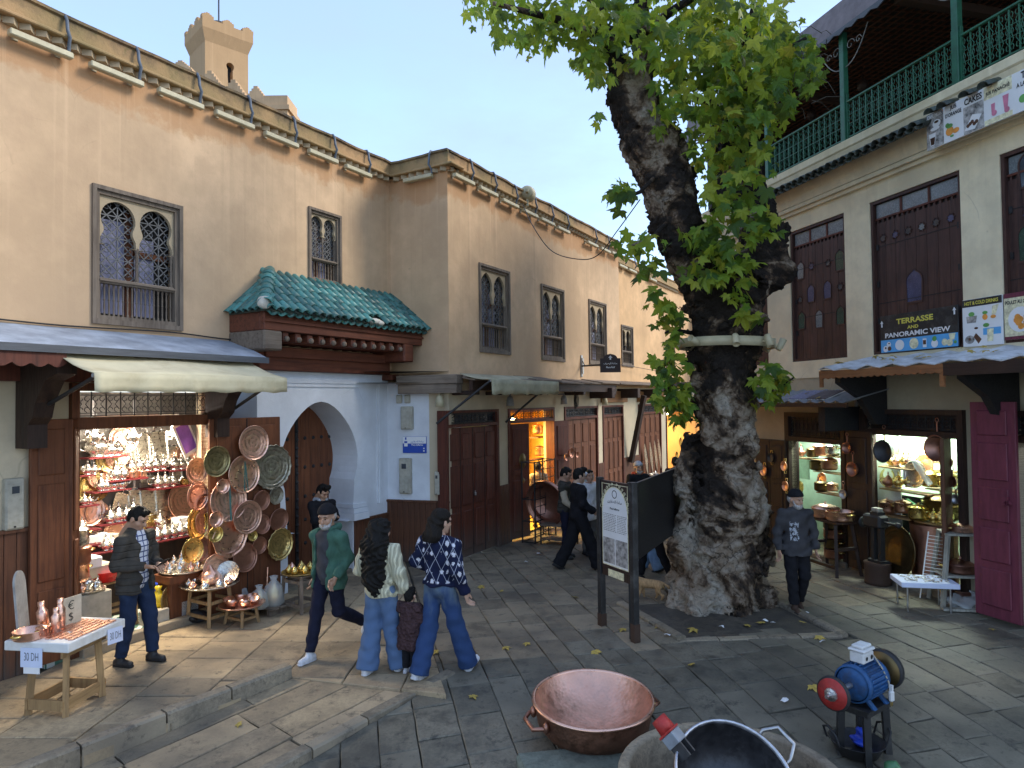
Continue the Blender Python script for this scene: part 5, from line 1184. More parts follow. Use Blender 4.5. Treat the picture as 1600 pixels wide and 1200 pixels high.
rp('shop_room',MB().add([(s,y,z) for z in (.05,r1tr+.02) for s,y in ((R1[0],.12),(R1[0]-1.05,1.15),(R1[1]+.1,1.15),(R1[1]+.1,.12))],[(0,1,5,4),(1,2,6,5),(2,3,7,6),(4,5,6,7)]),'shop_green')
rp('shop_floor',MB().box(R1[0]-1.1,R1[1]+.2,-.02,1.2,-.02,.05),'stone_kerb')
rp('shop_room',MB().add([(s,y,z) for z in (.05,r0tr+.02) for s,y in ((R0[0]-.8,.12),(R0[0]-1.3,1.0),(R0[1]-.45,1.0),(R0[1],.12))],[(0,1,5,4),(1,2,6,5),(2,3,7,6),(4,5,6,7)]),'shop_green')
rp('shop_floor',MB().box(R0[0]-1.4,R0[1]-.001,-.02,1.05,-.02,.049),'stone_kerb')
rp('shop_room',MB().box(R2[0]-1.0,R2[1],1.0,1.1,0,r1tr),'shop_wall')
rp('threshold',MB().box(R1[0]-.12,R1[1]+.1,-.10,-.02,-.02,.10,bev=.015),'stone_kerb');rp('threshold',MB().box(R0[0]-.1,R0[1]+.1,-.09,-.02,-.02,.09,bev=.015),'stone_kerb')
panel_door(cafe,RB.at(R0[0]-.05-.95,.10,.08),.95,r0top-.1,2,(.3,.3,.4),'wood_dark','door_leaf')
panel_door(cafe,RB.at(rs(1322,800,.12),.10,.05),rs(1362,800,.12)-rs(1322,800,.12),r1top-.02,1,(.35,.25,.4),'wood_dark','door_leaf')
panel_door(cafe,RB.at(R1[1]-.18,.02,.05)@RZ(R(-62)),.36,r1top-.06,1,(.35,.25,.4),'wood_plank','door_leaf')
a,b=rs(1519,780,.35),rs(1586,780,.35);zt=RB.px(1550,628,.35)[1]
pd=panel_door(cafe,RB.at(a,.35,.06)@RZ(R(4)),b-a,zt-.06,1,(.22,.20,.20,.22,.16),'pink_paint','pink_door');pd['label']='dark pink panelled door leaf'
obj('latch',MB().box((b-a)*.7,(b-a)*.85,-.05,0,zt*.52,zt*.56).lathe([(.03,0),(.03,.05)],8,T(((b-a)*.86,-.03,zt*.53))@RX(PI/2)),M('pink_paint'),pd)
def lamp_in(fr,s,out,z,name,label,size,energy,col,mt):
    t=thing(name,label,'lamp',fr.at(s,out,z));obj('tube',MB().tube([(-size/2,0,0),(size/2,0,0)],.022,8),M(mt),t);obj('batten',MB().box(-size/2,size/2,-.03,.03,.025,.06),M('white_plastic'),t)
    l=bpy.data.lights.new('lamp_light','AREA');l.shape='RECTANGLE';l.size=size;l.size_y=.12;l.energy=energy;l.color=col;o=bpy.data.objects.new('lamp_light',l);COL.objects.link(o);o.parent=t;o.location=(0,0,-.04);return t
lamp_in(RB,R1[0]+.2,-.5,r1tr-.12,'tube_lamp','cool tube lamp inside the copper pot shop',.9,26,(.88,1,.88),'bulb_cool')
lamp_in(RB,R0[0]+.1,-.45,r0tr-.15,'tube_lamp','cool tube lamp inside the small pot shop behind the old man',.7,13,(.85,1,.93),'bulb_cool')
# ---------------------------------------------------------------- the plane tree
TY=9.95
def A3(px,py,dy=0):p=AT(px,py,TY+dy);return (p.x,p.y,p.z)
pxm=TY/FPX
def bark():
    t=NT('bark');g=t.geo();x=t.sep(g);n=t.noise(g,2.4,7,.68,.6);cr_=t.vor(g,9,'F1');f=t.noise(g,30,5,.7);big=t.noise(g,1.3,4,.6,.8)
    z=t.math('MULTIPLY',t.math('SUBTRACT',x[2],1.0),.22)
    wn_=t.n.new('ShaderNodeTexNoise');wn_.inputs['Scale'].default_value=2.5;wn_.inputs['Detail'].default_value=5;t.l.new(g,wn_.inputs['Vector']);edge=t.vor(t.mix(.42,g,wn_.outputs['Color']),6.5,'DISTANCE_TO_EDGE')
    k=t.math('ADD',t.math('ADD',big,t.math('MULTIPLY',t.math('SUBTRACT',n,.5),.5)),t.math('MULTIPLY',t.ramp(z,(.3,0.),(.62,1.)),-.118))
    col=t.ramp(k,(.40,(.024,.019,.016)),(.455,(.092,.062,.041)),(.49,(.23,.175,.125)),(.62,(.38,.335,.27)))
    col=t.mix(t.ramp(f,(.34,.6),(.46,0.)),col,(.05,.04,.03));col=t.mix(t.math('MULTIPLY',t.ramp(edge,(.005,.8),(.05,0.)),t.ramp(t.noise(g,2.2,3),(.42,0.),(.6,1.))),col,(.022,.017,.014));col=t.mix(t.ramp(t.noise(g,5,4,.6),(.62,0.),(.72,.5)),col,(.18,.10,.055))
    t.put('Base Color',col);t.put('Roughness',.93);t.put('Specular IOR Level',.15);b=t.bump(n,.8,.06);b=t.bump(t.ramp(edge,(0.,0.),(.10,1.)),.5,.025,b);t.bump(t.math('ADD',f,cr_),.9,.022,b);return t.done('bark')
bark()
def smooth_bark():
    t=NT('bark_young');g=t.geo();n=t.noise(g,5,5,.6);t.put('Base Color',t.ramp(n,(.35,(.045,.036,.026)),(.6,(.11,.095,.07))));t.put('Roughness',.85);t.bump(t.noise(g,22,4),.3,.01);return t.done('bark_young')
smooth_bark()
tree=thing('plane_tree','huge old plane tree with gnarled burred trunk and bright green leaves','tree',T((*A3(1125,955)[:2],0)))
S=SDF((1.2,TY-1.25,-.12),(4.6,TY+1.35,9.6),.028,k=.12)
def seg(p,r0,q,r1,dy0=0,dy1=0,k=.12):S.cone(A3(*p,dy0),A3(*q,dy1),r0*.86*pxm,r1*.86*pxm,k)
seg((1124,980),70,(1126,900),66);seg((1126,900),66,(1130,800),62);seg((1130,800),62,(1134,690),49);seg((1134,690),49,(1132,610),49);seg((1132,610),49,(1136,520),60);seg((1136,520),60,(1130,450),60)
for px,py,r,dy in ((1062,950,24,-.2),(1090,960,26,-.5),(1150,965,30,-.5),(1192,940,26,-.2),(1185,950,26,.3),(1065,860,28,-.1),(1066,760,22,0),(1185,800,26,-.1),(1190,870,26,.0),(1060,920,26,.2)):S.cone(A3(px,py,dy),A3(px*.8+1126*.2,py-70,dy*.6),r*.8*pxm,r*.45*pxm,.14)
seg((1110,460),50,(1080,400),42,0,-.05);seg((1080,400),42,(1056,340),41);seg((1056,340),41,(1046,290),44);seg((1046,290),44,(1020,230),50);seg((1020,230),48,(992,170),42);seg((992,170),40,(975,130),26)
seg((978,140),22,(950,60),15,0,.1);seg((950,60),15,(900,-60),12,.1,.2);seg((1000,160),26,(1000,60),17,0,.1);seg((1000,60),17,(1010,-120),14,.1,.2)
seg((1150,460),55,(1190,400),42,.1,.3);seg((1190,400),40,(1180,330),34,.3,.5);seg((1180,330),34,(1150,240),30,.5,.6);seg((1150,240),30,(1150,130),24,.6,.6);seg((1150,130),22,(1180,20),16,.6,.7)
seg((1195,430),38,(1226,425),22,.1,0,.1);seg((1205,400),28,(1217,365),18,.2,.1)
rs_=random.Random(5)
for i in range(230):
    t=rs_.random();py=980-t*560;a=rs_.uniform(-PI,PI);hw=np.interp(py,[420,520,610,690,800,900,980],[57,57,46,46,57,63,68])*pxm;c=A3(1130,py)
    r_=rs_.uniform(.03,.10);S.ell((c[0]+hw*math.sin(a)*.97,c[1]-hw*math.cos(a)*.97,c[2]),(r_,r_,r_*rs_.uniform(.7,1.3)),.05,sub=rs_.random()<.35)
for i in range(60):
    t=rs_.random();py=460-t*320;cx=np.interp(py,[130,230,290,340,400,460],[975,1020,1046,1056,1080,1110]);hw=37*pxm;a=rs_.uniform(-PI,PI);c=A3(cx,py);r_=rs_.uniform(.04,.10)
    S.ell((c[0]+hw*math.sin(a),c[1]-hw*math.cos(a),c[2]),(r_,r_,r_*1.2),.07)
def barkwarp(X,Y,Z):
    x=X+.10*np.sin(6*Y+3*Z)+.06*np.sin(11*Z+5*X);y=Y+.09*np.sin(7*Z+4*X);z=Z+.08*np.sin(8*X-6*Y)
    d=.034*np.sin(9*x+2*z)*np.sin(8*y-3*z+1)+.022*np.sin(17*x+9*z)*np.sin(15*y+7*z)+.016*np.sin(31*x-12*z)*np.sin(29*y+17*z+2)+.013*np.sin(50*x+30*z)*np.sin(47*y-31*z)
    r_=np.abs(np.sin(13*x+5*np.sin(4*z)+2*y))*np.abs(np.sin(12*y+5*np.sin(3.5*z)-2*x))
    return d+.035*np.exp(-8*r_)+.018*np.sin(63*x+20*np.sin(3*y)+9*z)*np.sin(58*z+17*np.sin(4*x)+7*y)
S.warp(barkwarp)
trunk=part('trunk',S.mb(),M('bark'),tree,Matrix())
for a,b,c,r0,r1 in (((950,60),(870,30),(770,5),12,5),((992,60),(1060,10),(1130,-30),12,6),((1150,150),(1210,90),(1260,60),14,5),((1050,250),(1000,300),(975,310),6,3),((1060,330),(1020,370),(985,385),6,3),((1100,600),(1060,600),(1035,610),5,3),((1080,520),(1050,515),(1040,520),5,3),((1185,620),(1210,610),(1240,590),4,2),((1130,430),(1110,420),(1100,400),7,4),((1160,300),(1130,310),(1110,330),7,4),((1150,200),(1110,160),(1080,150),10,5)):
    part('branch',MB().tube([A3(*a),A3(*b,-.5),A3(*c,-.7)],[r0*.7*pxm,(r0+r1)*.33*pxm,r1*.6*pxm],8),M('bark'),tree,Matrix())
def leaf_mat():
    t=NT('leaf');oi=t.rnd();isl=t.n.new('ShaderNodeNewGeometry').outputs['Random Per Island'];r_=t.math('FRACT',t.math('ADD',t.math('MULTIPLY',oi,3.7),isl))
    col=t.ramp(r_,(.0,(.016,.055,.012)),(.25,(.040,.110,.016)),(.5,(.15,.28,.026)),(.9,(.36,.40,.04)),(1.,(.36,.28,.035)))
    n=t.noise(t.map(),12,3);col=t.mix(t.ramp(n,(.35,.3),(.6,0.)),col,(.03,.06,.01))
    t.put('Base Color',col);t.put('Roughness',.5);t.put('Specular IOR Level',.35)
    tr=t.n.new('ShaderNodeBsdfTranslucent');mx_=t.n.new('ShaderNodeMixShader');mx_.inputs[0].default_value=.5
    c2=t.mix(.55,col,(.48,.56,.05));t.l.new(c2,tr.inputs[0]);t.l.new(t.b.outputs[0],mx_.inputs[1]);t.l.new(tr.outputs[0],mx_.inputs[2]);t.l.new(mx_.outputs[0],t.n['Material Output'].inputs[0]);return t.done('leaf')
leaf_mat()
LO=[(-90,.10),(-60,.34),(-38,.42),(-20,.62),(-8,.52),(4,.49),(14,.64),(30,.96),(37,.72),(47,.77),(58,.50),(68,.64),(78,.80),(90,1.06)]
LO=LO+[(180-a,r) for a,r in LO[-2:0:-1]]
def leaf_shape(seed):
    q=random.Random(seed);V=[(0,0,0)];asym=q.uniform(-.06,.06);dr=q.uniform(.12,.35);fo=q.uniform(.0,.22)
    for a,r in LO:
        r*=q.uniform(.92,1.08);x,y=r*math.cos(R(a))*(1+asym),r*math.sin(R(a));V.append((x*.5,y*.5,(-dr*(x*x+y*y)+fo*abs(x))*.5))
    n=len(LO);return V,[(0,i+1,(i+1)%n+1) for i in range(n)]
LS=[leaf_shape(i) for i in range(6)];LM=[]
for v,f in LS:LM.append(MB().add(v,f,False).mesh('leaf',M('leaf')))
CL=[(770,14,48,34,34),(830,45,60,45,60),(880,20,60,50,60),(930,55,50,50,55),(945,110,40,36,26),(930,185,10,10,3),(915,95,25,22,12),(1000,30,60,50,50),(1040,90,70,60,80),(1090,50,80,60,90),(1150,40,80,60,90),(1150,110,80,60,95),(1210,60,60,60,70),(1235,110,45,50,50),(1262,95,30,40,24),(1080,150,70,45,65),(1140,170,60,40,55),(1190,160,50,40,36),(1040,170,35,30,16),(1110,215,60,35,40),(1165,215,50,40,36),(1175,250,35,35,22),(1120,260,40,30,20),(1145,300,50,40,30),(1130,340,45,40,26),(1190,350,35,30,18),(968,300,26,26,16),(1000,380,40,22,16),(1015,420,22,22,9),(1030,470,22,20,8),(1100,375,40,30,18),(1130,400,50,28,22),(1105,425,45,26,20),(1155,455,32,24,12),(1165,490,22,18,7),(1050,500,26,30,18),(1055,540,20,22,9),(1040,575,34,24,18),(1050,615,36,28,30),(1065,635,26,22,14),(1205,590,30,26,14),(1195,615,24,20,12),(1225,600,22,26,9),(1170,130,60,60,40),(1070,0,120,50,70),(900,-60,120,60,60),(1100,-110,140,90,120),(960,0,40,40,20)]
rl=random.Random(11);leaves=[]
for cx,cy,rx,ry,n in CL:
    low=cy>280
    for i in range(int(n*1.5)):
        u,v=rl.gauss(0,.5),rl.gauss(0,.5)
        if u*u+v*v>1.3:u*=.6;v*=.6
        dy=rl.uniform(-1.0,.9) if not low else rl.uniform(-1.05,-.45)
        if cy>490:dy=rl.uniform(-.75,-.1)
        p=Vector(A3(cx+u*rx,cy+v*ry,dy));s=rl.choice((.13,.18,.23,.28,.33))*rl.uniform(.85,1.1) if not (cy>490) else rl.uniform(.17,.30)
        leaves.append((p,s,RZ(rl.gauss(0,.75))@RX(rl.gauss(R(48)+1.15*math.atan2(p.z-HC,p.y),R(22)))@RZ(PI+rl.gauss(0,.7))@RY(rl.gauss(0,.25)),rl.randrange(6)))
leaves.sort(key=lambda t:-t[1]*FPX/t[0].y if 0<(HC-t[0].z)/t[0].y*FPX+626 else 0)
rest=MB()
for i,(p,s,e,k) in enumerate(leaves):
    m=T(p)@e@SC(s*1.15)
    if i<295:part('leaf',LM[k],None,tree,m)
    else:rest.add([m@Vector(q) for q in LS[k][0]],LS[k][1])
o=part('crown',rest,M('leaf'),tree,Matrix());o['kind']='stuff'
tw=MB()
for i in range(46):
    p=Vector(A3(rl.gauss(1255,22),rl.gauss(95,45),rl.uniform(-.6,.5)));d=Vector((rl.uniform(-.3,.4),rl.uniform(-.2,.2),rl.uniform(-.3,.2)));tw.tube([p,p+d*.5+Vector((0,0,.05)),p+d],[.006,.005,.003],4)
part('twigs',tw,M('bark_young'),tree,Matrix())['kind']='stuff'
rc=A3(1134,538);rr=73*pxm
ring=thing('lamp_ring','cream steel band with small spotlights clamped round the tree trunk','lamp ring',T(rc)@RY(R(1.5)))
pts=[(rr*math.cos(2*PI*i/48),rr*math.sin(2*PI*i/48)) for i in range(48)]
obj('band',MB().add([(x*k,y*k,z) for k in (1,.975) for z in (-.065,.065) for x,y in pts],[(i,(i+1)%48,48+(i+1)%48,48+i) for i in range(48)]+[(96+i,144+i,144+(i+1)%48,96+(i+1)%48) for i in range(48)]+[(48+i,48+(i+1)%48,144+(i+1)%48,144+i) for i in range(48)]+[(i,96+i,96+(i+1)%48,(i+1)%48) for i in range(48)],True),M('lamp_paint'),ring)
for a,el,up in ((-172,40,1),(-205,-30,0),(-98,-52,0),(-62,-68,0),(-5,65,1),(20,60,0),(-140,20,1)):
    c,s=math.cos(R(a)),math.sin(R(a));m=T((c*(rr+.10),s*(rr+.10),.0))@RZ(R(a))@RY(R(90-el) if el>0 else R(90-el))
    sp_=obj('spotlight',MB().lathe([(.001,-.09),(.035,-.09),(.045,-.07),(.05,.09),(.045,.09),(.04,.06),(.001,.06)],16,m),M('lamp_paint'),ring)
    obj('knuckle',MB().bar((c*rr,s*rr,0),(c*(rr+.1),s*(rr+.1),0),.03),M('lamp_paint'),sp_)
LMK=[('the copper bowl',926,1120),('the information board',965,990),('the tree trunk',1130,975),('the old man',1246,955),('the blue grinder',1350,1130),('the low blue table',1445,950),('the women walking',660,1050),('the near kerb',380,1120)];LCT={}
def near_label(kind,px,py):
    n_=min(LMK,key=lambda q:math.hypot(q[1]-px,(q[2]-py)*2))[0];LCT[kind,n_]=LCT.get((kind,n_),0)+1;d_='left' if px<[q[1] for q in LMK if q[0]==n_][0] else 'right';return f'{kind} on the ground, {ords[LCT[kind, n_]-1]} of those around {n_}'
lm2=plain('leaf_fallen',(.42,.30,.06),.7,var=.4)
def zany(x,y): return zground(x,y)
for i,(px,py) in enumerate(((1031,981),(975,985),(790,1013),(824,1007),(738,1090),(1270,1075),(1190,975),(1253,974),(1165,978),(1550,985),(900,935),(785,925),(1085,985),(1440,930),(1405,935),(930,1020),(1035,920),(1083,1040),(750,918),(682,1021),(375,1133),(1280,997))):
    p=G(px,py,zany);s=random.uniform(.10,.19);tag(obj('fallen_leaf',LM[i%6].copy(),None,None,T((p.x,p.y,p.z+.022))@Euler((random.uniform(-.25,.25),random.uniform(-.25,.25),random.uniform(0,6))).to_matrix().to_4x4()@SC(s)),near_label('yellow fallen leaf',px,py),'leaf','fallen leaves on the paving').data.materials[0]=lm2
for i,(px,py) in enumerate(((1042,995),(1127,982),(1195,972),(1208,976),(822,880),(1226,1099),(842,867),(1285,1005),(940,950),(1260,960))):
    p=G(px,py,zany);mb=MB();k=random.Random(i);V=[(k.uniform(.02,.04)*math.cos(a)*1.3,k.uniform(.02,.04)*math.sin(a),k.uniform(0,.035)) for a in [j*PI/3.5 for j in range(7)]];mb.add(V+[(0,0,.03)],[(j,(j+1)%7,7) for j in range(7)])
    tag(obj('paper_scrap',mb,M('paper_white'),None,T((p.x,p.y,p.z+.012))),near_label('crumpled white paper scrap',px,py),'litter','paper scraps around the tree')
for i in range(22):
    s=s_l+.1+i*.22+random.uniform(0,.2) if i<14 else rs(1322,620,.8)-1.7+(i-14)*.2+random.uniform(0,.18);o_=random.uniform(.15,.9) if i<14 else random.uniform(.1,.7);z=(zcf+.22-.19*o_/.98 if i<14 else zc2+.18-.18*o_/.8)+.05
    tag(obj('dry_leaf',LM[i%6].copy(),None,None,RB.at(s,o_,z)@Euler((random.uniform(-.5,.5),random.uniform(-.5,.5),random.uniform(0,6))).to_matrix().to_4x4()@SC(random.uniform(.12,.2))),(ords[i] if i<14 else ords[i-14])+' dry leaf from the left on the '+('corrugated canopy over the copper shop' if i<14 else 'low canopy behind the trunk'),'leaf','dry leaves on the canopies').data.materials[0]=lm2
# ---------------------------------------------------------------- metalware makers (all stand on z = 0 or hang with the face towards -y)
def teapot(name,label,mw,h,mt='silver',group=None):
    t=thing(name,label,'teapot',mw@SC(h),group)
    obj('body',MB().lathe([(.001,.0),(.22,.0),(.20,.05),(.17,.08),(.30,.18),(.36,.30),(.33,.42),(.20,.52),(.17,.58)],14),M(mt),t)
    obj('lid',MB().lathe([(.19,.57),(.17,.62),(.10,.70),(.05,.76),(.03,.80),(.06,.85),(.04,.92),(.001,1.0)],12),M(mt),t)
    obj('spout',MB().tube([(.28,0,.28),(.42,0,.34),(.50,0,.48),(.60,0,.58)],[.08,.06,.045,.035],7),M(mt),t)
    obj('handle',MB().tube([(-.20,0,.52),(-.42,0,.56),(-.52,0,.40),(-.42,0,.22),(-.30,0,.2)],.032,6),M(mt),t);return t
def pot(name,label,mw,r,h,mt='copper',lid=True,group=None,side=True):
    t=thing(name,label,'pot',mw,group)
    obj('body',MB().lathe([(.001,0),(r*.8,0),(r*.97,h*.12),(r,h*.3),(r*.98,h),(r*1.05,h+.006),(r*.95,h+.004),(r*.93,h*.3),(.001,h*.06)],20),M(mt),t)
    if lid:obj('lid',MB().lathe([(r*1.02,h+.004),(r*.9,h+r*.14),(r*.45,h+r*.30),(r*.12,h+r*.34),(r*.07,h+r*.40),(r*.12,h+r*.48),(.001,h+r*.54)],18),M(mt),t)
    if side:
        for sg in (-1,1):obj('handle',MB().tube([(sg*r*.98,-r*.22,h*.75),(sg*r*1.25,-r*.2,h*.8),(sg*r*1.25,r*.2,h*.8),(sg*r*.98,r*.22,h*.75)],r*.06+.003,6),M('brass'),t)
    return t
def plate(name,label,mw,r,mt='copper',deep=.10,scal=0,sx=1.0,cat='plate',group=None):
    t=thing(name,label,cat,mw@Matrix.Diagonal((sx,1,1,1)),group);n=48 if scal else 32
    wob=(lambda a,i:.035*math.cos(a*scal) if i>=3 else 0) if scal else None;R_=RX(PI/2)
    obj('dish',MB().lathe([(.001,0),(r*.55,.0),(r*.74,r*deep*.25),(r*.80,r*deep)],n,R_),M(mt),t)
    obj('rim',MB().lathe([(r*.80,r*deep),(r*.86,r*deep*1.02),(r*.94,r*deep*1.04),(r*.965,r*deep*1.5),(r,r*deep*1.4),(r,r*deep*1.05),(r*.80,r*deep*.8),(r*.55,-.006),(.001,-.006)],n,R_,wob=wob),M(mt),t);return t
def tray(name,label,mw,w,h,mt='silver_engraved',oval=False,group=None):
    t=thing(name,label,'tray',mw,group);n=28;e=2.0 if oval else 7.0
    def sup(k): return [(math.copysign(abs(math.cos(a))**(2/e),math.cos(a))*w/2*k,h/2+math.copysign(abs(math.sin(a))**(2/e),math.sin(a))*(h/2-w/2*(1-k))) for a in [2*PI*i/n for i in range(n)]]
    obj('base',MB().prism(sup(.9),.008,T((0,.008,0))),M(mt),t);obj('rim',MB().ring(sup(.88),sup(1),.022,T((0,-.010,0))),M('silver' if 'silver' in mt else 'brass'),t)
    for z,sg in ((h,1),(0,-1)):
        if sg>0:obj('handle',MB().tube([(-w*.2,0,z),(-w*.16,0,z+w*.16*sg),(w*.16,0,z+w*.16*sg),(w*.2,0,z)],.008,6),M('silver' if 'silver' in mt else 'brass'),t)
    return t
def flat_tray(t,r,z,mt,name='tray',n=28):obj(name,MB().lathe([(.001,z),(r*.86,z),(r*.93,z+r*.05),(r,z+r*.07),(r,z+r*.05),(r*.9,z-.006),(.001,z-.008)],n),M(mt),t)
def stool(name,label,mw,w,d,h,mt='wood_pine',rails=(.25,.7),cat='stool',leg=.045,splay=.03):
    t=thing(name,label,cat,mw);obj('top',MB().box(-w/2,w/2,-d/2,d/2,h-.03,h,bev=.006),M(mt),t)
    for sx in (-1,1):
        for sy in (-1,1):obj('leg',MB().bar((sx*(w/2-leg*.7),sy*(d/2-leg*.7),h-.03),(sx*(w/2-leg*.7+splay),sy*(d/2-leg*.7+splay),0),leg,leg),M(mt),t)
    for z in rails:
        for s in (-1,1):
            k=splay*(1-z);obj('rail',MB().bar((-w/2+leg*.7-k,s*(d/2-leg*.7+k),h*z),(w/2-leg*.7+k,s*(d/2-leg*.7+k),h*z),leg*.6,leg*.9),M(mt),t);obj('rail',MB().bar((s*(w/2-leg*.7+k),-d/2+leg*.7,h*z),(s*(w/2-leg*.7+k),d/2-leg*.7,h*z),leg*.6,leg*.9),M(mt),t)
    return t
# ---------------------------------------------------------------- the lit brass shop on the left
BK=1.35
rb0,rb1=W1.sx(118,-BK,750)-.2,W1.sx(330,-BK,750)+.15;FL=.10
rm=MB().add([(s,y,z) for z in (FL-.02,trz-.02) for s,y in ((sh0-.3,.32),(rb0,BK),(rb1,BK),(sh1+.08,.32))],[(0,1,5,4),(1,2,6,5),(2,3,7,6),(4,5,6,7)])
part('shop_room',rm,M('shop_dark'),building,W1.m)
part('shop_floor',MB().box(sh0-.35,rb1,-.02,BK,-.02,FL),M('chevron'),building,W1.m)
part('threshold',MB().box(sh0,sh1+.1,-.14,-.021,-.02,.115,bev=.012),M('stone_kerb'),building,W1.m)
part('back_panel',MB().box(rb0+.4,rb0+.44,BK-.012,BK-.001,FL,trz-.1).box(rb0+1.0,rb0+1.03,BK-.012,BK-.001,FL,trz-.1),M('white_paint'),building,W1.m)
def lw(px,py,o=-1.18):s,z=W1.px(px,py,o);return s,o,z
lamp_in(W1,(sh0+sh1)/2+.1,-.42,W1.px(215,655,-.42)[1],'tube_lamp','bright tube lamp at the top of the brass shop',1.15,42,(1,.86,.66),'tube_light')
shelving=thing('shop_shelving','red cloth covered shelves on the back wall of the brass shop','shelves',W1.at((rb0+rb1)/2,-BK,FL))
ITEMS=[]
def shelf(p0,p1,py,nm,items,o=-1.18,dep=.26):
    a,z=W1.px(p0,py,o+dep/2);b,_=W1.px(p1,py,o+dep/2);part('shelf',MB().box(a,b,-o-dep/2,BK-.001,z-.018,z),M('red_cloth'),shelving,W1.m);cnt={}
    for it in items:
        px,kind,hpx=it[:3];mt=it[3] if len(it)>3 else None;back=kind in ('rect','oval','round');oo=-BK+.09 if back else o+.03
        s,_=W1.px(px,py,oo);m_px=1/FPX*math.hypot(*(W1.w(s,oo,z)-OC).xy);h=hpx*m_px*(1.28 if kind=='teapot' else 1.06);mw=W1.at(s,oo,z)
        nn={'teapot':'teapot','cup':'copper_pot','rect':'tray','oval':'tray','round':'round_plate'}[kind];cl={'silver':'silver','silver_engraved':'silver','copper':'copper','copper_engraved':'copper','brass':'brass','brass_engraved':'brass'}[mt or 'silver']
        k=cnt[(nn,cl)]=cnt.get((nn,cl),0)+1;kn={'teapot':'teapot','cup':'pot','rect':'tray','oval':'tray','round':'plate'}[kind]
        lb=f'{ords[k-1]} {cl} {kn} from the left on the {nm} red shelf';g=f'{kn}s on the red shelves'
        if kind=='teapot':teapot(nn,lb,mw@RZ(random.uniform(-.7,.7)+(PI if random.random()<.3 else 0)),h,mt or 'silver',g)
        elif kind=='cup':pot(nn,lb,mw,h*.45,h*.6,mt or 'copper',group=g)
        elif kind in ('rect','oval'):tray(nn,lb,mw@RX(R(-8))@RY(R(it[5] if len(it)>5 else 0)),it[4]*m_px*1.15,h,mt or 'silver_engraved',kind=='oval',g)
        else:plate(nn,lb,mw@T((0,0,h/2))@RX(R(-10)),h/2,mt or 'copper_engraved',group=g)
shelf(140,201,716,'upper left',[(152,'teapot',34),(163,'teapot',22),(173,'teapot',22),(184,'teapot',20),(192,'round',38,'copper_engraved')])
shelf(265,300,736,'upper right',[(275,'rect',30,'silver_engraved',14),(290,'round',30,'copper'),(272,'teapot',20),(283,'teapot',18),(293,'teapot',19)])
shelf(198,264,740,'centre',[(209,'rect',42,'silver_engraved',16),(229,'oval',50,'silver_engraved',24),(252,'rect',50,'silver_engraved',24),(205,'teapot',20),(217,'teapot',20),(230,'teapot',18),(243,'teapot',20),(255,'teapot',17)])
shelf(172,232,752,'narrow centre left',[(181,'teapot',20),(192,'teapot',18),(208,'cup',14,'copper'),(222,'cup',12,'copper')],-1.05,.2)
shelf(124,150,744,'left corner',[(137,'teapot',16),(147,'teapot',14),(166,'round',28,'brass_engraved'),(183,'round',30,'copper_engraved')])
shelf(146,206,770,'middle left',[(155,'round',30,'copper'),(176,'round',28,'copper_engraved'),(158,'teapot',18),(167,'teapot',17),(178,'teapot',17),(190,'teapot',18)],-1.08,.22)
shelf(238,299,765,'middle right',[(247,'teapot',20),(258,'teapot',20),(270,'teapot',17),(276,'rect',22,'silver_engraved',18),(288,'cup',12,'brass')],-1.1)
shelf(124,156,792,'low left',[(130,'round',46,'brass_engraved'),(146,'round',36,'brass'),(132,'teapot',14),(141,'teapot',12)],-1.1)
shelf(156,232,822,'long lower',[(188,'rect',34,'silver_engraved',26,18),(214,'rect',36,'silver_engraved',16),(235,'rect',52,'silver_engraved',20),(172,'teapot',20),(185,'teapot',22),(197,'teapot',18),(208,'teapot',24)])
shelf(240,302,826,'lower right',[(262,'oval',58,'silver_engraved',30),(289,'round',52,'copper_engraved'),(280,'rect',32,'brass_engraved',14),(250,'teapot',18),(272,'cup',14,'copper')])
shelf(122,160,832,'bottom left',[(137,'round',40,'copper_engraved'),(151,'round',30,'copper'),(128,'teapot',14)],-1.05)
shelf(150,300,664,'top',[],-1.2)
shelf(150,302,866,'lowest',[(158,'rect',26,'silver_engraved',22),(180,'round',30,'copper'),(205,'oval',32,'silver_engraved',24),(232,'round',30,'brass_engraved'),(256,'rect',30,'silver_engraved',20),(284,'round',34,'copper_engraved'),(165,'teapot',18),(176,'teapot',16),(246,'teapot',18),(258,'teapot',20),(270,'teapot',18),(282,'teapot',20),(292,'teapot',18)],-.86,.3)
for px,py,nm in ((143,690,'left'),(205,690,'middle'),(265,684,'right')):
    s,z=W1.px(px,py,-.55);t=teapot('hanging_kettle',f'{nm} silver kettle hanging under the shop lintel',W1.at(s,-.55,z-.03)@RZ(R(20))@RY(R(12)),.27 if nm!='right' else .2);obj('hook',MB().tube([(0,0,1.0),(0,0,1.5)],.02,5),M('steel'),t)
s,z=W1.px(291,684,-.35);t=thing('framed_picture','tilted framed purple print hanging inside the shop','picture',W1.at(s,-.35,z)@RY(R(-24))@RZ(R(10)))
obj('frame',MB().box(-.15,.15,0,.02,-.25,.25,bev=.004),M('white_paint'),t);obj('print',MB().box(-.11,.11,-.004,-.001,-.2,.2),M('purple_print'),t)
def stand_at(px,py,o,z=FL):s,_=W1.px(px,py,o);return W1.at(s,o,z)
cz=W1.px(200,838,-.95)[1]
t=thing('counter','low dark counter with red cloth under the shop shelves','counter',W1.at(0,-1.0,FL));a,b=W1.sx(124,-.95,840),W1.sx(305,-.95,840)
part('top',MB().box(a,b,.82,1.3,cz-.03,cz,bev=.005),M('red_cloth'),t,W1.m);part('front',MB().box(a,b,.86,.88,FL,cz-.03),M('wood_dark'),t,W1.m)
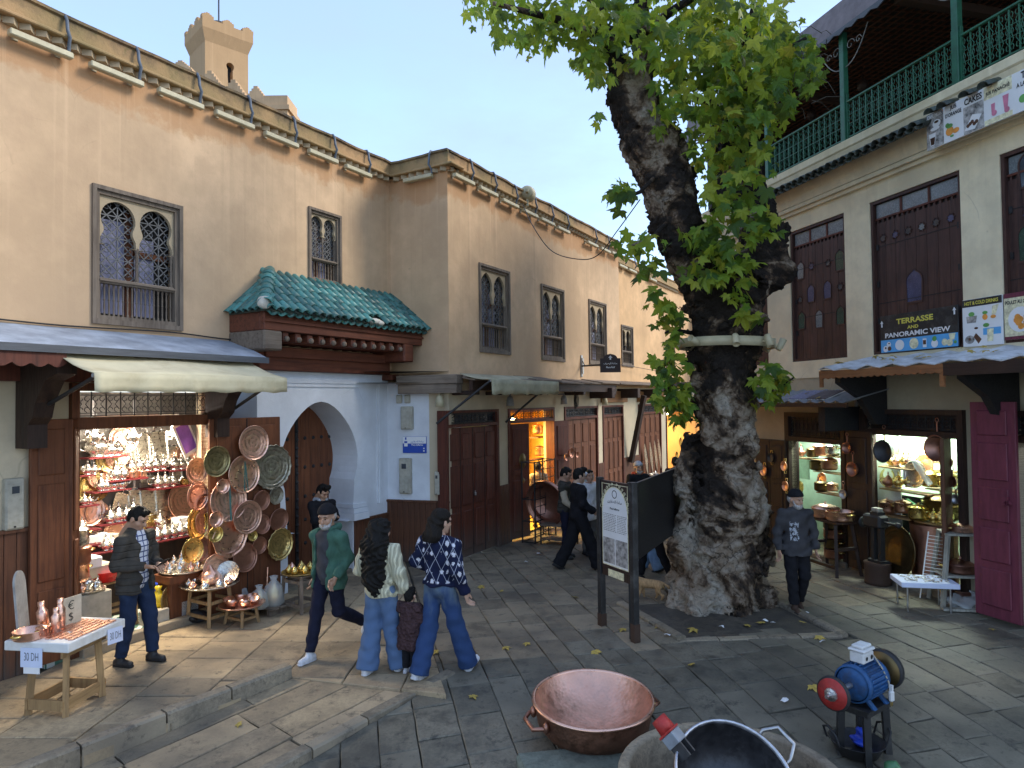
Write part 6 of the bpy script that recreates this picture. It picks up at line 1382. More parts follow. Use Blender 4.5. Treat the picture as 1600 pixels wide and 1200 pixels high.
for i,(px,w_,h_,mt,lb) in enumerate(((150,.32,.10,'paper_white','white paper parcel on the shop counter, left of the man'),(172,.22,.07,'cardboard','flat cardboard box on the shop counter beside the white parcel'),(262,.3,.06,'silver_engraved','flat silver box on the counter right of the man'),(285,.2,.14,'paper_white','white carton on the counter at the right post'))):
    s,_=W1.px(px,838,-.95);tag(obj('parcel' if 'parcel' in lb else 'box',MB().box(-w_/2,w_/2,-.1,.1,0,h_,bev=.008),M(mt),None,W1.at(s,-.98,cz+.001)@RZ(random.uniform(-.4,.4))),lb,'box')
for i,(px,py,kind) in enumerate(((132,862,0),(150,872,1),(165,878,2))):
    m=stand_at(px,930,-.35,W1.px(px,py+16,-.35)[1]-.1)
    if kind==2:tag(obj('basin',MB().lathe([(.001,0),(.15,0),(.2,.12),(.215,.13),(.19,.12),(.14,.02),(.001,.02)],20),M('red_plastic'),None,m),'bright red plastic basin behind the man with the phone','basin')
    else:tag(obj('parcel',MB().box(-.16,.16,-.12,.12,0,.16,bev=.02),M('paper_white' if kind==0 else 'cardboard'),None,m),('white wrapped parcel' if kind==0 else 'brown carton')+' beside the red basin in the shop','box')
st_=stool('side_table','pale wooden stool behind the red basin in the shop',stand_at(170,930,-.38),.55,.3,W1.px(165,894,-.35)[1]-FL-.11,'wood_pine',(.4,))
def tea_table(px,py,o,r,zt,label,name='tea_tray',n=7,mt='silver',tmt='silver_engraved',hh=.15,pots=True):
    s,_=W1.px(px,py,o);t=thing(name,label,'tray',W1.at(s,o,zt));flat_tray(t,r,.01,tmt)
    for i in range(n):
        a=2*PI*i/max(1,n-1);q=0 if i==0 else r*.62;h=hh*(1.6 if i==0 else random.uniform(.7,1.1))
        obj('pot',MB().lathe([(.001,0),(h*.28,0),(h*.2,h*.1),(h*.38,h*.35),(h*.34,h*.5),(h*.18,h*.62),(h*.22,h*.66),(h*.08,h*.86),(h*.05,h*.95),(.001,h)],12,T((q*math.cos(a),q*math.sin(a),.02))),M(mt if i%3 else 'copper' if mt=='silver' and i else mt),t)
    return t
zt=W1.px(285,892,-.12)[1];tea_table(285,892,-.12,.30,zt,'large silver tray crowded with teapots by the shop post',n=9,hh=.17)
tag(obj('display_box',MB().box(-.26,.26,-.14,.16,0,zt-.1-FL,bev=.01).box(-.3,.3,-.18,.2,zt-.1-FL,zt-.005-FL),M('wood_warm'),None,stand_at(285,930,-.12)),'carved brown display box under the large silver tray','box')
for i,(px,py,rx,ry,mt,lb) in enumerate(((307,736,12,19,'copper_engraved','oval silver rimmed plate hanging on the shop post at the top'),(308,775,12,20,'copper','copper plate on the shop post below the oval plate'),(317,787,8,14,'copper','small copper plate overlapping on the right post'),(308,818,12,24,'brass','tall bright brass plate on the right shop post'),(315,816,8,16,'copper_engraved','small copper plate in front of the bright brass plate'),(300,860,12,18,'brass','round brass plate behind the lowest engraved plate'),(313,858,11,17,'copper_engraved','lowest engraved copper plate on the shop post'))):
    s,z=W1.px(px,py,.02+.012*(i%3));r=ry/FPX*math.hypot(*(W1.w(s,0,z)-OC).xy);plate('hanging_plate',lb,W1.at(s,.02+.015*(i%3),z)@RZ(R(-8)),r,mt,.08,sx=rx/ry*1.3,group='plates on the shop post')
for i,(py,mt,r) in enumerate(((838,'silver',.13),(866,'copper_dark',.15),(892,'copper',.13))):
    s,z=W1.px(127,py,-.08);pot('stacked_pot',('silver','dark copper','bright copper')[i]+' pot in the column at the left edge of the shop',W1.at(s-.04,-.10,z-.12),r,.2,mt,group='pots at the left edge')
zt2=W1.px(133,924,-.1)[1];tea_table(136,926,-.1,.2,zt2,'small tray of silver cups low at the left door edge',n=6,hh=.13)
tag(obj('carton',MB().box(-.2,.2,-.15,.15,0,zt2-.01-FL,bev=.01),M('cardboard'),None,stand_at(138,940,-.1)),'cardboard carton under the small tray of cups','box')
s,z=W1.px(264,932,-.1);plate('standing_tray','bright yellow brass tray standing on the shop floor',W1.at(s,-.05,FL+.22)@RX(R(-8)),.22,'brass_engraved',.06,sx=.72)
for px,py,w_,h_,mt,lb in ((243,943,.30,.17,'cardboard','brown carton on the shop floor by the yellow tray'),(292,940,.26,.2,'paper_white','white carton on the floor beside the tall stool'),(269,908,.16,.12,'blue_plastic','small blue box behind the yellow tray')):
    s,_=W1.px(px,py,-.05);tag(obj('carton',MB().box(-w_/2,w_/2,-.1,.1,0,h_,bev=.008),M(mt),None,W1.at(s,-.08 if mt!='blue_plastic' else -.4,FL+(.3 if mt=='blue_plastic' else .001))),lb,'box')
s,_=W1.px(251,922,-.1);tag(obj('vase',MB().lathe([(.001,0),(.06,0),(.09,.08),(.07,.17),(.03,.22),(.05,.27),(.04,.27),(.001,.1)],14),M('yellow_plastic'),None,W1.at(s,-.15,FL+.17)),'yellow vase standing on the brown carton','vase')
# ---- open door leaves with the hung plates
zl0,zl1=.06,W1.px(85,655,.1)[1]
panel_door(building,W1.at(W1.sx(49,.12,800),.10,zl0),W1.sx(112,.12,800)-W1.sx(49,.12,800),zl1-zl0,1,(.30,.46,.24),'wood_warm','door_leaf')
panel_door(building,W1.at(W1.sx(112.5,.12,800),.13,zl0)@RZ(R(40)),.14,zl1-zl0,1,(.5,.5),'wood_warm','door_leaf')
lo=.19;dl=panel_door(building,W1.at(W1.sx(328,lo,800),lo,zl0)@RZ(R(-1)),W1.sx(437,lo,800)-W1.sx(328,lo,800),W1.px(380,653,lo)[1]-zl0,2,(.32,.30,.38),'wood_warm','door_leaf')
PL=[(395,692,24,'copper_engraved',.1,0,'bright engraved copper plate at the top of the open door'),(337.5,721,21,'brass_old',.1,0,'olive green engraved brass plate at the upper left of the door'),(425,730,31,'tin_engraved',.06,18,'largest scalloped pewter plate on the open door'),(380,741,26,'copper',.08,0,'plain pink copper tray with a green triangle hanger'),(431,774,12.5,'tin_engraved',.1,0,'small pewter plate below the scalloped one'),(408,782,14,'copper_dark',.1,0,'dull copper plate left of the small pewter plate'),(356,782,29,'copper_engraved',.07,0,'wide dull copper tray at the left of the door with a green strap'),(346,760,10,'copper',.3,0,'small deep copper bowl at the edge of the wide tray'),(386,808,23,'copper_engraved',.07,0,'engraved copper plate in the middle of the door'),(335,811,11,'copper',.3,0,'small domed copper bowl on the left of the door'),(409,819,13.5,'copper_dark',.1,0,'dark copper plate half hidden right of the middle one'),(435,812,16,'copper_dark',.1,0,'dark violet copper plate at the right edge of the door'),(357,838,28,'copper',.12,8,'eight sided copper dish at the lower left of the door'),(335,834,11,'brass',.25,0,'small green brass bowl left of the eight sided dish'),(394,837,7.5,'brass',.15,0,'tiny brass dish in the middle of the door'),(405,852,12,'copper_dark',.1,0,'small dark copper plate left of the scalloped brass dish'),(435,850,22,'brass_engraved',.16,16,'scalloped bright brass dish at the lower right'),(382,871,20,'copper_dark',.08,0,'dark copper plate at the bottom of the door'),(337,888,20,'copper_engraved',.08,0,'copper plate behind the silver tray at the foot of the door')]
order_={7:.09,8:.07,2:.02,0:.05,3:.045,6:.03,12:.015,16:.05,11:.04,13:.07,9:.08}
for i,(px,py,r,mt,dp,sc_,lb) in enumerate(PL):
    o_=lo+.06+order_.get(i,.03);s,z=W1.px(px,py,o_);dist=math.hypot(*(W1.w(s,o_,z)-OC).xy);t=plate('hanging_plate',lb,W1.at(s,o_,z)@RX(R(random.uniform(-6,3)))@RZ(random.uniform(-.06,.06)),r/FPX*dist*1.06,mt,dp,sc_,group='plates hung on the open door')
    if i in (3,6):
        rr_=r/FPX*dist;mb=MB().bar((0,-.05,rr_*.7),(-rr_*.12,-.05,-rr_*.9),.012).bar((0,-.05,rr_*.7),(rr_*.12,-.05,-rr_*.9),.012) if i==3 else MB().bar((0,-.05,rr_*.75),(0,-.05,-rr_*.98),.03,.01)
        obj('hanger',mb,M('tile_green'),t)
def gstool(px,py,w_,d_,h,mt,label,rails,cat='stool',nm='stool',leg=.045,rz=0):p=G(px,py);return stool(nm,label,T((p.x,p.y,0))@RZ(R(-30)+rz),w_,d_,h,mt,rails,cat,leg)
p=G(328,972);h=.50;gstool(328,972,.46,.36,h,'wood_pine','pale wooden stool carrying the big silver tray',(.25,.62))
t=thing('tea_tray','big round silver tray heaped with cups and a teapot on the pale stool','tray',T((p.x,p.y,h)));flat_tray(t,.38,.01,'silver_engraved')
for i in range(10):
    a=i*.7;q=.26 if i else 0;hh=.10 if i else .26;obj('pot',MB().lathe([(.001,0),(hh*.4,0),(hh*.55,hh*.4),(hh*.4,hh*.6),(hh*.2,hh*.75),(hh*.1,hh*.9),(.001,hh)],12,T((q*math.cos(a),q*math.sin(a),.02))),M('silver' if i%3 else 'copper'),t)
obj('dish',MB().lathe([(.001,0),(.12,.01),(.16,.03),(.165,.03)],20,T((.2,.1,.13))@RX(R(60))),M('silver_engraved'),t)
p=G(378,974);gstool(378,974,.34,.26,.24,'wood_pine','low pale stool carrying copper trays',(.4,),leg=.035)
t=thing('tea_tray','copper tray with pink copper bowls on the low stool','tray',T((p.x,p.y,.24)));flat_tray(t,.30,.01,'copper')
for i in range(6):a=i*1.05;obj('bowl',MB().lathe([(.001,0),(.05,0),(.075,.07),(.08,.07),(.06,.02),(.001,.02)],12,T((.17*math.cos(a),.17*math.sin(a),.03))@RX(random.uniform(-.5,.5))),M('copper'),t)
p=G(470,952);h=.52;gstool(470,952,.42,.36,h,'wood_grey','dark square wooden table carrying the small brass tea set',(.2,.82),'table','small_table',.05)
t=thing('tea_tray','tray of small brass teapots on the dark square table','tray',T((p.x,p.y,h)));flat_tray(t,.27,.01,'brass_engraved')
for i in range(7):a=i*.9;hh=.10;obj('pot',MB().lathe([(.001,0),(.04,0),(.05,.05),(.03,.08),(.012,.1),(.001,.12)],12,T((.16*math.cos(a)*(i>0),.16*math.sin(a)*(i>0),.02))),M('brass' if i!=3 else 'copper'),t)
p=G(412,952);t=thing('pallet','low grey plank pallet under the wrapped brass jugs','pallet',T((p.x,p.y,0))@RZ(R(-30)))
for k in range(3):obj('plank',MB().box(-.42,.42,-.2+k*.14,-.2+k*.14+.12,.08,.11,bev=.004),M('wood_grey_x'),t)
for x in (-.35,.3):obj('bearer',MB().box(x,x+.06,-.2,.22,0,.08),M('wood_grey'),t)
for i,(px,py,r,hh) in enumerate(((428,945,.13,.36),(405,950,.12,.28),(372,938,.14,.24))):
    p=G(px,py,.11);t=thing('wrapped_jug',('tall','middle','low')[i]+' brass jug wrapped in clear plastic by the door','jug',T((p.x,p.y,.111)))
    obj('body',MB().lathe([(.001,0),(r*.8,0),(r*.85,hh*.3),(r*.8,hh*.6),(r*.4,hh*.75),(r*.35,hh*.85),(.001,hh*.86)],16),M('brass_engraved'),t)
    obj('wrap',MB().lathe([(r*.9,0),(r*1.06,hh*.1),(r*1.0,hh*.5),(r*.9,hh*.75),(r*.3,hh*.95),(r*.45,hh*1.12)],18,wob=lambda a,k:.07*math.sin(a*5+k)+.05*math.sin(a*9+2*k)),M('plastic_film'),t)
p=G(410,945,.11);t=thing('copper_ladle','slim copper ladle leaning on the door between the wrapped jugs','ladle',T((p.x+.02,p.y+.12,.12)));obj('cup',MB().lathe([(.001,0),(.05,.03),(.06,.12),(.04,.2)],12),M('copper'),t);obj('handle',MB().tube([(0,0,.15),(0,.04,.48)],.012,6),M('copper'),t)
p=G(303,972);tag(obj('plastic_bag',SDF((-.25,-.18,0),(.25,.18,.2),.02).ell((0,0,.06),(.2,.12,.07)).ell((.08,.03,.1),(.09,.07,.05)).warp(wrinkle(.02,3)).mb(),M('black_rubber'),None,T((p.x,p.y,.0))),'crumpled black plastic bag behind the pale stool','bag')
# ---- table with thirty-dirham goods
zt=.74;q0,q1,q2=G(107,1006,zt),G(196,966,zt),G(30,992,zt);dx=(q1-q0);lx=dx.length;dx.normalize();dy=(q2-q0);dy-=dx*dy.dot(dx);ly=dy.length;dy.normalize()
mw=Matrix(((dx.x,dy.x,0,q0.x),(dx.y,dy.y,0,q0.y),(0,0,1,0),(0,0,0,1)))
t=thing('display_table','wooden trestle table with a white tray of trinkets and price papers','table',mw)
obj('top',MB().box(0,lx,0,ly,zt-.09,zt,bev=.008),M('white_paint'),t)
for i,(x,y) in enumerate(((lx*.22,ly*.25),(lx*.75,ly*.25),(lx*.22,ly*.75),(lx*.75,ly*.75))):obj('leg',MB().bar((x,y,zt-.09),(x+(x-lx*.5)*.18,y+(y-ly*.5)*.18,0),.05,.06),M('wood_pine'),t)
for y in (ly*.22,ly*.78):obj('rail',MB().box(lx*.12,lx*.86,y-.012,y+.012,.06,.16),M('wood_pine_x'),t);obj('apron',MB().box(lx*.12,lx*.86,y-.012,y+.012,zt-.18,zt-.091),M('wood_pine_x'),t)
for x in (lx*.15,lx*.83):obj('rail',MB().box(x-.012,x+.012,ly*.24,ly*.76,.06,.16),M('wood_pine'),t)
rk=MB()
for i in range(26):
    for j in range(9):
        if random.random()<.9:x,y=lx*(.12+.03*i),ly*(.08+.09*j);rk.box(-.010,.010,-.02,.02,0,.012,T((x,y,zt+.001))@RZ(random.uniform(-.4,.4)))
obj('trinkets',rk,M('copper'),t)['kind']='stuff'
pa=thing('price_paper','paper reading 30 DH taped to the near short side of the table','sign',mw@T((-.012,ly*.72,zt-.05))@RZ(-PI/2));obj('sheet',MB().box(0,.23,-.002,0,-.18,.0),M('paper_blue'),pa);obj('lettering',letters(MB(),'30DH',.115,-.08,w=.15,h=.075,y=-.004),M('black'),pa);obj('tape',MB().box(.03,.20,.001,.004,-.24,-.02),M('paper_white'),pa)
pa=thing('price_paper','paper reading 30 DH taped to the long side of the table by the man','sign',mw@T((lx*.64,-.012,zt-.03))@RX(R(-6))@RY(R(6)));obj('sheet',MB().box(0,.21,-.002,0,-.15,.0),M('paper_blue'),pa);obj('lettering',letters(MB(),'30DH',.105,-.075,w=.15,h=.07,y=-.004),M('black'),pa)
for i,(x,y,h_,r) in enumerate(((.50,.62,.30,.045),(.36,.55,.24,.042),(.44,.82,.28,.05))):
    b=thing('copper_bottle',('tallest hammered copper bottle','short hammered copper bottle in front','leaning copper bottle at the back')[i]+' on the trinket table','bottle',mw@T((lx*x,ly*y,zt))@RX(R(0 if i<2 else -8)))
    obj('body',MB().lathe([(.001,0),(r,0),(r,h_*.66),(r*.6,h_*.76),(r*.5,h_*.84)],14),M('copper_engraved'),b);obj('cap',MB().lathe([(r*.62,h_*.84),(r*.62,h_),(.001,h_)],12),M('copper'),b)
s_=thing('card_sign','cardboard sign with euro and dollar marks on the trinket table','sign',mw@T((lx*.66,ly*.60,zt))@RZ(R(-8)));obj('card',MB().box(-.12,.12,0,.012,0,.28),M('cardboard'),s_);obj('lettering',letters(letters(MB(),'e',0,.20,h=.09,y=-.003),'d',0,.08,h=.09,y=-.003),M('black'),s_)
pot('copper_pan','small pink copper pan at the near corner of the trinket table',mw@T((lx*.12,ly*.72,zt)),.14,.08,'copper',False);pot('copper_pot','tiny lidded copper pot beside the pan on the trinket table',mw@T((lx*.26,ly*.66,zt)),.06,.07,'copper')
tag(obj('grey_board',MB().prism([(-.13,0),(.13,0)]+[(.13*math.cos(q*PI/10),.48+.13*math.sin(q*PI/10)) for q in range(11)],.02),M('grey_paint'),None,mw@T((lx*.30,ly*.99,zt+.0))@RX(R(-6))@RZ(R(25))),'grey round topped board standing behind the copper bottles','board')
p=G(20,1043);tag(obj('plastic_bottle',MB().lathe([(.001,0),(.035,0),(.036,.18),(.015,.23),(.015,.25),(.001,.25)],12,RX(PI/2)),M('plastic_film'),None,T((p.x,p.y,.04))@RZ(R(-50))),'clear plastic bottle lying by the left wainscot','bottle')
# ---------------------------------------------------------------- information board
p0,p1=G(941,977),G(993,1003);zb=.0
bd_=Vector((p1.x-p0.x,p1.y-p0.y,0));bl=bd_.length;IB=Frame(p0.x,p0.y,bd_.x,bd_.y)
zt0=IB.px(937,743)[1];zt1=IB.px(995,757)[1];ztop=(zt0+zt1)/2
info=thing('information_board','black information board with white arched text panel on two posts','sign',IB.m)
for x in (0,bl):obj('post',MB().box(x-.04,x+.04,-.04,.04,0,ztop,bev=.006),M('black_paint'),info);obj('post_foot',MB().box(x-.043,x+.043,-.043,.043,0,.22 if x else .16),M('rusty'),info)
pz0,pz1=IB.px(965,885)[1],ztop-.06
obj('panel',MB().box(.05,bl-.05,-.02,.02,pz0-.05,pz1+.03),M('brown_sign'),info)
x0,x1=.075,bl-.075;cx=(x0+x1)/2;hw=(x1-x0)/2-.012;az=pz1-.04-hw*1.25
arch=[(x1-.012,pz0),(x1-.012,az)]+[(cx+hw*math.cos(q*PI/16),az+hw*1.25*math.sin(q*PI/16)) for q in range(1,16)]+[(x0+.012,az),(x0+.012,pz0)]
obj('text_panel',MB().prism(arch,.004,T((0,-.025,0))),M('white_sign'),info)
ol=[(cx+(x-cx)*1.03,pz0-.012 if z==pz0 else z+.012) for x,z in arch];obj('panel_edging',MB().ring(arch,ol,.006,T((0,-.028,0))),M('dish_cream'),info)
sc_=MB()
for sg in (-1,1):
    for k in range(7):
        a=R(8+k*12);rx,rz=cx+sg*hw*1.0*math.cos(a)*1.08,az+hw*1.25*math.sin(a)*1.06+.02;r=.035*(1.1-k*.09)
        if rz<pz1 and abs(rx-cx)<hw+.03:sc_.tube([(rx+r*(1-j/16)*math.cos(j*.7),-.025,rz+r*(1-j/16)*math.sin(j*.7)) for j in range(13)],.004,4)
    sc_.box(cx+sg*(hw+.005)-.004,cx+sg*(hw+.005)+.004,-.026,-.02,az-.1,pz1)
sc_.box(x0,x1,-.026,-.02,pz1-.01,pz1-.002);obj('spandrel_scrolls',sc_,M('dish_cream'),info)
tx=MB();letters(tx,'ar1',cx,az+hw*.55,w=hw*1.15,y=-.0262);letters(tx,'Place Seffarine',cx,az+hw*.22,w=hw*.75,y=-.0262)
tx.ring([(cx+hw*.16*math.cos(q*PI/8),az+hw*.92+hw*.16*math.sin(q*PI/8)) for q in range(16)],[(cx+hw*.2*math.cos(q*PI/8),az+hw*.92+hw*.2*math.sin(q*PI/8)) for q in range(16)],.001,T((0,-.0265,0)))
H=az-.05-pz0-.40;k=0;z=az-.02
obj('lettering',tx,M('black'),info);tx=MB()
while z>pz0+.42:
    for a,b in ((x0+.03,cx+hw*.12),(cx+hw*.2,x1-.03)):
        x=a
        while x<b-.02:w_=random.uniform(.012,.045);tx.box(x,min(x+w_,b),-.0262,-.0255,z-.0045,z+.0045);x+=w_+.010
    z-=.021
obj('text_lines',tx,M('grey_paint'),info)['kind']='stuff'
for a,b in ((x0+.02,cx-.01),(cx+.01,x1-.02)):obj('photo',MB().box(a,b,-.0275,-.0252,pz0+.02,pz0+.34),M('photo_grey'),info)
obj('tag_plate',MB().box(cx-.16,cx+.16,-.024,-.015,pz0-.15,pz0-.06),M('dish_cream'),info);obj('low_rail',MB().box(.05,bl-.05,-.015,.015,pz0-.16,pz0-.05),M('wood_dark'),info)
q=G(1058,862);b0=IB.w(bl,-.06,0);BB=Frame(b0.x,b0.y,AT(1072,800,10.6).x-b0.x,10.6-b0.y);b1=BB.sx(1078,0,800);bz1=BB.px(1000,753)[1];bz0=BB.px(1010,866)[1]
bb=thing('notice_board','large plain black notice board behind the information board','sign',BB.m);obj('panel',MB().box(.02,b1,0,.04,bz0,bz1,bev=.004),M('black_panel'),bb);obj('post',MB().box(b1-.1,b1,.05,.13,0,bz1,bev=.006),M('black_paint'),bb);obj('post',MB().box(.0,.08,.05,.13,0,bz1,bev=.006),M('black_paint'),bb)
# ---------------------------------------------------------------- yellow lit shop on the forward wing
a,b=fronts[1];yr=MB().add([(s,y,z) for z in (.05,ttop) for s,y in ((a,.1),(a+.3,1.4),(b+1.4,1.4),(b,.1))],[(0,1,5,4),(1,2,6,5),(2,3,7,6),(4,5,6,7),(0,3,2,1)])
part('shop_room',yr,M('shop_yellow'),building,W2.m)
lamp_in(W2,(a+b)/2+.3,-.8,ttop-.25,'shop_lamp','warm lamp inside the yellow walled shop',.5,40,(1,.72,.25),'bulb_warm')
a5,b5=fronts[5];yr=MB().add([(s,y,z) for z in (.0,ttop) for s,y in ((a5,.2),(a5+.3,1.6),(b5+2.4,1.6),(b5,.2))],[(0,1,5,4),(1,2,6,5),(2,3,7,6),(4,5,6,7),(0,3,2,1)])
part('shop_room',yr,M('shop_yellow'),building,W2.m);lamp_in(W2,(a5+b5)/2+.3,-.6,ttop-.4,'shop_lamp','warm lamp inside the far golden shop behind the tree',.6,42,(1,.70,.22),'bulb_warm')
for i,(px,py) in enumerate(((1052,668),(1062,690),(1056,712),(1066,735),(1058,655),(1070,662))):
    s,z=W2.px(px,py,.02);plate('gilt_plate',ords[i]+' golden plate hanging in the far golden shop',W2.at(s,.02,z),.16,'gilt',.15,group='golden plates in the far shop')
def w2at(px,py,o):s,z=W2.px(px,py,o);return W2.at(s,o,z)
t=thing('framed_picture','small framed street picture on the yellow shop wall','picture',w2at(855,698,-1.34));obj('frame',MB().box(-.2,.2,0,.03,-.2,.2,bev=.006),M('wood_dark'),t);obj('print',MB().box(-.15,.15,-.004,0,-.15,.15),M('photo_grey'),t)
for i,(px,py,k) in enumerate(((840,678,'pot'),(843,712,'pot'),(842,745,'plate'),(848,742,'plate'),(842,732,'kettle'))):
    m=w2at(px,py,-.5)
    if k=='pot':pot('copper_pot',('upper','lower')[i]+' copper pot on the shelf just inside the yellow shop',m,.13,.2,'copper',group='pots in the yellow shop')
    elif k=='plate':plate('copper_plate',('left','right')[i-2]+' copper plate low inside the yellow shop',m,.2,'copper_engraved')
    else:teapot('black_kettle','black kettle hanging inside the yellow shop',m,.22,'steel_dark')
t=thing('shop_shelving','small shelves just inside the yellow shop','shelves',W2.at(a+.5,-.5,1));
for py in (682,716):s,z=W2.px(842,py,-.5);part('shelf',MB().box(s-.25,s+.25,.38,.62,z-.03,z-.001),M('wood_warm'),t,W2.m)
rk0,rk1=G(835,868),G(862,866);t=thing('display_rack','tall black iron wire rack standing before the yellow shop','rack',W2.at(W2.sx(836,.55,800),.55,0));rw=W2.sx(868,.55,800)-W2.sx(836,.55,800);rh=W2.px(850,719,.55)[1]
for x in (0,rw):
    for y in (0,.3):obj('upright',MB().bar((x,y,0),(x,y,rh),.025),M('iron'),t)
for z in (.02,.45,.9,rh-.02):obj('shelf_frame',MB().bar((0,0,z),(rw,0,z),.02).bar((0,.3,z),(rw,.3,z),.02).bar((0,0,z),(0,.3,z),.02).bar((rw,0,z),(rw,.3,z),.02),M('iron'),t)
gm=MB()
for k in range(1,4):gm.bar((rw*k/4,0,0),(rw*k/4,0,rh),.012)
for k in range(1,9):gm.bar((0,0,rh*k/9),(rw,0,rh*k/9),.012)
obj('wire_mesh',gm,M('iron'),t)
p=G(874,850);t=thing('iron_table','low iron table with clutter before the yellow shop','table',T((p.x,p.y,0))@RZ(R(-30)));obj('top',MB().box(-.35,.35,-.2,.2,.38,.41),M('wood_grey_x'),t);obj('low_shelf',MB().box(-.35,.35,-.2,.2,.10,.12),M('wood_grey_x'),t)
for x in (-.33,.33):
    for y in (-.18,.18):obj('leg',MB().bar((x,y,0),(x,y,.38),.025),M('iron'),t)
p=G(872,846);plate('large_bowl','huge dull copper bowl standing on edge by the iron table',T((p.x-.1,p.y+.1,.85))@RZ(R(-35))@RX(R(8)),.48,'copper_dark',.45)
for i,(px,py,r) in enumerate(((890,707,.13),(883,714,.09),(900,710,.08))):
    s,z=W2.px(px,py,.25);plate('hanging_pan',('large','small left','small right')[i]+' copper pan hanging on the open brown door leaf',W2.at(s,.25,z),r,'copper_dark',.3)
for i,px in enumerate((1010,1018,1025,1031)):
    s,z=W2.px(px,718-i*3,.1);mb=MB();n=10;V=[(.5*(k/n-.5)*.5,0,.9*(k/n-.5)) for k in range(n+1)]
    mb.prism([(.12*math.sin(PI*k/n)-.25*(k/n-.5),1.0*(k/n-.5)) for k in range(n+1)]+[(.02-.12*math.sin(PI*k/n)-.25*(k/n-.5)-.03,1.0*(k/n-.5)) for k in range(n,-1,-1)],.02);tag(obj('curved_sword',mb,M('silver_engraved'),None,W2.at(s,.1,z)),ords[i]+' curved silver blade from the left on the far panelled door','sword','silver blades on the far door')
s,z=W2.px(1024,742,.5);pot('silver_tagine','silver domed dish on the stand beyond the notice board',W2.at(s,.5,z-.15),.25,.14,'silver');tag(obj('goods_stand',MB().box(-.4,.4,-.3,.3,0,z-.16,bev=.01),M('wood_dark'),None,W2.at(s,.5,0)),'dark stand under the silver domed dish','stand')
s,z=W2.px(1032,768,.3)
fw=thing('far_wall','sunlit peach wall closing the street behind the tree','wall',T((7.5,27,0))@RZ(R(-10)));obj('wall',MB().box(-6,6,0,.4,0,6.5),M('plaster_far'),fw);obj('coping',MB().box(-6,6,-.06,.46,6.5,6.65),M('parapet'),fw)
# ---------------------------------------------------------------- goods of the right-hand shops
def rat(px,py,o):s,z=RB.px(px,py,o);return RB.at(s,o,z)
def rshelf(root,p0,p1,py,o,m='wood_pine_x',d=.24):
    a,z=RB.px(p0,py,o+d/2);b,_=RB.px(p1,py,o+d/2);part('shelf',MB().box(a,b,-o-d/2,-o+d/2,z-.022,z),M(m),root,RB.m);return z
shA=thing('pot_shelves','wooden shelves of copper pots in the larger right hand shop','shelves',RB.at(R1[0],-.9,0))
part('side_panel',MB().box(rs(1366,800,-.45),rs(1408,800,-.45),.45,.47,.05,r1top),M('white_paint'),shA,RB.m)
for p0,p1,py,o in ((1372,1425,728,-.35),(1374,1448,762,-.35),(1371,1424,802,-.35),(1440,1470,720,-.8),(1455,1490,734,-.8),(1445,1490,762,-.7),(1428,1489,813,-.3)):rshelf(shA,p0,p1,py,o)
part('counter_base',MB().lathe([(.30,.05),(.33,.5),(.31,.6),(.33,RB.px(1460,815,-.3)[1]-.03)],20,T((rs(1460,870,-.3),.3,0))),M('copper_dark'),shA,RB.m)
n_=0
def rit(px,py,o,kind,h,mt,lb,**k):
    m=rat(px,py,o)
    if kind=='teapot':teapot('teapot',lb,m@RZ(random.uniform(-.5,.5)),h,mt,**k)
    elif kind=='pot':pot('copper_pot',lb,m,h*.5,h*.62,mt,**k)
    elif kind=='plate':plate('copper_plate',lb,m@T((0,0,h/2))@RX(R(-8)),h/2,mt,**k)
    elif kind=='pan':
        t=thing('hanging_pan',lb,'pan',m,k.get('group'));obj('bowl',MB().lathe([(.001,-h*.3),(h*.35,-h*.28),(h*.5,0),(h*.52,.01),(h*.47,0),(h*.32,-h*.25),(.001,-h*.26)],20,RX(PI/2)@T((0,0,h*.1))),M(mt),t);obj('handle',MB().tube([(0,0,h*.48),(.01,-.01,h*1.0)],.012,6).tube([(.01+.03*math.cos(q),-.01,h*1.0+.03+.03*math.sin(q)) for q in [j*PI/4 for j in range(8)]],.006,4,closed=True),M('copper_dark'),t)
for i,px in enumerate((1392,1401,1412,1420)):rit(px,727,-.38,'teapot',.22,'copper' if i%2 else 'brass',ords[i]+' teapot from the left on the upper pot shelf',group='teapots in the pot shop')
for i,px in enumerate((1388,1404,1420)):rit(px,761,-.32,'teapot',.26,'copper_dark' if i==0 else 'brass',ords[i]+' teapot from the left on the middle pot shelf',group='teapots in the pot shop')
rit(1388,761,-.45,'plate',.32,'brass_engraved','round brass plate behind the dark teapot on the middle shelf');rit(1431,763,-.3,'plate',.44,'silver_engraved','large pale oval tray leaning on the middle pot shelf');rit(1446,745,-.6,'plate',.36,'copper','copper plate behind the large pale oval tray')
rit(1386,801,-.35,'pot',.28,'copper','lidded copper pot at the left of the lower shelf',group='pots in the pot shop');rit(1411,801,-.35,'pot',.26,'copper','copper pot with brass lid right of it on the lower shelf',group='pots in the pot shop')
rit(1456,760,-.55,'pot',.32,'brass','tall brass steamer pot on the right middle shelf');rit(1480,760,-.5,'pot',.28,'brass','brass pot near the narrow door leaf');rit(1436,812,-.2,'pot',.30,'brass','flat brass dish with conical lid on the barrel counter')
rit(1472,812,-.5,'pot',.5,'brass_dark','big brass domed couscous pot on the barrel counter')
for i,px in enumerate((1459,1470,1482)):rit(px,816,-.12,'teapot',.22,'brass',ords[i]+' small brass teapot from the left on the barrel counter',group='teapots on the barrel counter')
for i,px in enumerate((1444,1456,1465)):rit(px,719,-.8,'teapot',.22,'brass',ords[i]+' brass teapot on the far upper shelf of the pot shop',group='teapots in the pot shop')
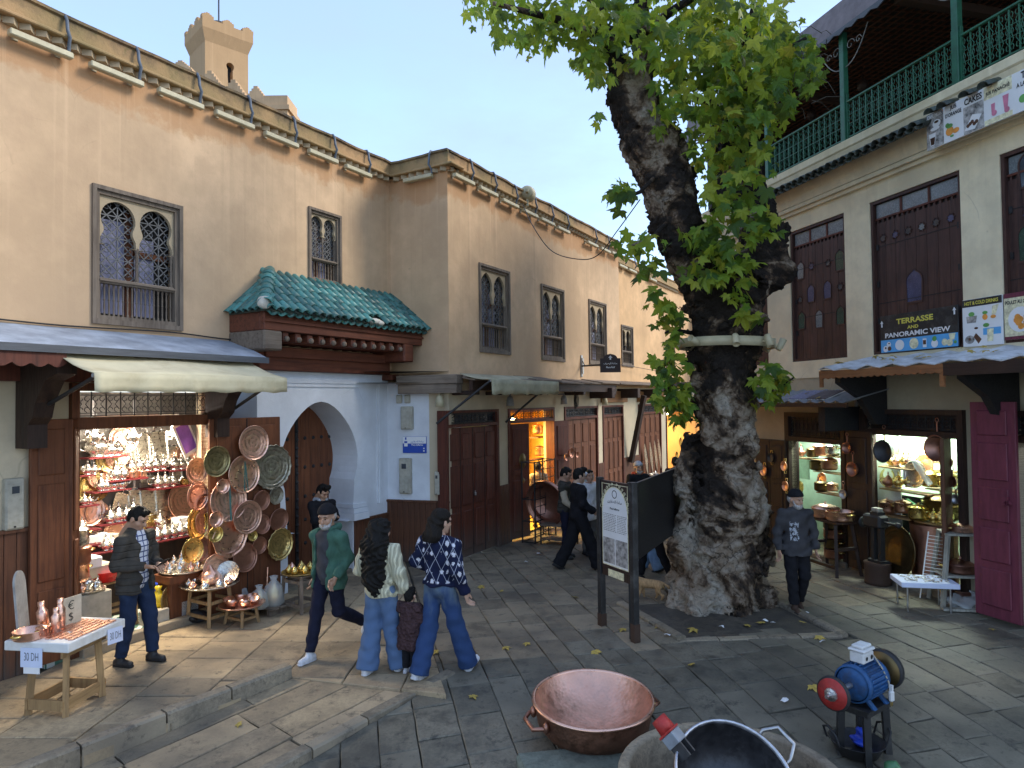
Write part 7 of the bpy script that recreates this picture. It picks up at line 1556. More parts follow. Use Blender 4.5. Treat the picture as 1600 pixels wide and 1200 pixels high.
for px,py,h,mt,lb in ((1382,705,.36,'steel_dark','black wok pan hanging in the pot shop'),(1465,700,.38,'copper_dark','large red copper cauldron hanging under the lintel'),(1480,722,.2,'copper_dark','small dark pot hanging below the red cauldron'),(1488,752,.16,'copper_dark','round dark pan hanging on the narrow door leaf'),(1494,780,.14,'steel','steel ladle hanging on the narrow door leaf')):rit(px,py,.02,'pan',h,mt,lb)
t=thing('glass_bottle','slanted clear glass bottle among the pot shop shelves','bottle',rat(1437,733,-.25)@RY(R(-40)));obj('body',MB().lathe([(.001,-.3),(.045,-.28),(.05,.1),(.02,.2),(.02,.3)],12),M('plastic_film'),t)
p=RB.w(rs(1405,880,.05),.06,.52);plate('standing_tray','huge dull brass tray standing in the pot shop doorway',T(p)@RB.m.to_3x3().to_4x4()@RX(R(-6)),.40,'brass_dark',.08,sx=.9)
t=thing('hanging_bag','dark printed cloth hanging behind the barrel counter','cloth',rat(1425,800,-.5));obj('cloth',MB().box(-.22,.22,0,.02,-.35,.25),M('black'),t);obj('crate',MB().box(-.15,.1,-.06,-.001,.02,.16,RY(R(25))),M('green_plastic'),t)
shB=thing('pot_shelves','pale shelves of pots in the small shop behind the old man','shelves',RB.at(R0[0],-.7,0))
for p0,p1,py,o in ((1248,1285,715,-.5),(1281,1309,711,-.6),(1270,1312,735,-.6),(1275,1316,768,-.2)):rshelf(shB,p0,p1,py,o)
part('cupboard_door',MB().box(rs(1245,750,-.6),rs(1266,750,-.6),.58,.6,1.3,1.85,bev=.01),M('turq_paint'),shB,RB.m)
for i,(px,py,o,k,h,mt,lb) in enumerate(((1252,713,-.5,'teapot',.26,'copper_dark','dark copper jug on the top shelf of the small shop'),(1270,714,-.5,'pot',.24,'brass_dark','round brass pot on the top shelf of the small shop'),(1284,712,-.6,'pot',.3,'copper_dark','tall pot on the top shelf of the small shop'),(1302,711,-.6,'pot',.28,'silver','plastic wrapped pale pot on the top shelf of the small shop'),(1276,734,-.6,'pot',.26,'brass_dark','left straight sided pot on the middle shelf of the small shop'),(1296,734,-.6,'pot',.3,'copper_dark','right straight sided pot on the middle shelf of the small shop'),(1283,767,-.2,'pot',.24,'brass_dark','brass basin on the low shelf of the small shop'),(1301,767,-.2,'pot',.2,'copper','copper basin on the low shelf of the small shop'),(1285,760,-.35,'plate',.26,'copper','round copper plate above the brass basin'),(1250,772,-.3,'plate',.26,'brass','round brass plate behind the head of the old man'))):rit(px,py,o,k,h,mt,lb)
for px,py,h,mt,lb in ((1206,715,.16,'steel_dark','dark iron pan on the left door leaf of the small shop'),(1195,735,.18,'copper','large copper pan hanging nearest the tree trunk'),(1227,728,.16,'copper','copper pan at the right edge of the left dark leaf'),(1190,760,.12,'copper','small bright copper pan low beside the trunk'),(1229,759,.16,'copper','lower copper pan at the right edge of the left dark leaf')):
    m=rat(px,py,.14);t=plate('hanging_pan',lb,m,h*.6,mt,.3,cat='pan',group='pans on the dark door leaf')
    for sg in (-1,1):obj('loop',MB().tube([(-.03,0,sg*h*.58),(-.025,0,sg*(h*.58+.05)),(.025,0,sg*(h*.58+.05)),(.03,0,sg*h*.58)],.007,5),M('brass'),t)
for px,py,h,mt,lb in ((1333,733,.24,'copper_dark','copper frying pan hanging on the middle dark door leaf'),(1318,772,.16,'steel','steel ladle hanging beside the middle dark door leaf'),(1324,700,.2,'copper_dark','blurred copper pan hanging high between the two right shops')):rit(px,py,.16,'pan',h,mt,lb)
a0,a1=G(1283,930),G(1330,918);t=thing('trestle','tall dark wooden trestle carrying copper pans before the small shop','trestle',RB.at(rs(1300,900,.45),.45,0));hz=RB.px(1305,812,.45)[1]
obj('top',MB().box(-.38,.38,-.2,.2,hz-.04,hz,bev=.006),M('wood_dark_x'),t)
for sx in (-1,1):
    for sy in (-1,1):obj('leg',MB().bar((sx*.3,sy*.16,hz-.04),(sx*.4,sy*.24,0),.05,.05),M('wood_pale' if False else 'wood_dark'),t)
    obj('rail',MB().bar((sx*.35,-.2,hz*.5),(sx*.35,.2,hz*.5),.05,.05),M('wood_dark'),t)
obj('rail',MB().box(-.36,.36,-.22,-.18,.12,.17),M('wood_dark_x'),t)
for i,x in enumerate((-.12,.22)):pot('copper_pan',('left','right')[i]+' wide copper pan on the tall dark trestle',RB.at(rs(1300,900,.45)+x,.45,hz),.22,.16,'copper',i==0)
for i in range(4):pot('stacked_pot',ords[i]+' pot from the bottom in the brass stack under the trestle',RB.at(rs(1304,880,.1),.1,.12+i*.17),.17,.16,'brass_dark' if i%2 else 'copper_dark',False,'pot stack')
p=G(1372,912);t=thing('bench_vice','old black iron vice mounted on a rusty drum','vice',T((p.x,p.y,0))@RB.m.to_3x3().to_4x4())
obj('drum',MB().lathe([(.001,0),(.19,0),(.195,.04),(.19,.06),(.19,.24),(.195,.26),(.19,.30),(.2,.34),(.001,.34)],20),M('rusty'),t);obj('column',MB().box(-.06,.0,-.06,.06,.34,.95).box(.06,.12,-.04,.04,.34,.9).box(-.12,.16,-.08,.08,.34,.38),M('iron'),t)
obj('jaw',MB().box(-.2,.16,-.1,.1,.88,1.08,bev=.03).box(-.06,.1,-.07,.07,1.08,1.13),M('iron'),t);obj('screw',MB().tube([(.16,0,.98),(.40,0,.98)],.02,8).ball((.42,0,.98),.045,8),M('iron'),t);obj('wheel',MB().lathe([(.08,-.012),(.09,0),(.08,.012),(.02,.02),(.02,-.02)],16,T((-.28,0,.92))@RY(PI/2)),M('iron'),t);obj('tin',MB().box(-.05,.09,-.05,.05,1.131,1.19,bev=.006),M('wood_pale'),t)
p=G(1445,950);t=thing('low_table','pale blue box table with small trinkets on thin metal legs','table',T((p.x,p.y,0))@RZ(R(-12)));hz=.40
obj('top',MB().box(-.36,.36,-.24,.24,hz-.07,hz,bev=.008),M('paper_blue'),t)
for x in (-.28,.25):
    for y in (-.2,.2):obj('leg',MB().tube([(x,y,hz-.07),(x,y,0)],.013,6),M('steel'),t)
tk=MB()
for i in range(70):tk.box(-.018,.018,-.01,.01,0,.012,T((random.uniform(-.28,.3),random.uniform(-.18,.18),hz+.001))@RZ(random.uniform(0,3)))
obj('trinkets',tk,M('silver'),t)['kind']='stuff'
p=G(1507,945);t=thing('display_stand','pale grey wooden two tier stand before the pink door','stand',T((p.x,p.y,0))@RZ(R(-14)));h1,h2=.45,1.02
obj('shelf',MB().box(-.33,.33,-.24,.24,h1-.03,h1,bev=.005),M('wood_pale'),t);obj('top',MB().box(-.27,.27,-.2,.2,h2-.03,h2,bev=.005),M('wood_pale'),t)
for sx in (-1,1):
    for sy in (-1,1):obj('leg',MB().bar((sx*.24,sy*.17,h2-.03),(sx*.36,sy*.27,0),.05,.05),M('wood_pale'),t)
W_=T((p.x,p.y,0))@RZ(R(-14));pot('copper_pan','small lidded copper dish on top of the pale stand',W_@T((0,0,h2)),.15,.07,'copper');pot('copper_pan','lidded copper casserole on the lower tier of the pale stand',W_@T((-.04,0,h1)),.2,.12,'copper_dark')
pot('copper_pan','dark copper basin under the pale stand',W_@T((0,.1,.0)),.22,.2,'copper_dark',False)
tag(obj('plastic_wrap',SDF((-.4,-.25,0),(.4,.25,.3),.02).ell((0,0,.08),(.3,.15,.10)).ell((.15,.03,.15),(.12,.1,.08)).warp(wrinkle(.03,5)).mb(),M('plastic_film'),None,W_@T((-.02,-.18,0))),'heap of clear crumpled plastic wrap under the pale stand','plastic wrap')
t=thing('wire_rack','leaning white wire rack with a copper ladle behind the low table','rack',T((p.x-.42,p.y+.1,.05))@RZ(R(-14))@RY(R(8)));mb=MB()
for k in range(12):mb.bar((-.13,0,.35+k*.05),(.13,0,.35+k*.05),.006)
obj('wires',mb,M('white_paint'),t);obj('frame',MB().bar((-.13,0,0),(-.13,0,.95),.014).bar((.13,0,0),(.13,0,.95),.014),M('white_paint'),t)
tag(obj('plank',MB().box(-.4,.1,-.05,.05,0,.03),M('wood_pale'),None,T((p.x-.1,p.y-.35,.02))@RZ(R(-10))),'short pale plank on the paving under the stand','plank')
# ---------------------------------------------------------------- people
def skin_mat(name,c):
    t=NT(name);n=t.noise(t.map(),30,4);t.put('Base Color',t.ramp(n,(.3,tuple(x*.85 for x in c)),(.7,c)));t.put('Roughness',.5);t.put('Subsurface Weight',.12);t.put('Subsurface Radius',(.02,.008,.004));t.b.inputs['Subsurface Scale'].default_value=.4;return t.done(name)
skin_mat('skin',(.47,.27,.175));skin_mat('skin_pale',(.55,.34,.24))
def cloth(name,c,var=.22,fold=(10,10,5),c2=None,fine=220,amt=.5):
    t=NT(name);v=t.map(fold);n=t.noise(v,1.2,4,.6,.6);f=t.noise(t.map(),fine,2)
    t.put('Base Color',t.ramp(n,(.3,tuple(x*(1-var) for x in (c2 or c))),(.7,tuple(min(1,x*(1+var)) for x in c))));t.put('Roughness',.9);t.put('Specular IOR Level',.2)
    b=t.bump(n,amt,.02);t.bump(f,.3,.002,b);return t
for nm,c in (('c_black',(.012,.012,.015)),('c_navy',(.013,.014,.03)),('c_grey',(.055,.055,.062)),('c_jacket',(.050,.046,.040)),('c_green',(.055,.125,.090)),('c_beige',(.42,.36,.27)),('c_white',(.62,.62,.64)),('c_maroon',(.060,.030,.032)),('c_red',(.32,.06,.04)),('c_ltblue',(.20,.32,.52)),('c_slate',(.042,.044,.058)),('c_greypants',(.12,.115,.11)),('c_hood',(.40,.42,.46))):cloth(nm,c).done(nm)
def denim(name,c,pale):
    t=cloth(name,c,.15);z=t.sep(t.map())[2];n=t.noise(t.map((7,7,2)),1.5,5);f=t.math('ADD',z,t.math('MULTIPLY',t.math('SUBTRACT',n,.5),.7));t.put('Base Color',t.ramp(f,(.1,c),(.75,c),(1.,pale)));t.done(name)
denim('denim',(.085,.14,.25),(.14,.20,.29));denim('denim_dark',(.016,.028,.065),(.035,.06,.11));denim('denim_fade',(.030,.060,.15),(.12,.165,.21))
t=cloth('cream_knit',(.66,.63,.45),.10);x=t.sep(t.map());w1=t.wave(t.map(),9,2.5,2,'BANDS','X');w2_=t.wave(t.map(),26,1,1,'BANDS','Z');b=t.bump(t.math('MULTIPLY',w1,w2_),.8,.02);t.done('cream_knit')
t=cloth('quilt',(.050,.046,.040),.2);t.bump(t.ramp(t.wave(t.map(),4.2,.4,1,'BANDS','Z'),(0,0.),(.25,1.)),.6,.02);t.done('quilt')
t=cloth('quilt_maroon',(.062,.034,.036),.2);t.bump(t.vor(t.map(),14,'F1'),1.,.03);t.done('quilt_maroon')
t=cloth('plaid',(.6,.62,.68));x=t.sep(t.map());f= lambda a,k:t.ramp(t.math('FRACT',t.math('MULTIPLY',a,k)),(0,1.),(.22,.0),const=True);col=t.mix(f(x[2],17),(.55,.58,.66),(.05,.07,.16));col=t.mix(f(x[0],17),col,(.07,.09,.2));t.put('Base Color',col);t.done('plaid')
t=cloth('nordic',(.012,.016,.045));x=t.sep(t.map());a=t.math('MULTIPLY',t.math('ADD',x[0],x[1]),6.2);z=t.math('MULTIPLY',x[2],4.0)
d= lambda o:t.math('ABSOLUTE',t.math('SUBTRACT',t.math('FRACT',o),.5));l1=d(t.math('ADD',a,z));l2=d(t.math('SUBTRACT',a,z));lines=t.math('MINIMUM',l1,l2)
vr=t.vor(t.map((13,13,10)),1.0,'F1',rnd=.15);vn=t.noise(t.map(),60,2);sp_=t.math('ADD',vr,t.math('MULTIPLY',vn,.45));col=t.mix(t.ramp(lines,(.010,.8),(.028,0.)),(.010,.014,.042),(.55,.58,.68));col=t.mix(t.ramp(sp_,(.50,1.),(.56,0.)),col,(.62,.62,.68));hem=t.ramp(x[2],(.99,0.),(1.0,1.));col=t.mix(hem,(.010,.013,.040),col);t.put('Base Color',col);t.done('nordic')
t=cloth('print_jacket',(.045,.047,.060),.25);x=t.sep(t.map());m=t.math('MAXIMUM',t.math('MULTIPLY',t.math('ABSOLUTE',t.math('SUBTRACT',x[0],.075)),17),t.math('MULTIPLY',t.math('ABSOLUTE',t.math('SUBTRACT',x[2],1.16)),7));pr_=t.math('MULTIPLY',t.ramp(m,(.9,1.),(1.,0.)),t.ramp(t.noise(t.map(),26,5,.7),(.5,0.),(.54,1.)));fr_=t.ramp(x[1],(.0,0.),(.05,1.));col=t.mix(t.math('MULTIPLY',pr_,fr_),t.ramp(t.noise(t.map(),6,4),(.3,(.036,.035,.038)),(.7,(.064,.062,.066))),(.42,.44,.48));t.put('Base Color',col);t.done('print_jacket')
for nm,c in (('hair_black',(.009,.008,.007)),('hair_brown',(.012,.009,.007)),('beard_grey',(.40,.38,.36))):
    t=NT(nm);v=t.map((60,60,7));n=t.noise(v,1.5,4,.6,1.2);t.put('Base Color',t.ramp(n,(.3,tuple(x*.5 for x in c)),(.7,tuple(x*1.6 for x in c))));t.put('Roughness',.6);t.put('Specular IOR Level',.2);t.bump(n,.7,.015);t.done(nm)
def head_mb(h=.0085):
    S=SDF((-.11,-.13,-.25),(.11,.15,.14),h,.022);S.ell((0,-.008,.025),(.077,.098,.095)).ell((0,.03,-.055),(.056,.066,.062),.03).cone((0,-.025,-.06),(0,-.035,-.25),.054,.062,.02)
    S.cone((0,.088,.012),(0,.112,-.030),.009,.015,.012).cone((-.045,.078,.030),(.045,.078,.030),.013,.013,.012).ell((0,.088,-.068),(.024,.012,.010),.008).ell((0,.072,-.100),(.026,.020,.018),.015).ell((-.043,.055,-.030),(.022,.026,.022),.02).ell((.043,.055,-.030),(.022,.026,.022),.02)
    for s in (-1,1):S.ell((s*.032,.096,.008),(.016,.014,.011),.008,True).ell((s*.080,-.005,-.012),(.012,.022,.032),.006)
    return S.mb()
HEAD=head_mb()
def hand_mb(h=.006,curl=1.0):
    S=SDF((-.07,-.05,-.20),(.07,.07,.03),h,.008);S.cone((0,0,.02),(0,0,-.02),.024,.026,.012,(1,.75)).ell((0,.002,-.052),(.041,.018,.048),.014)
    for i,(x,L) in enumerate(((-.030,.066),(-.010,.076),(.010,.072),(.029,.056))):
        a=Vector((x,0,-.088));b=a+Vector((x*.06,.022*curl,-L*.5));c=b+Vector((0,.034*curl,-L*.36));S.cone(a,b,.0098,.009,.006).cone(b,c,.009,.0072,.004)
    S.cone((-.034,.006,-.035),(-.056,.020,-.068),.013,.011,.01).cone((-.056,.020,-.068),(-.052,.030,-.098),.0105,.0085,.005);return S.mb()
HAND=hand_mb()
def addmb(dst,src,m,flip=False):
    b=len(dst.v);dst.v.extend([tuple(m@Vector(p)) for p in src.v]);dst.f.extend([tuple(b+i for i in (q[::-1] if flip else q)) for q in src.f]);dst.sm.extend(src.sm)
def person(label,pos,rz,H,top,pants,shoe,hair='short',P=None,skin='skin',hm='hair_black',h=.014,tp={},pp={},extra=None,hs=1.07,group=None):
    s=H/1.75;t=thing('person',label,'person',T(pos)@RZ(R(rz))@SC(s),group)
    J=dict(sR=(.178,0,1.378),sL=(-.178,0,1.378),eR=(.235,-.02,1.13),eL=(-.235,-.02,1.13),wR=(.24,.06,.885),wL=(-.24,.06,.885),hR=(.088,0,.92),hL=(-.088,0,.92),kR=(.10,.03,.50),kL=(-.10,.03,.50),aR=(.10,0,.085),aL=(-.10,0,.085),neck=(0,.0,1.47),head=(0,0),fR=0,fL=0,hp=(0,.03,1.605));J.update(P or {})
    V={k:Vector(v) for k,v in J.items() if isinstance(v,tuple) and len(v)==3}
    pts=list(V.values());lo=[min(p[i] for p in pts)-.2 for i in range(3)];hi=[max(p[i] for p in pts)+.2 for i in range(3)];lo[2]=min(lo[2]+.1,-.02)
    def torso(S,e):
        S.cone(V['sL'],V['sR'],.060+e*.8,.060+e*.8,.05).cone((0,-.01,1.42),(0,-.01,1.45),.085+e*.6,.07+e*.6,.06).ell((0,.008,1.27),(.160+e,.105+e,.19+e),.05).ell((0,.012,1.06),(.140+e,.105+e,.17+e),.05).ell((0,-.008,.93),(.158+e,.118+e,.13+e),.05)
    def arm(S,a,e,w=1.0):S.cone(V['s'+a],V['e'+a],.056+e,.044+e*w,.03).cone(V['e'+a],V['w'+a],.043+e*w,.030+e*w,.025)
    B=SDF(lo,hi,.022,.03);torso(B,-.012);arm(B,'R',-.004);arm(B,'L',-.004);B.cone((0,-.01,1.40),V['hp']+Vector((0,-.02,-.1)),.055,.05)
    for a in 'RL':B.cone(V['h'+a],V['k'+a],.078,.055).cone(V['k'+a],V['a'+a],.052,.036)
    body=B.mb();hm_=T(V['hp'])@RZ(R(J['head'][0]))@RX(R(J['head'][1]))@SC(hs)
    addmb(body,HEAD,hm_)
    for a in 'RL':
        d=(V['w'+a]-V['e'+a]).normalized();q=(-d).to_track_quat('Z','Y').to_matrix().to_4x4()
        f=Vector((0,1,0))-d*d.y
        if f.length>.3:
            f.normalize();x=f.cross(-d);q=Matrix(((x.x,f.x,-d.x,0),(x.y,f.y,-d.y,0),(x.z,f.z,-d.z,0),(0,0,0,1)))
        addmb(body,HAND,T(V['w'+a])@q@RZ(R(-70 if a=='R' else 70)*(1-J['f'+a]))@SC(1 if a=='R' else -1,1,1),a=='L')
    obj('body',body,M(skin),t)
    eyes=MB()
    for sg in (-1,1):eyes.ball(hm_@Vector((sg*.032,.090,.008)),.0068*hs,6)
    obj('eyes',eyes,M('black'),t);eb=MB()
    for sg in (-1,1):eb.tube([hm_@Vector((sg*.018,.098,.030)),hm_@Vector((sg*.034,.096,.034)),hm_@Vector((sg*.050,.083,.029))],.0032,5)
    obj('eyebrows',eb,M(hm if hair!='hatgrey' else 'beard_grey'),t)
    fl,te=pp.get('flare',.0),pp.get('t',.012);S=SDF(lo,[hi[0],hi[1],1.08],h,.03)
    S.ell((0,-.008,.93),(.158+te*.2,.116+te*.2,.13),.04)
    for a in 'RL':S.cone(V['h'+a],V['k'+a],.086+te,.060+te+fl*.35,.03).cone(V['k'+a],V['a'+a]+Vector((0,0,-.02)),.060+te+fl*.35,.046+te+fl,.02,sub=False)
    S.warp(wrinkle(.006,H*3,44));S.cut((0,0,1.04),(0,0,1))
    for a in 'RL':
        d=(V['a'+a]-V['k'+a]).normalized()
        if d.z<-.8:pass
    if pp.get('cuff',1):
        X=S.pts(tuple(slice(0,len(q)) for q in S.ax));
        for a in 'RL':
            d=(V['a'+a]-V['k'+a]).normalized();c=V['a'+a]+d*(-.02 if not fl else .035);near=((X[0]-c.x)**2+(X[1]-c.y)**2+(X[2]-c.z)**2)<.16**2
            S.F=np.where(near,np.maximum(S.F,(X[0]-c.x)*d.x+(X[1]-c.y)*d.y+(X[2]-c.z)*d.z),S.F).astype(np.float32)
    obj('trousers',S.mb(),M(pants),t)
    e=tp.get('t',.018);hem=tp.get('hem',.86);S=SDF([lo[0],lo[1],min(hem,V['wR'].z,V['wL'].z)-.08],hi,h,.03);torso(S,e)
    if hem<.84:S.cone((0,-.005,.95),(0,-.005,hem-.05),.15+e,.16+e,.05,(0,1.15))
    S.cone((0,-.012,1.42),(0,-.012,1.47+tp.get('collar',0)),.075+e*.4,.068+e*.4,.03);S.cut((0,0,hem),(0,0,-1));X=S.pts(tuple(slice(0,len(q)) for q in S.ax))
    if tp.get('open'):
        w=tp['open'];S.F=np.where((X[1]>.02)&(np.abs(X[0])<.15),np.maximum(S.F,w*(1.0+.25*(1.2-X[2]))-np.abs(X[0]-tp.get('ox',0))),S.F).astype(np.float32)
    if not tp.get('vest'):arm(S,'R',e*.9);arm(S,'L',e*.9)
    else:
        for a in 'RL':S.cone(V['s'+a],V['s'+a].lerp(V['e'+a],.15),.06+e,.055+e,.03)
    S.warp(wrinkle(tp.get('wr',.008),H*7,tp.get('fz',34)))
    S.cut((0,.0,1.475+tp.get('collar',0)),(0,tp.get('neck',.25),1));
    for a in 'RL':
        d=(V['w'+a]-V['e'+a]).normalized();c=V['w'+a]-d*.012;near=((X[0]-c.x)**2+(X[1]-c.y)**2+(X[2]-c.z)**2)<.082**2;S.F=np.where(near,np.maximum(S.F,(X[0]-c.x)*d.x+(X[1]-c.y)*d.y+(X[2]-c.z)*d.z),S.F).astype(np.float32)
    if tp.get('open'):
        U=SDF([-.25,-.2,.82],[.25,.25,1.56],h,.03);torso(U,.006);U.cone((0,-.005,1.42),(0,-.005,1.49),.068,.06,.03);U.warp(wrinkle(.004,H));U.cut((0,0,tp.get('uh',.88)),(0,0,-1));U.cut((0,0,1.49),(0,.3,1));obj('shirt',U.mb(),M(tp['under']),t)
    obj(tp.get('name','jacket'),S.mb(),M(top),t)
    if tp.get('vest'):
        S=SDF([lo[0],lo[1],.8],hi,h,.03);arm(S,'R',.014);arm(S,'L',.014);S.warp(wrinkle(.006,H*5));obj('sleeves',S.mb(),M(tp['vest']),t)
    if tp.get('hood'):
        S=SDF([-.2,-.25,1.33],[.2,.2,1.7],h,.02)
        if tp['hood']=='up':S.ell((0,-.0,1.60),(.115,.135,.145)).ell((0,.09,1.58),(.085,.10,.11),.01,True)
        else:S.cone((-.07,.03,1.47),(-.05,-.09,1.47),.035,.05).cone((.07,.03,1.47),(.05,-.09,1.47),.035,.05).cone((-.05,-.1,1.46),(.05,-.1,1.46),.05,.05)
        S.warp(wrinkle(.006,2));obj('hood',S.mb(),M(tp.get('hoodm',top)),t)
    for a in 'RL':
        k,an=V['k'+a],V['a'+a];d=(an-k).normalized();f=Vector((J.get('t'+a,0),1,0));f=(f-d*f.dot(d)).normalized() if abs(d.y)>.25 else Vector((J.get('t'+a,0),1,0)).normalized();dn=d if abs(d.y)>.25 else Vector((0,0,-1))
        m=V['a'+a];S=SDF([m.x-.25,m.y-.25,m.z-.25],[m.x+.25,m.y+.25,m.z+.15],.010,.02);S.cone(m-f*.045+dn*.045,m+f*.13+dn*.055,.042,.036,.02,(0,1.05)).cone(m,m+dn*.05,.044,.046,.02);S.cut(m+dn*.085,dn);sh_=obj('shoe',S.mb(),M(shoe),t)
        S=SDF([m.x-.25,m.y-.25,m.z-.25],[m.x+.25,m.y+.25,m.z+.1],.010,.01);S.cone(m-f*.045+dn*.07,m+f*.135+dn*.07,.046,.040,.01);S.cut(m+dn*.088,dn);S.cut(m+dn*.062,-dn);obj('sole',S.mb(),M('c_white' if 'white' in shoe else 'black'),sh_)
    S=SDF((-.20,-.26,-.75 if hair=='long' else -.2),(.20,.16,.20),.012,.02)
    if hair in ('short','spiky'):
        S.ell((0,-.014,.034),(.081,.101,.097)).ell((0,-.05,-.01),(.076,.058,.08)).cone((-.045,.050,.095),(.045,.050,.095),.020,.020);S.warp(lambda X,Y,Z:.005*np.sin(60*X+30*Z)*np.sin(55*Y+40*Z));S.ell((0,.135,-.025),(.088,.09,.092),.008,True);S.cut((0,0,-.055),(0,.35,-1))
        if hair=='spiky':S.cone((-.04,.04,.12),(.05,.06,.125),.035,.035)
    elif hair=='long':
        S.ell((0,-.015,.034),(.094,.112,.104)).cone((0,-.06,.03),(0,-.095,-.16),.095,.12,.03,(0,1.25)).cone((0,-.095,-.16),(0,-.10,-.52),.115,.085,.03,(0,1.5)).cone((.02,-.10,-.52),(.03,-.10,-.66),.07,.03,.03,(0,1.6));S.warp(lambda X,Y,Z:.013*np.sin(46*X+9*np.sin(11*Z))*np.sin(20*Z+14*X)+.008*np.sin(85*X+6*np.sin(23*Z)));S.ell((0,.13,-.04),(.085,.085,.11),.01,True)
    elif hair=='tied':
        S.ell((0,-.015,.034),(.090,.108,.102)).cone((0,-.07,.0),(0,-.10,-.14),.07,.075,.03,(0,1.2)).ell((0,-.105,.02),(.05,.03,.03));S.cone((0,-.10,-.14),(-.015,-.135,-.40),.075,.05,.03,(0,1.5)).cone((-.015,-.135,-.40),(-.02,-.13,-.50),.05,.02,.03);S.warp(lambda X,Y,Z:.006*np.sin(70*X+8*np.sin(13*Z))+.004*np.sin(33*Z+20*X));S.ell((0,.13,-.045),(.082,.085,.085),.01,True)
    else:
        S.ell((0,-.006,.045),(.092,.110,.100));S.warp(lambda X,Y,Z:.003*np.sin(90*np.arctan2(Y,X)/3));S.cut((0,0,.040),(0,.22,-1));S.cone((0,-.012,.045),(0,-.010,.060),.090,.090,.008,(1,1.15));S.cut((0,0,.034),(0,.22,-1))
    if hair=='tied' or hair=='long':S.F=S.F
    obj('hair' if hair in ('short','spiky','long','tied') else 'hat',S.mb(),M(hm if hair in ('short','spiky','long','tied') else J.get('hatm','c_black')),t,hm_)
    if J.get('beard'):
        S=SDF((-.1,-.05,-.16),(.1,.15,.05),.009,.012);S.ell((0,.045,-.085),(.060,.062,.045)).cone((-.05,.02,-.02),(-.045,.06,-.08),.022,.02).cone((.05,.02,-.02),(.045,.06,-.08),.022,.02).cone((-.022,.098,-.055),(.022,.098,-.055),.008,.008).ell((0,.12,-.070),(.020,.03,.006),.004,True);S.warp(wrinkle(.002,1,150,90));obj('beard',S.mb(),M(J['beard']),t,hm_)
        obj('side_hair',SDF((-.11,-.13,-.1),(.11,.1,.08),.010,.01).ell((0,-.045,.0),(.086,.075,.075)).cut((0,-.0,0),(0,1,0)).cut((0,0,-.07),(0,0,-1)).mb(),M('beard_grey'),t,hm_)
    return t
def gp(px,py,z=None):p=G(px,py,zground);return Vector((p.x,p.y,p.z+.004))
rel=dict
person('man in a grey quilted jacket and plaid shirt looking at his phone',gp(212,1036),-106,1.80,'quilt','denim_dark','black_rubber','short',rel(eR=(.24,-.03,1.13),wR=(.10,.24,1.10),eL=(-.25,.0,1.13),wL=(-.04,.27,1.10),head=(10,-30),aR=(.12,-.09,.085),aL=(-.12,.12,.085),kR=(.11,.0,.50),kL=(-.11,.09,.50)),h=.0125,tp=dict(t=.022,hem=.80,open=.065,under='plaid',uh=.78,collar=.03,wr=.010),pp=dict(t=.018))
ph=thing('phone','black phone held by the man in the grey quilted jacket','phone',T(gp(212,1036))@RZ(R(-106))@SC(1.80/1.75)@T((.0,.37,1.125))@RX(R(35)));obj('case',MB().box(-.038,.038,-.075,.075,-.005,.004,bev=.004),M('black'),ph);obj('screen',MB().box(-.034,.034,-.07,.07,.0042,.005),M('glass_dark'),ph)
person('young man in a black hoodie with grey hood leaning in the archway',W1.w(W1.sx(503,.35,850),.35,.0),-130,1.66,'c_black','c_black','black_rubber','spiky',rel(eR=(.20,.10,1.16),wR=(-.02,.20,1.20),eL=(-.22,.08,1.16),wL=(.03,.22,1.16),head=(10,-34)),tp=dict(t=.028,hem=.88,hood='down',hoodm='c_hood'))
person('bearded man in a black beanie and green hoodie walking towards the shop',gp(515,1027),152,1.77,'c_green','c_navy','c_white','beanie',rel(kR=(.10,.10,.52),aR=(.11,.20,.085),kL=(-.09,-.06,.52),aL=(-.09,-.50,.30),eR=(.25,-.10,1.13),wR=(.26,-.04,.88),eL=(-.24,-.06,1.14),wL=(-.22,.14,.95),head=(14,-12),beard='beard_grey',hatm='c_black'),h=.0125,tp=dict(t=.024,hem=.80,open=.10,ox=.02,under='c_grey',hood='down',uh=.84),pp=dict(t=.014))
person('woman in a cream sweater with very long wavy black hair',gp(596,1049),-22,1.67,'cream_knit','denim','c_white','long',rel(kR=(.11,.06,.50),aR=(.17,.12,.085),kL=(-.10,-.02,.50),aL=(-.11,-.12,.085),eR=(.26,-.01,1.14),wR=(.29,.05,.90),eL=(-.27,-.02,1.16),wL=(-.20,.16,1.10),head=(-8,-6)),'skin_pale',h=.0125,tp=dict(t=.034,hem=.87,name='sweater',wr=.012),pp=dict(flare=.062,t=.020))
person('toddler in a maroon quilted coat holding the hand of the woman in cream',gp(641,1052),-20,.90,'quilt_maroon','c_black','c_white','short',rel(eL=(-.34,.06,1.38),wL=(-.42,.10,1.60),eR=(.26,.05,1.14),wR=(.24,.12,.92),hp=(0,.03,1.62),kR=(.10,.03,.44),kL=(-.10,.03,.44)),'skin_pale','hair_black',.02,tp=dict(t=.075,hem=.52,name='coat',collar=.02,wr=.014),pp=dict(t=.04),hs=1.42)
person('woman in a navy patterned sweater and faded jeans walking to the right',gp(689,1055),-32,1.79,'nordic','denim_fade','c_white','tied',rel(kR=(.12,.12,.50),aR=(.16,.27,.085),kL=(-.10,-.06,.50),aL=(-.13,-.20,.085),eR=(.25,-.03,1.13),wR=(.27,.08,.87),eL=(-.29,-.05,1.17),wL=(-.16,.13,1.06),head=(-16,-6)),'skin_pale','hair_brown',.0125,tp=dict(t=.030,hem=.96,name='sweater',wr=.009),pp=dict(flare=.048,t=.012))
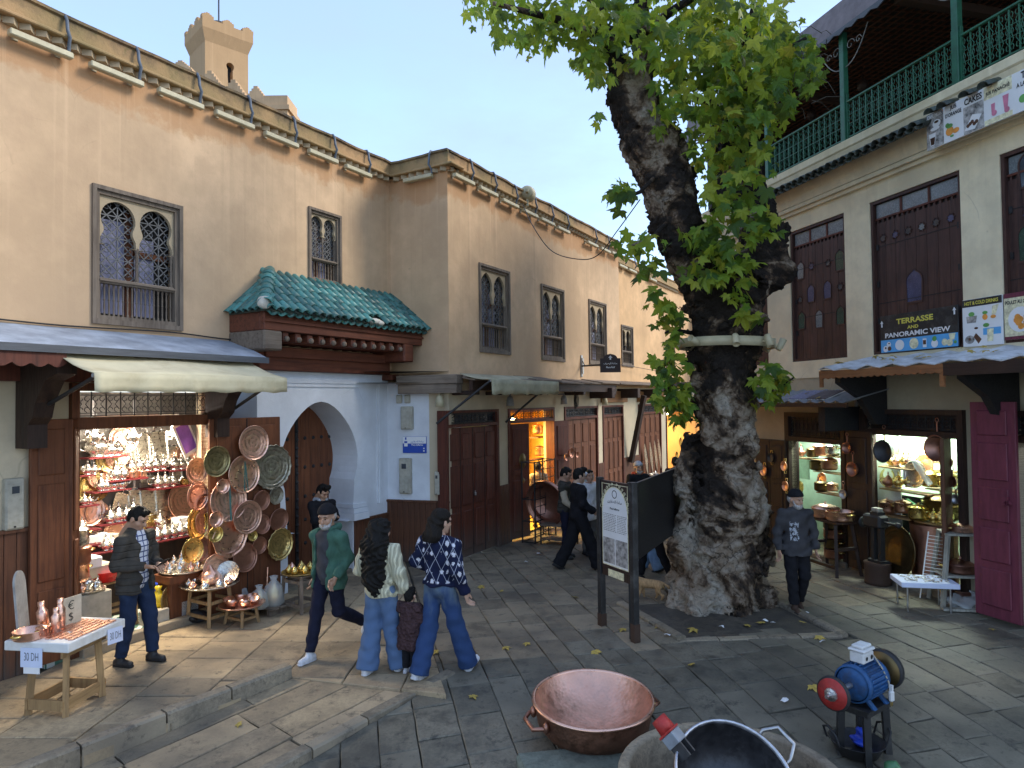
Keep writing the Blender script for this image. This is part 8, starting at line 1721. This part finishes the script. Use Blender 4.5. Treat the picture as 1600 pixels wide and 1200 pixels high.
person('young man in black striding past the information board',gp(905,889),-78,1.76,'c_black','c_black','black_rubber','spiky',rel(kR=(.10,.16,.52),aR=(.10,.30,.085),kL=(-.10,-.10,.50),aL=(-.10,-.34,.10),eR=(.22,.02,1.14),wR=(.16,.24,1.0),eL=(-.22,.02,1.14),wL=(-.1,.24,1.0),head=(0,-12)),'skin_pale',h=.017,tp=dict(t=.035,hem=.84,under='c_white',open=.03),pp=dict(t=.034,flare=.03))
person('man in a black vest with beige sleeves outside the yellow shop',gp(884,872),-105,1.70,'quilt','c_navy','black_rubber','short',rel(eR=(.23,.04,1.13),wR=(.2,.22,.96),head=(-5,-22)),h=.018,tp=dict(t=.03,hem=.86,vest='c_beige'))
person('person in a white hooded coat behind the young man in black',gp(921,866),200,1.62,'c_white','c_greypants','black_rubber','short',rel(wR=(.18,.18,.95)),h=.02,tp=dict(t=.04,hem=.72,hood='up'))
person('child sized shopper in a white top inside the yellow shop doorway',W2.w(W2.sx(842,-.12,800),-.12,.06),15,1.46,'c_beige','c_greypants','black_rubber','short',rel(head=(-25,-10)),h=.02,tp=dict(t=.025,hem=.9,name='top'),pp=dict(t=.03))
person('man in a grey cap and red scarf beyond the notice board',Vector((2.62,14.3,0)),195,1.64,'c_black','c_black','black_rubber','cap',rel(hatm='c_hood',beard='beard_grey'),h=.022,tp=dict(t=.035,hood='down',hoodm='c_red'))
person('dark haired passer-by near the far golden shop',Vector((3.72,15.6,0)),-10,1.62,'c_black','c_navy','black_rubber','short',h=.024)
person('passer-by in black trousers hidden behind the notice board',gp(1022,909),95,1.56,'c_black','c_black','black_rubber','short',rel(kR=(.10,.16,.52),aR=(.10,.22,.09),kL=(-.1,-.12,.5),aL=(-.1,-.30,.12)),h=.02,pp=dict(t=.02))
person('passer-by in light blue trousers hidden behind the notice board',gp(1018,891),85,1.56,'c_grey','c_ltblue','black_rubber','short',rel(aR=(.12,.16,.085),aL=(-.12,-.12,.085)),h=.022,pp=dict(t=.03,flare=.04))
person('old man in a dark printed jacket and knitted hat walking by the tree',gp(1246,952),182,1.66,'print_jacket','c_black','rusty','hatgrey',rel(kR=(.10,.06,.50),aR=(.09,.12,.085),kL=(-.10,.05,.50),aL=(-.09,-.14,.085),eR=(.27,-.02,1.13),wR=(.27,.04,.86),eL=(-.27,-.02,1.13),wL=(-.27,.05,.86),head=(22,-8),hatm='c_black',beard='beard_grey'),h=.0135,tp=dict(t=.028,hem=.80,collar=.05,wr=.011),pp=dict(t=.022))
S=SDF((-.3,-.12,0),(.32,.12,.42),.011,.03)
S.cone((-.12,0,.22),(.12,0,.23),.062,.070,.04).cone((.12,0,.24),(.2,0,.28),.055,.045).ell((.235,0,.30),(.05,.045,.042)).cone((.27,0,.29),(.285,0,.285),.02,.018)
for x,y,kx in ((-.14,.035,-.03),(-.13,-.035,.05),(.13,.035,.04),(.12,-.035,-.03)):
    if x<0:S.cone((x,y,.2),(x+.03,y,.13),.045,.028).cone((x+.03,y,.13),(x-.025+kx,y,.07),.024,.017).cone((x-.025+kx,y,.07),(x+kx,y,.015),.017,.016)
    else:S.cone((x,y,.2),(x+kx*.5,y,.1),.032,.02).cone((x+kx*.5,y,.1),(x+kx,y,.015),.018,.016)
S.cone((-.18,0,.25),(-.27,0,.20),.02,.016).cone((-.27,0,.20),(-.30,0,.10),.015,.011)
for y in (-.025,.025):S.cone((.225,y,.335),(.22,y*1.2,.362),.016,.005,.008)
p=G(1016,936);ct=thing('cat','ginger cat walking away behind the information board post','cat',T((p.x,p.y,0))@RZ(R(160)));plain('ginger_fur',(.40,.25,.12),.9,var=.35,sc=18,stretch=(3,1,1));obj('body',S.mb(),M('ginger_fur'),ct);obj('eyes',MB().ball((.275,.02,.305),.007,5).ball((.275,-.02,.305),.007,5),M('black'),ct)
# ---------------------------------------------------------------- foreground: bowl, pan, stone blocks, grinder
bc=AT(926,1088,6.35);rB=(AT(1019,1090,6.35).x-AT(831,1090,6.35).x)/2;zb=zp(bc.x,bc.y);hb=(bc.z-zb)/.96
bowl=thing('copper_bowl','large shallow hammered copper bowl with side handles on the paving','bowl',T((bc.x,bc.y,zb))@RX(R(4)))
obj('shell',MB().lathe([(.001,0),(rB*.62,0),(rB*.80,hb*.10),(rB*.92,hb*.35),(rB*.955,hb*.62),(rB*.97,hb*.92)],56),M('copper_bowl_out'),bowl)
obj('inside',MB().lathe([(rB*.95,hb*.95),(rB*.86,hb*.66),(rB*.72,hb*.42),(rB*.5,hb*.26),(rB*.25,hb*.18),(.001,hb*.16)],56),M('copper_bowl_in'),bowl)
obj('rim',MB().lathe([(rB*.97,hb*.90),(rB*1.01,hb*.92),(rB*1.02,hb*.95),(rB*1.0,hb*.985),(rB*.97,hb*.985),(rB*.945,hb*.95),(rB*.96,hb*.9)],56),M('copper'),bowl)
for a in (200,20):
    m=RZ(R(a));h_=obj('handle',MB().tube([m@Vector((rB*.94,-.15,hb*.62)),m@Vector((rB*1.03,-.15,hb*.66)),m@Vector((rB*1.14,-.10,hb*.60)),m@Vector((rB*1.14,.10,hb*.60)),m@Vector((rB*1.03,.15,hb*.66)),m@Vector((rB*.94,.15,hb*.62))],.020,8),M('copper_dark'),bowl)
    for y in (-.15,.15):obj('lug',MB().ball(m@Vector((rB*.955,y,hb*.66)),.045,7,(.7,.9,1.2)),M('copper_dark'),h_)
def rough_block(name,label,quad,z0,z1,mt):
    mb=MB();n=len(quad);c=sum(quad,Vector())/n;V=[]
    for z,k in ((z0,1),(z1-.03,1),(z1,.965)):
        for p in quad:V.append((p.x*k+c.x*(1-k)-c.x,p.y*k+c.y*(1-k)-c.y,z+random.uniform(-.008,.008)))
    mb.add(V,[tuple(range(2*n,3*n))]+[(j*n+i,j*n+(i+1)%n,(j+1)*n+(i+1)%n,(j+1)*n+i) for j in (0,1) for i in range(n)])
    return tag(obj(name,mb,M(mt),None,T((c.x,c.y,0))),label,'stone')
z_= lambda x,y:zp(x,y)+.12
rough_block('stone_block','large greenish stone slab lying in front of the copper bowl',[G(806,1172,z_),G(830,1240,z_),G(1020,1235,z_),G(1012,1172,z_),G(980,1150,z_)],-.55,zp(0,5.6)+.13,'stone_block')
rough_block('stone_block','smaller stone block between the bowl and the pan',[G(993,1150,z_),G(1010,1170,z_),G(1075,1158,z_),G(1062,1142,z_)],-.5,zp(0,5.8)+.13,'stone_block')
pc_=AT(1150,1190,4.75);zpl=zp(pc_.x,pc_.y);rT=AT(1330,1190,4.75).x-pc_.x
trough=thing('stone_trough','round grey stone tub rim at the bottom of the picture','tub',T((pc_.x,pc_.y+.1,0)));zr=AT(1150,1172,4.75).z-.22
obj('wall',MB().lathe([(rT*.99,-.7),(rT,zr-.02),(rT*.985,zr),(rT*.90,zr+.004),(rT*.885,zr-.02),(rT*.86,-.6)],48),M('stone_kerb'),trough);obj('bottom',MB().lathe([(.001,zr-.35),(rT*.9,zr-.35)],48),M('black'),trough)
pcx=AT(1150,1215,4.62);rP=AT(1246,1200,4.62).x-AT(1055,1200,4.62).x;rP*=.5
pan=thing('large_pan','large black pan with pale steel rim leaning in the stone tub','pan',T(pcx+Vector((0,.0,-.02)))@RZ(R(12))@RX(R(38)))
obj('inside',MB().lathe([(rP*.97,.0),(rP*.95,-.06),(rP*.86,-.22),(rP*.6,-.33),(.001,-.36)],48),M('pan_inside'),pan);obj('shell',MB().lathe([(rP*1.0,-.0),(rP*.985,-.08),(rP*.9,-.25),(rP*.62,-.36),(.001,-.39)],48),M('copper_bowl_out'),pan)
obj('rim',MB().lathe([(rP*.965,-.015),(rP*.97,.012),(rP*1.0,.016),(rP*1.02,.0),(rP*1.0,-.02)],48),M('pan_rim'),pan)
for a in (25,205):
    m=RZ(R(a));obj('handle',MB().tube([m@Vector((rP*.98,-.12,-.03)),m@Vector((rP*1.05,-.12,.02)),m@Vector((rP*1.28,-.07,.05)),m@Vector((rP*1.28,.07,.05)),m@Vector((rP*1.05,.12,.02)),m@Vector((rP*.98,.12,-.03))],.014,8),M('steel'),pan)
p0,p1=AT(1028,1122,4.85),AT(1062,1165,4.75);d=(p1-p0).normalized();mz=Matrix.Translation(p0)@d.to_track_quat('Z','Y').to_matrix().to_4x4()
pt=thing('power_socket','red industrial socket on a grey metal bracket above the pan','socket',mz)
obj('cup',MB().lathe([(.001,.01),(.045,.0),(.056,.0),(.062,.10),(.058,.10)],18),M('red_paint'),pt);obj('flange',MB().box(-.062,.062,-.062,.062,.10,.115,bev=.004),M('red_paint'),pt);obj('box',MB().box(-.055,.055,-.055,.055,.116,.20,bev=.004),M('zinc'),pt)
for x in (-.035,.035):obj('leg',MB().box(x-.008,x+.008,-.05,.05,.2,.30),M('steel_dark'),pt)
obj('label',MB().box(-.02,.02,-.0565,-.055,.135,.17),M('dish_cream'),pt)
gz= lambda x,y:zp(x,y)
Yg=6.0;GS=1.29;tp_=AT(1348,1095,Yg);zt=tp_.z;zf=zp(tp_.x,Yg);sc1=Yg/FPX
gr=thing('bench_grinder','blue electric grinder motor with red disc on a black steel stand','grinder',T((tp_.x,Yg,zf))@RZ(R(36))@SC(GS));ht=(zt-zf)/GS;ww,dd=.30,.22
obj('stand_top',MB().box(-ww/2,ww/2,-dd/2,dd/2,ht-.045,ht-.005,bev=.004).box(-ww/2-.01,ww/2+.01,-dd/2-.01,dd/2+.01,ht-.005,ht+.003),M('black_paint'),gr)
for sx in (-1,1):
    for sy in (-1,1):obj('leg',MB().bar((sx*(ww/2-.025),sy*(dd/2-.025),ht-.04),(sx*(ww/2-.015),sy*(dd/2-.015),0),.042,.042),M('black_paint'),gr)
mr=.112;mc=ht+.145;mh=RY(PI/2)
fm=MB().lathe([(.001,-.15),(mr*.55,-.15),(mr*.92,-.135),(mr,-.11),(mr,.11),(mr*.92,.135),(mr*.55,.15),(.001,.15)],28,T((0,0,mc))@mh);mo=obj('motor',fm,M('blue_paint'),gr)
for k in range(26):
    a=2*PI*k/26
    if -.75<math.sin(a+.0) or True:obj('fin',MB().box(-.095,.095,-.004,.004,mr-.004,mr+.016,T((0,0,mc))@RX(a)),M('blue_paint'),mo)
for x in (-.115,.115):obj('end_bell',MB().lathe([(mr*1.0,-.022),(mr*1.10,-.018),(mr*1.10,.018),(mr*1.0,.022)],28,T((x,0,mc))@mh),M('blue_paint'),mo)
for sx in (-1,1):
    for sy in (-1,1):obj('foot',MB().add([(sx*.06,sy*.05,mc-.08),(sx*.1,sy*.05,mc-.08),(sx*.1,sy*.11,ht+.004),(sx*.06,sy*.11,ht+.004),(sx*.06,sy*.07,mc-.085),(sx*.1,sy*.07,mc-.085),(sx*.1,sy*.13,ht+.004),(sx*.06,sy*.13,ht+.004)],[(0,1,2,3),(4,7,6,5),(0,4,5,1),(1,5,6,2),(2,6,7,3),(3,7,4,0)]),M('blue_paint'),mo)
obj('shaft',MB().tube([(-.36,0,mc),(-.14,0,mc)],.018,12),M('steel'),gr);obj('shaft',MB().tube([(.14,0,mc),(.30,0,mc)],.018,12),M('steel'),gr)
dr=.100;rd=obj('red_disc',MB().lathe([(.036,-.338),(.05,-.33),(dr*.98,-.325),(dr*.98,-.30),(.02,-.29)],32,T((-.06,0,mc))@mh),M('red_paint'),gr);obj('bristles',MB().lathe([(dr*.97,-.322),(dr*1.08,-.318),(dr*1.10,-.30),(dr*.97,-.296)],40,T((-.06,0,mc))@mh),M('black_rubber'),rd);obj('nut',MB().lathe([(.001,-.395),(.012,-.395),(.013,-.365),(.024,-.362),(.026,-.35),(.042,-.345),(.044,-.332)],10,T((-.06,0,mc))@mh,False),M('steel'),rd)
br=.132;wh=obj('buffing_wheel',MB().lathe([(.02,.255),(br*.4,.262),(br*.95,.268),(br,.28),(br,.305),(br*.95,.318),(br*.4,.322),(.02,.325)],40,T((0,0,mc))@mh,wob=lambda a,i:.012*math.sin(a*17+i)),M('brass_dark'),gr);obj('tread',MB().lathe([(br*.94,.266),(br*1.03,.275),(br*1.03,.312),(br*.94,.32)],40,T((0,0,mc))@mh),M('black_rubber'),wh)
sw=obj('switch_box',MB().box(-.07,.07,-.05,.05,mc+mr+.01,mc+mr+.085,bev=.01).box(-.078,.078,-.058,.058,mc+mr+.086,mc+mr+.106,bev=.008),M('white_plastic'),gr);obj('switch',MB().box(-.06,-.004,-.04,.04,mc+mr+.107,mc+mr+.128,bev=.006).box(.004,.06,-.04,.04,mc+mr+.107,mc+mr+.128,bev=.006),M('white_plastic'),sw);obj('gland',disc(disc(MB(),-.03,mc+mr+.045,.014,-.0515),.035,mc+mr+.045,.016,-.0515),M('black'),sw)
cb=obj('flex',MB().tube([(.06,-.05,mc+mr+.05),(.09,-.09,mc+.08),(.10,-.125,mc),(.105,-.135,mc-.06)],.006,6),M('grey_plastic'),gr);obj('plug',MB().box(.085,.125,-.155,-.125,mc-.13,mc-.055,bev=.01).box(.095,.115,-.15,-.13,mc-.055,mc-.02),M('white_plastic'),cb);obj('pins',MB().tube([(.095,-.14,mc-.13),(.095,-.14,mc-.16)],.004,6).tube([(.115,-.14,mc-.13),(.115,-.14,mc-.16)],.004,6),M('brass'),cb)
bx=T((tp_.x,Yg,zf))@RZ(R(36))@SC(GS)
bk=thing('basin','dark metal basin with wire handles standing under the grinder','basin',bx@T((-.03,.03,.0))@SC(.82));obj('shell',MB().lathe([(.001,.01),(.16,.01),(.21,.11),(.222,.115),(.205,.11),(.15,.03),(.001,.03)],28),M('steel_dark'),bk)
for a in (150,-30):m=RZ(R(a));obj('handle',MB().tube([m@Vector((.21,-.09,.11)),m@Vector((.24,-.09,.2)),m@Vector((.25,0,.24)),m@Vector((.24,.09,.2)),m@Vector((.21,.09,.11))],.009,6),M('iron'),bk)
tag(obj('blue_rag',SDF((-.15,-.12,0),(.15,.12,.2),.015).ell((0,0,.06),(.09,.07,.06)).ell((.04,.02,.1),(.05,.04,.05)).warp(wrinkle(.02,4,60,40)).mb(),M('blue_plastic'),None,bx@T((.02,.03,.025))@SC(.75)),'crumpled blue bag inside the basin under the grinder','bag')
gb=AT(1400,1215,5.6);tag(obj('green_bag',SDF((-.2,-.2,-.3),(.2,.2,.25),.016).cone((0,0,-.25),(0,0,-.05),.14,.12,.05).cone((0,0,-.05),(.0,0,.10),.11,.02,.04).warp(wrinkle(.018,6,50,40)).mb(),M('green_plastic'),None,T((gb.x,gb.y,gb.z+.05-.02))),'green plastic bag beside the grinder stand','bag')
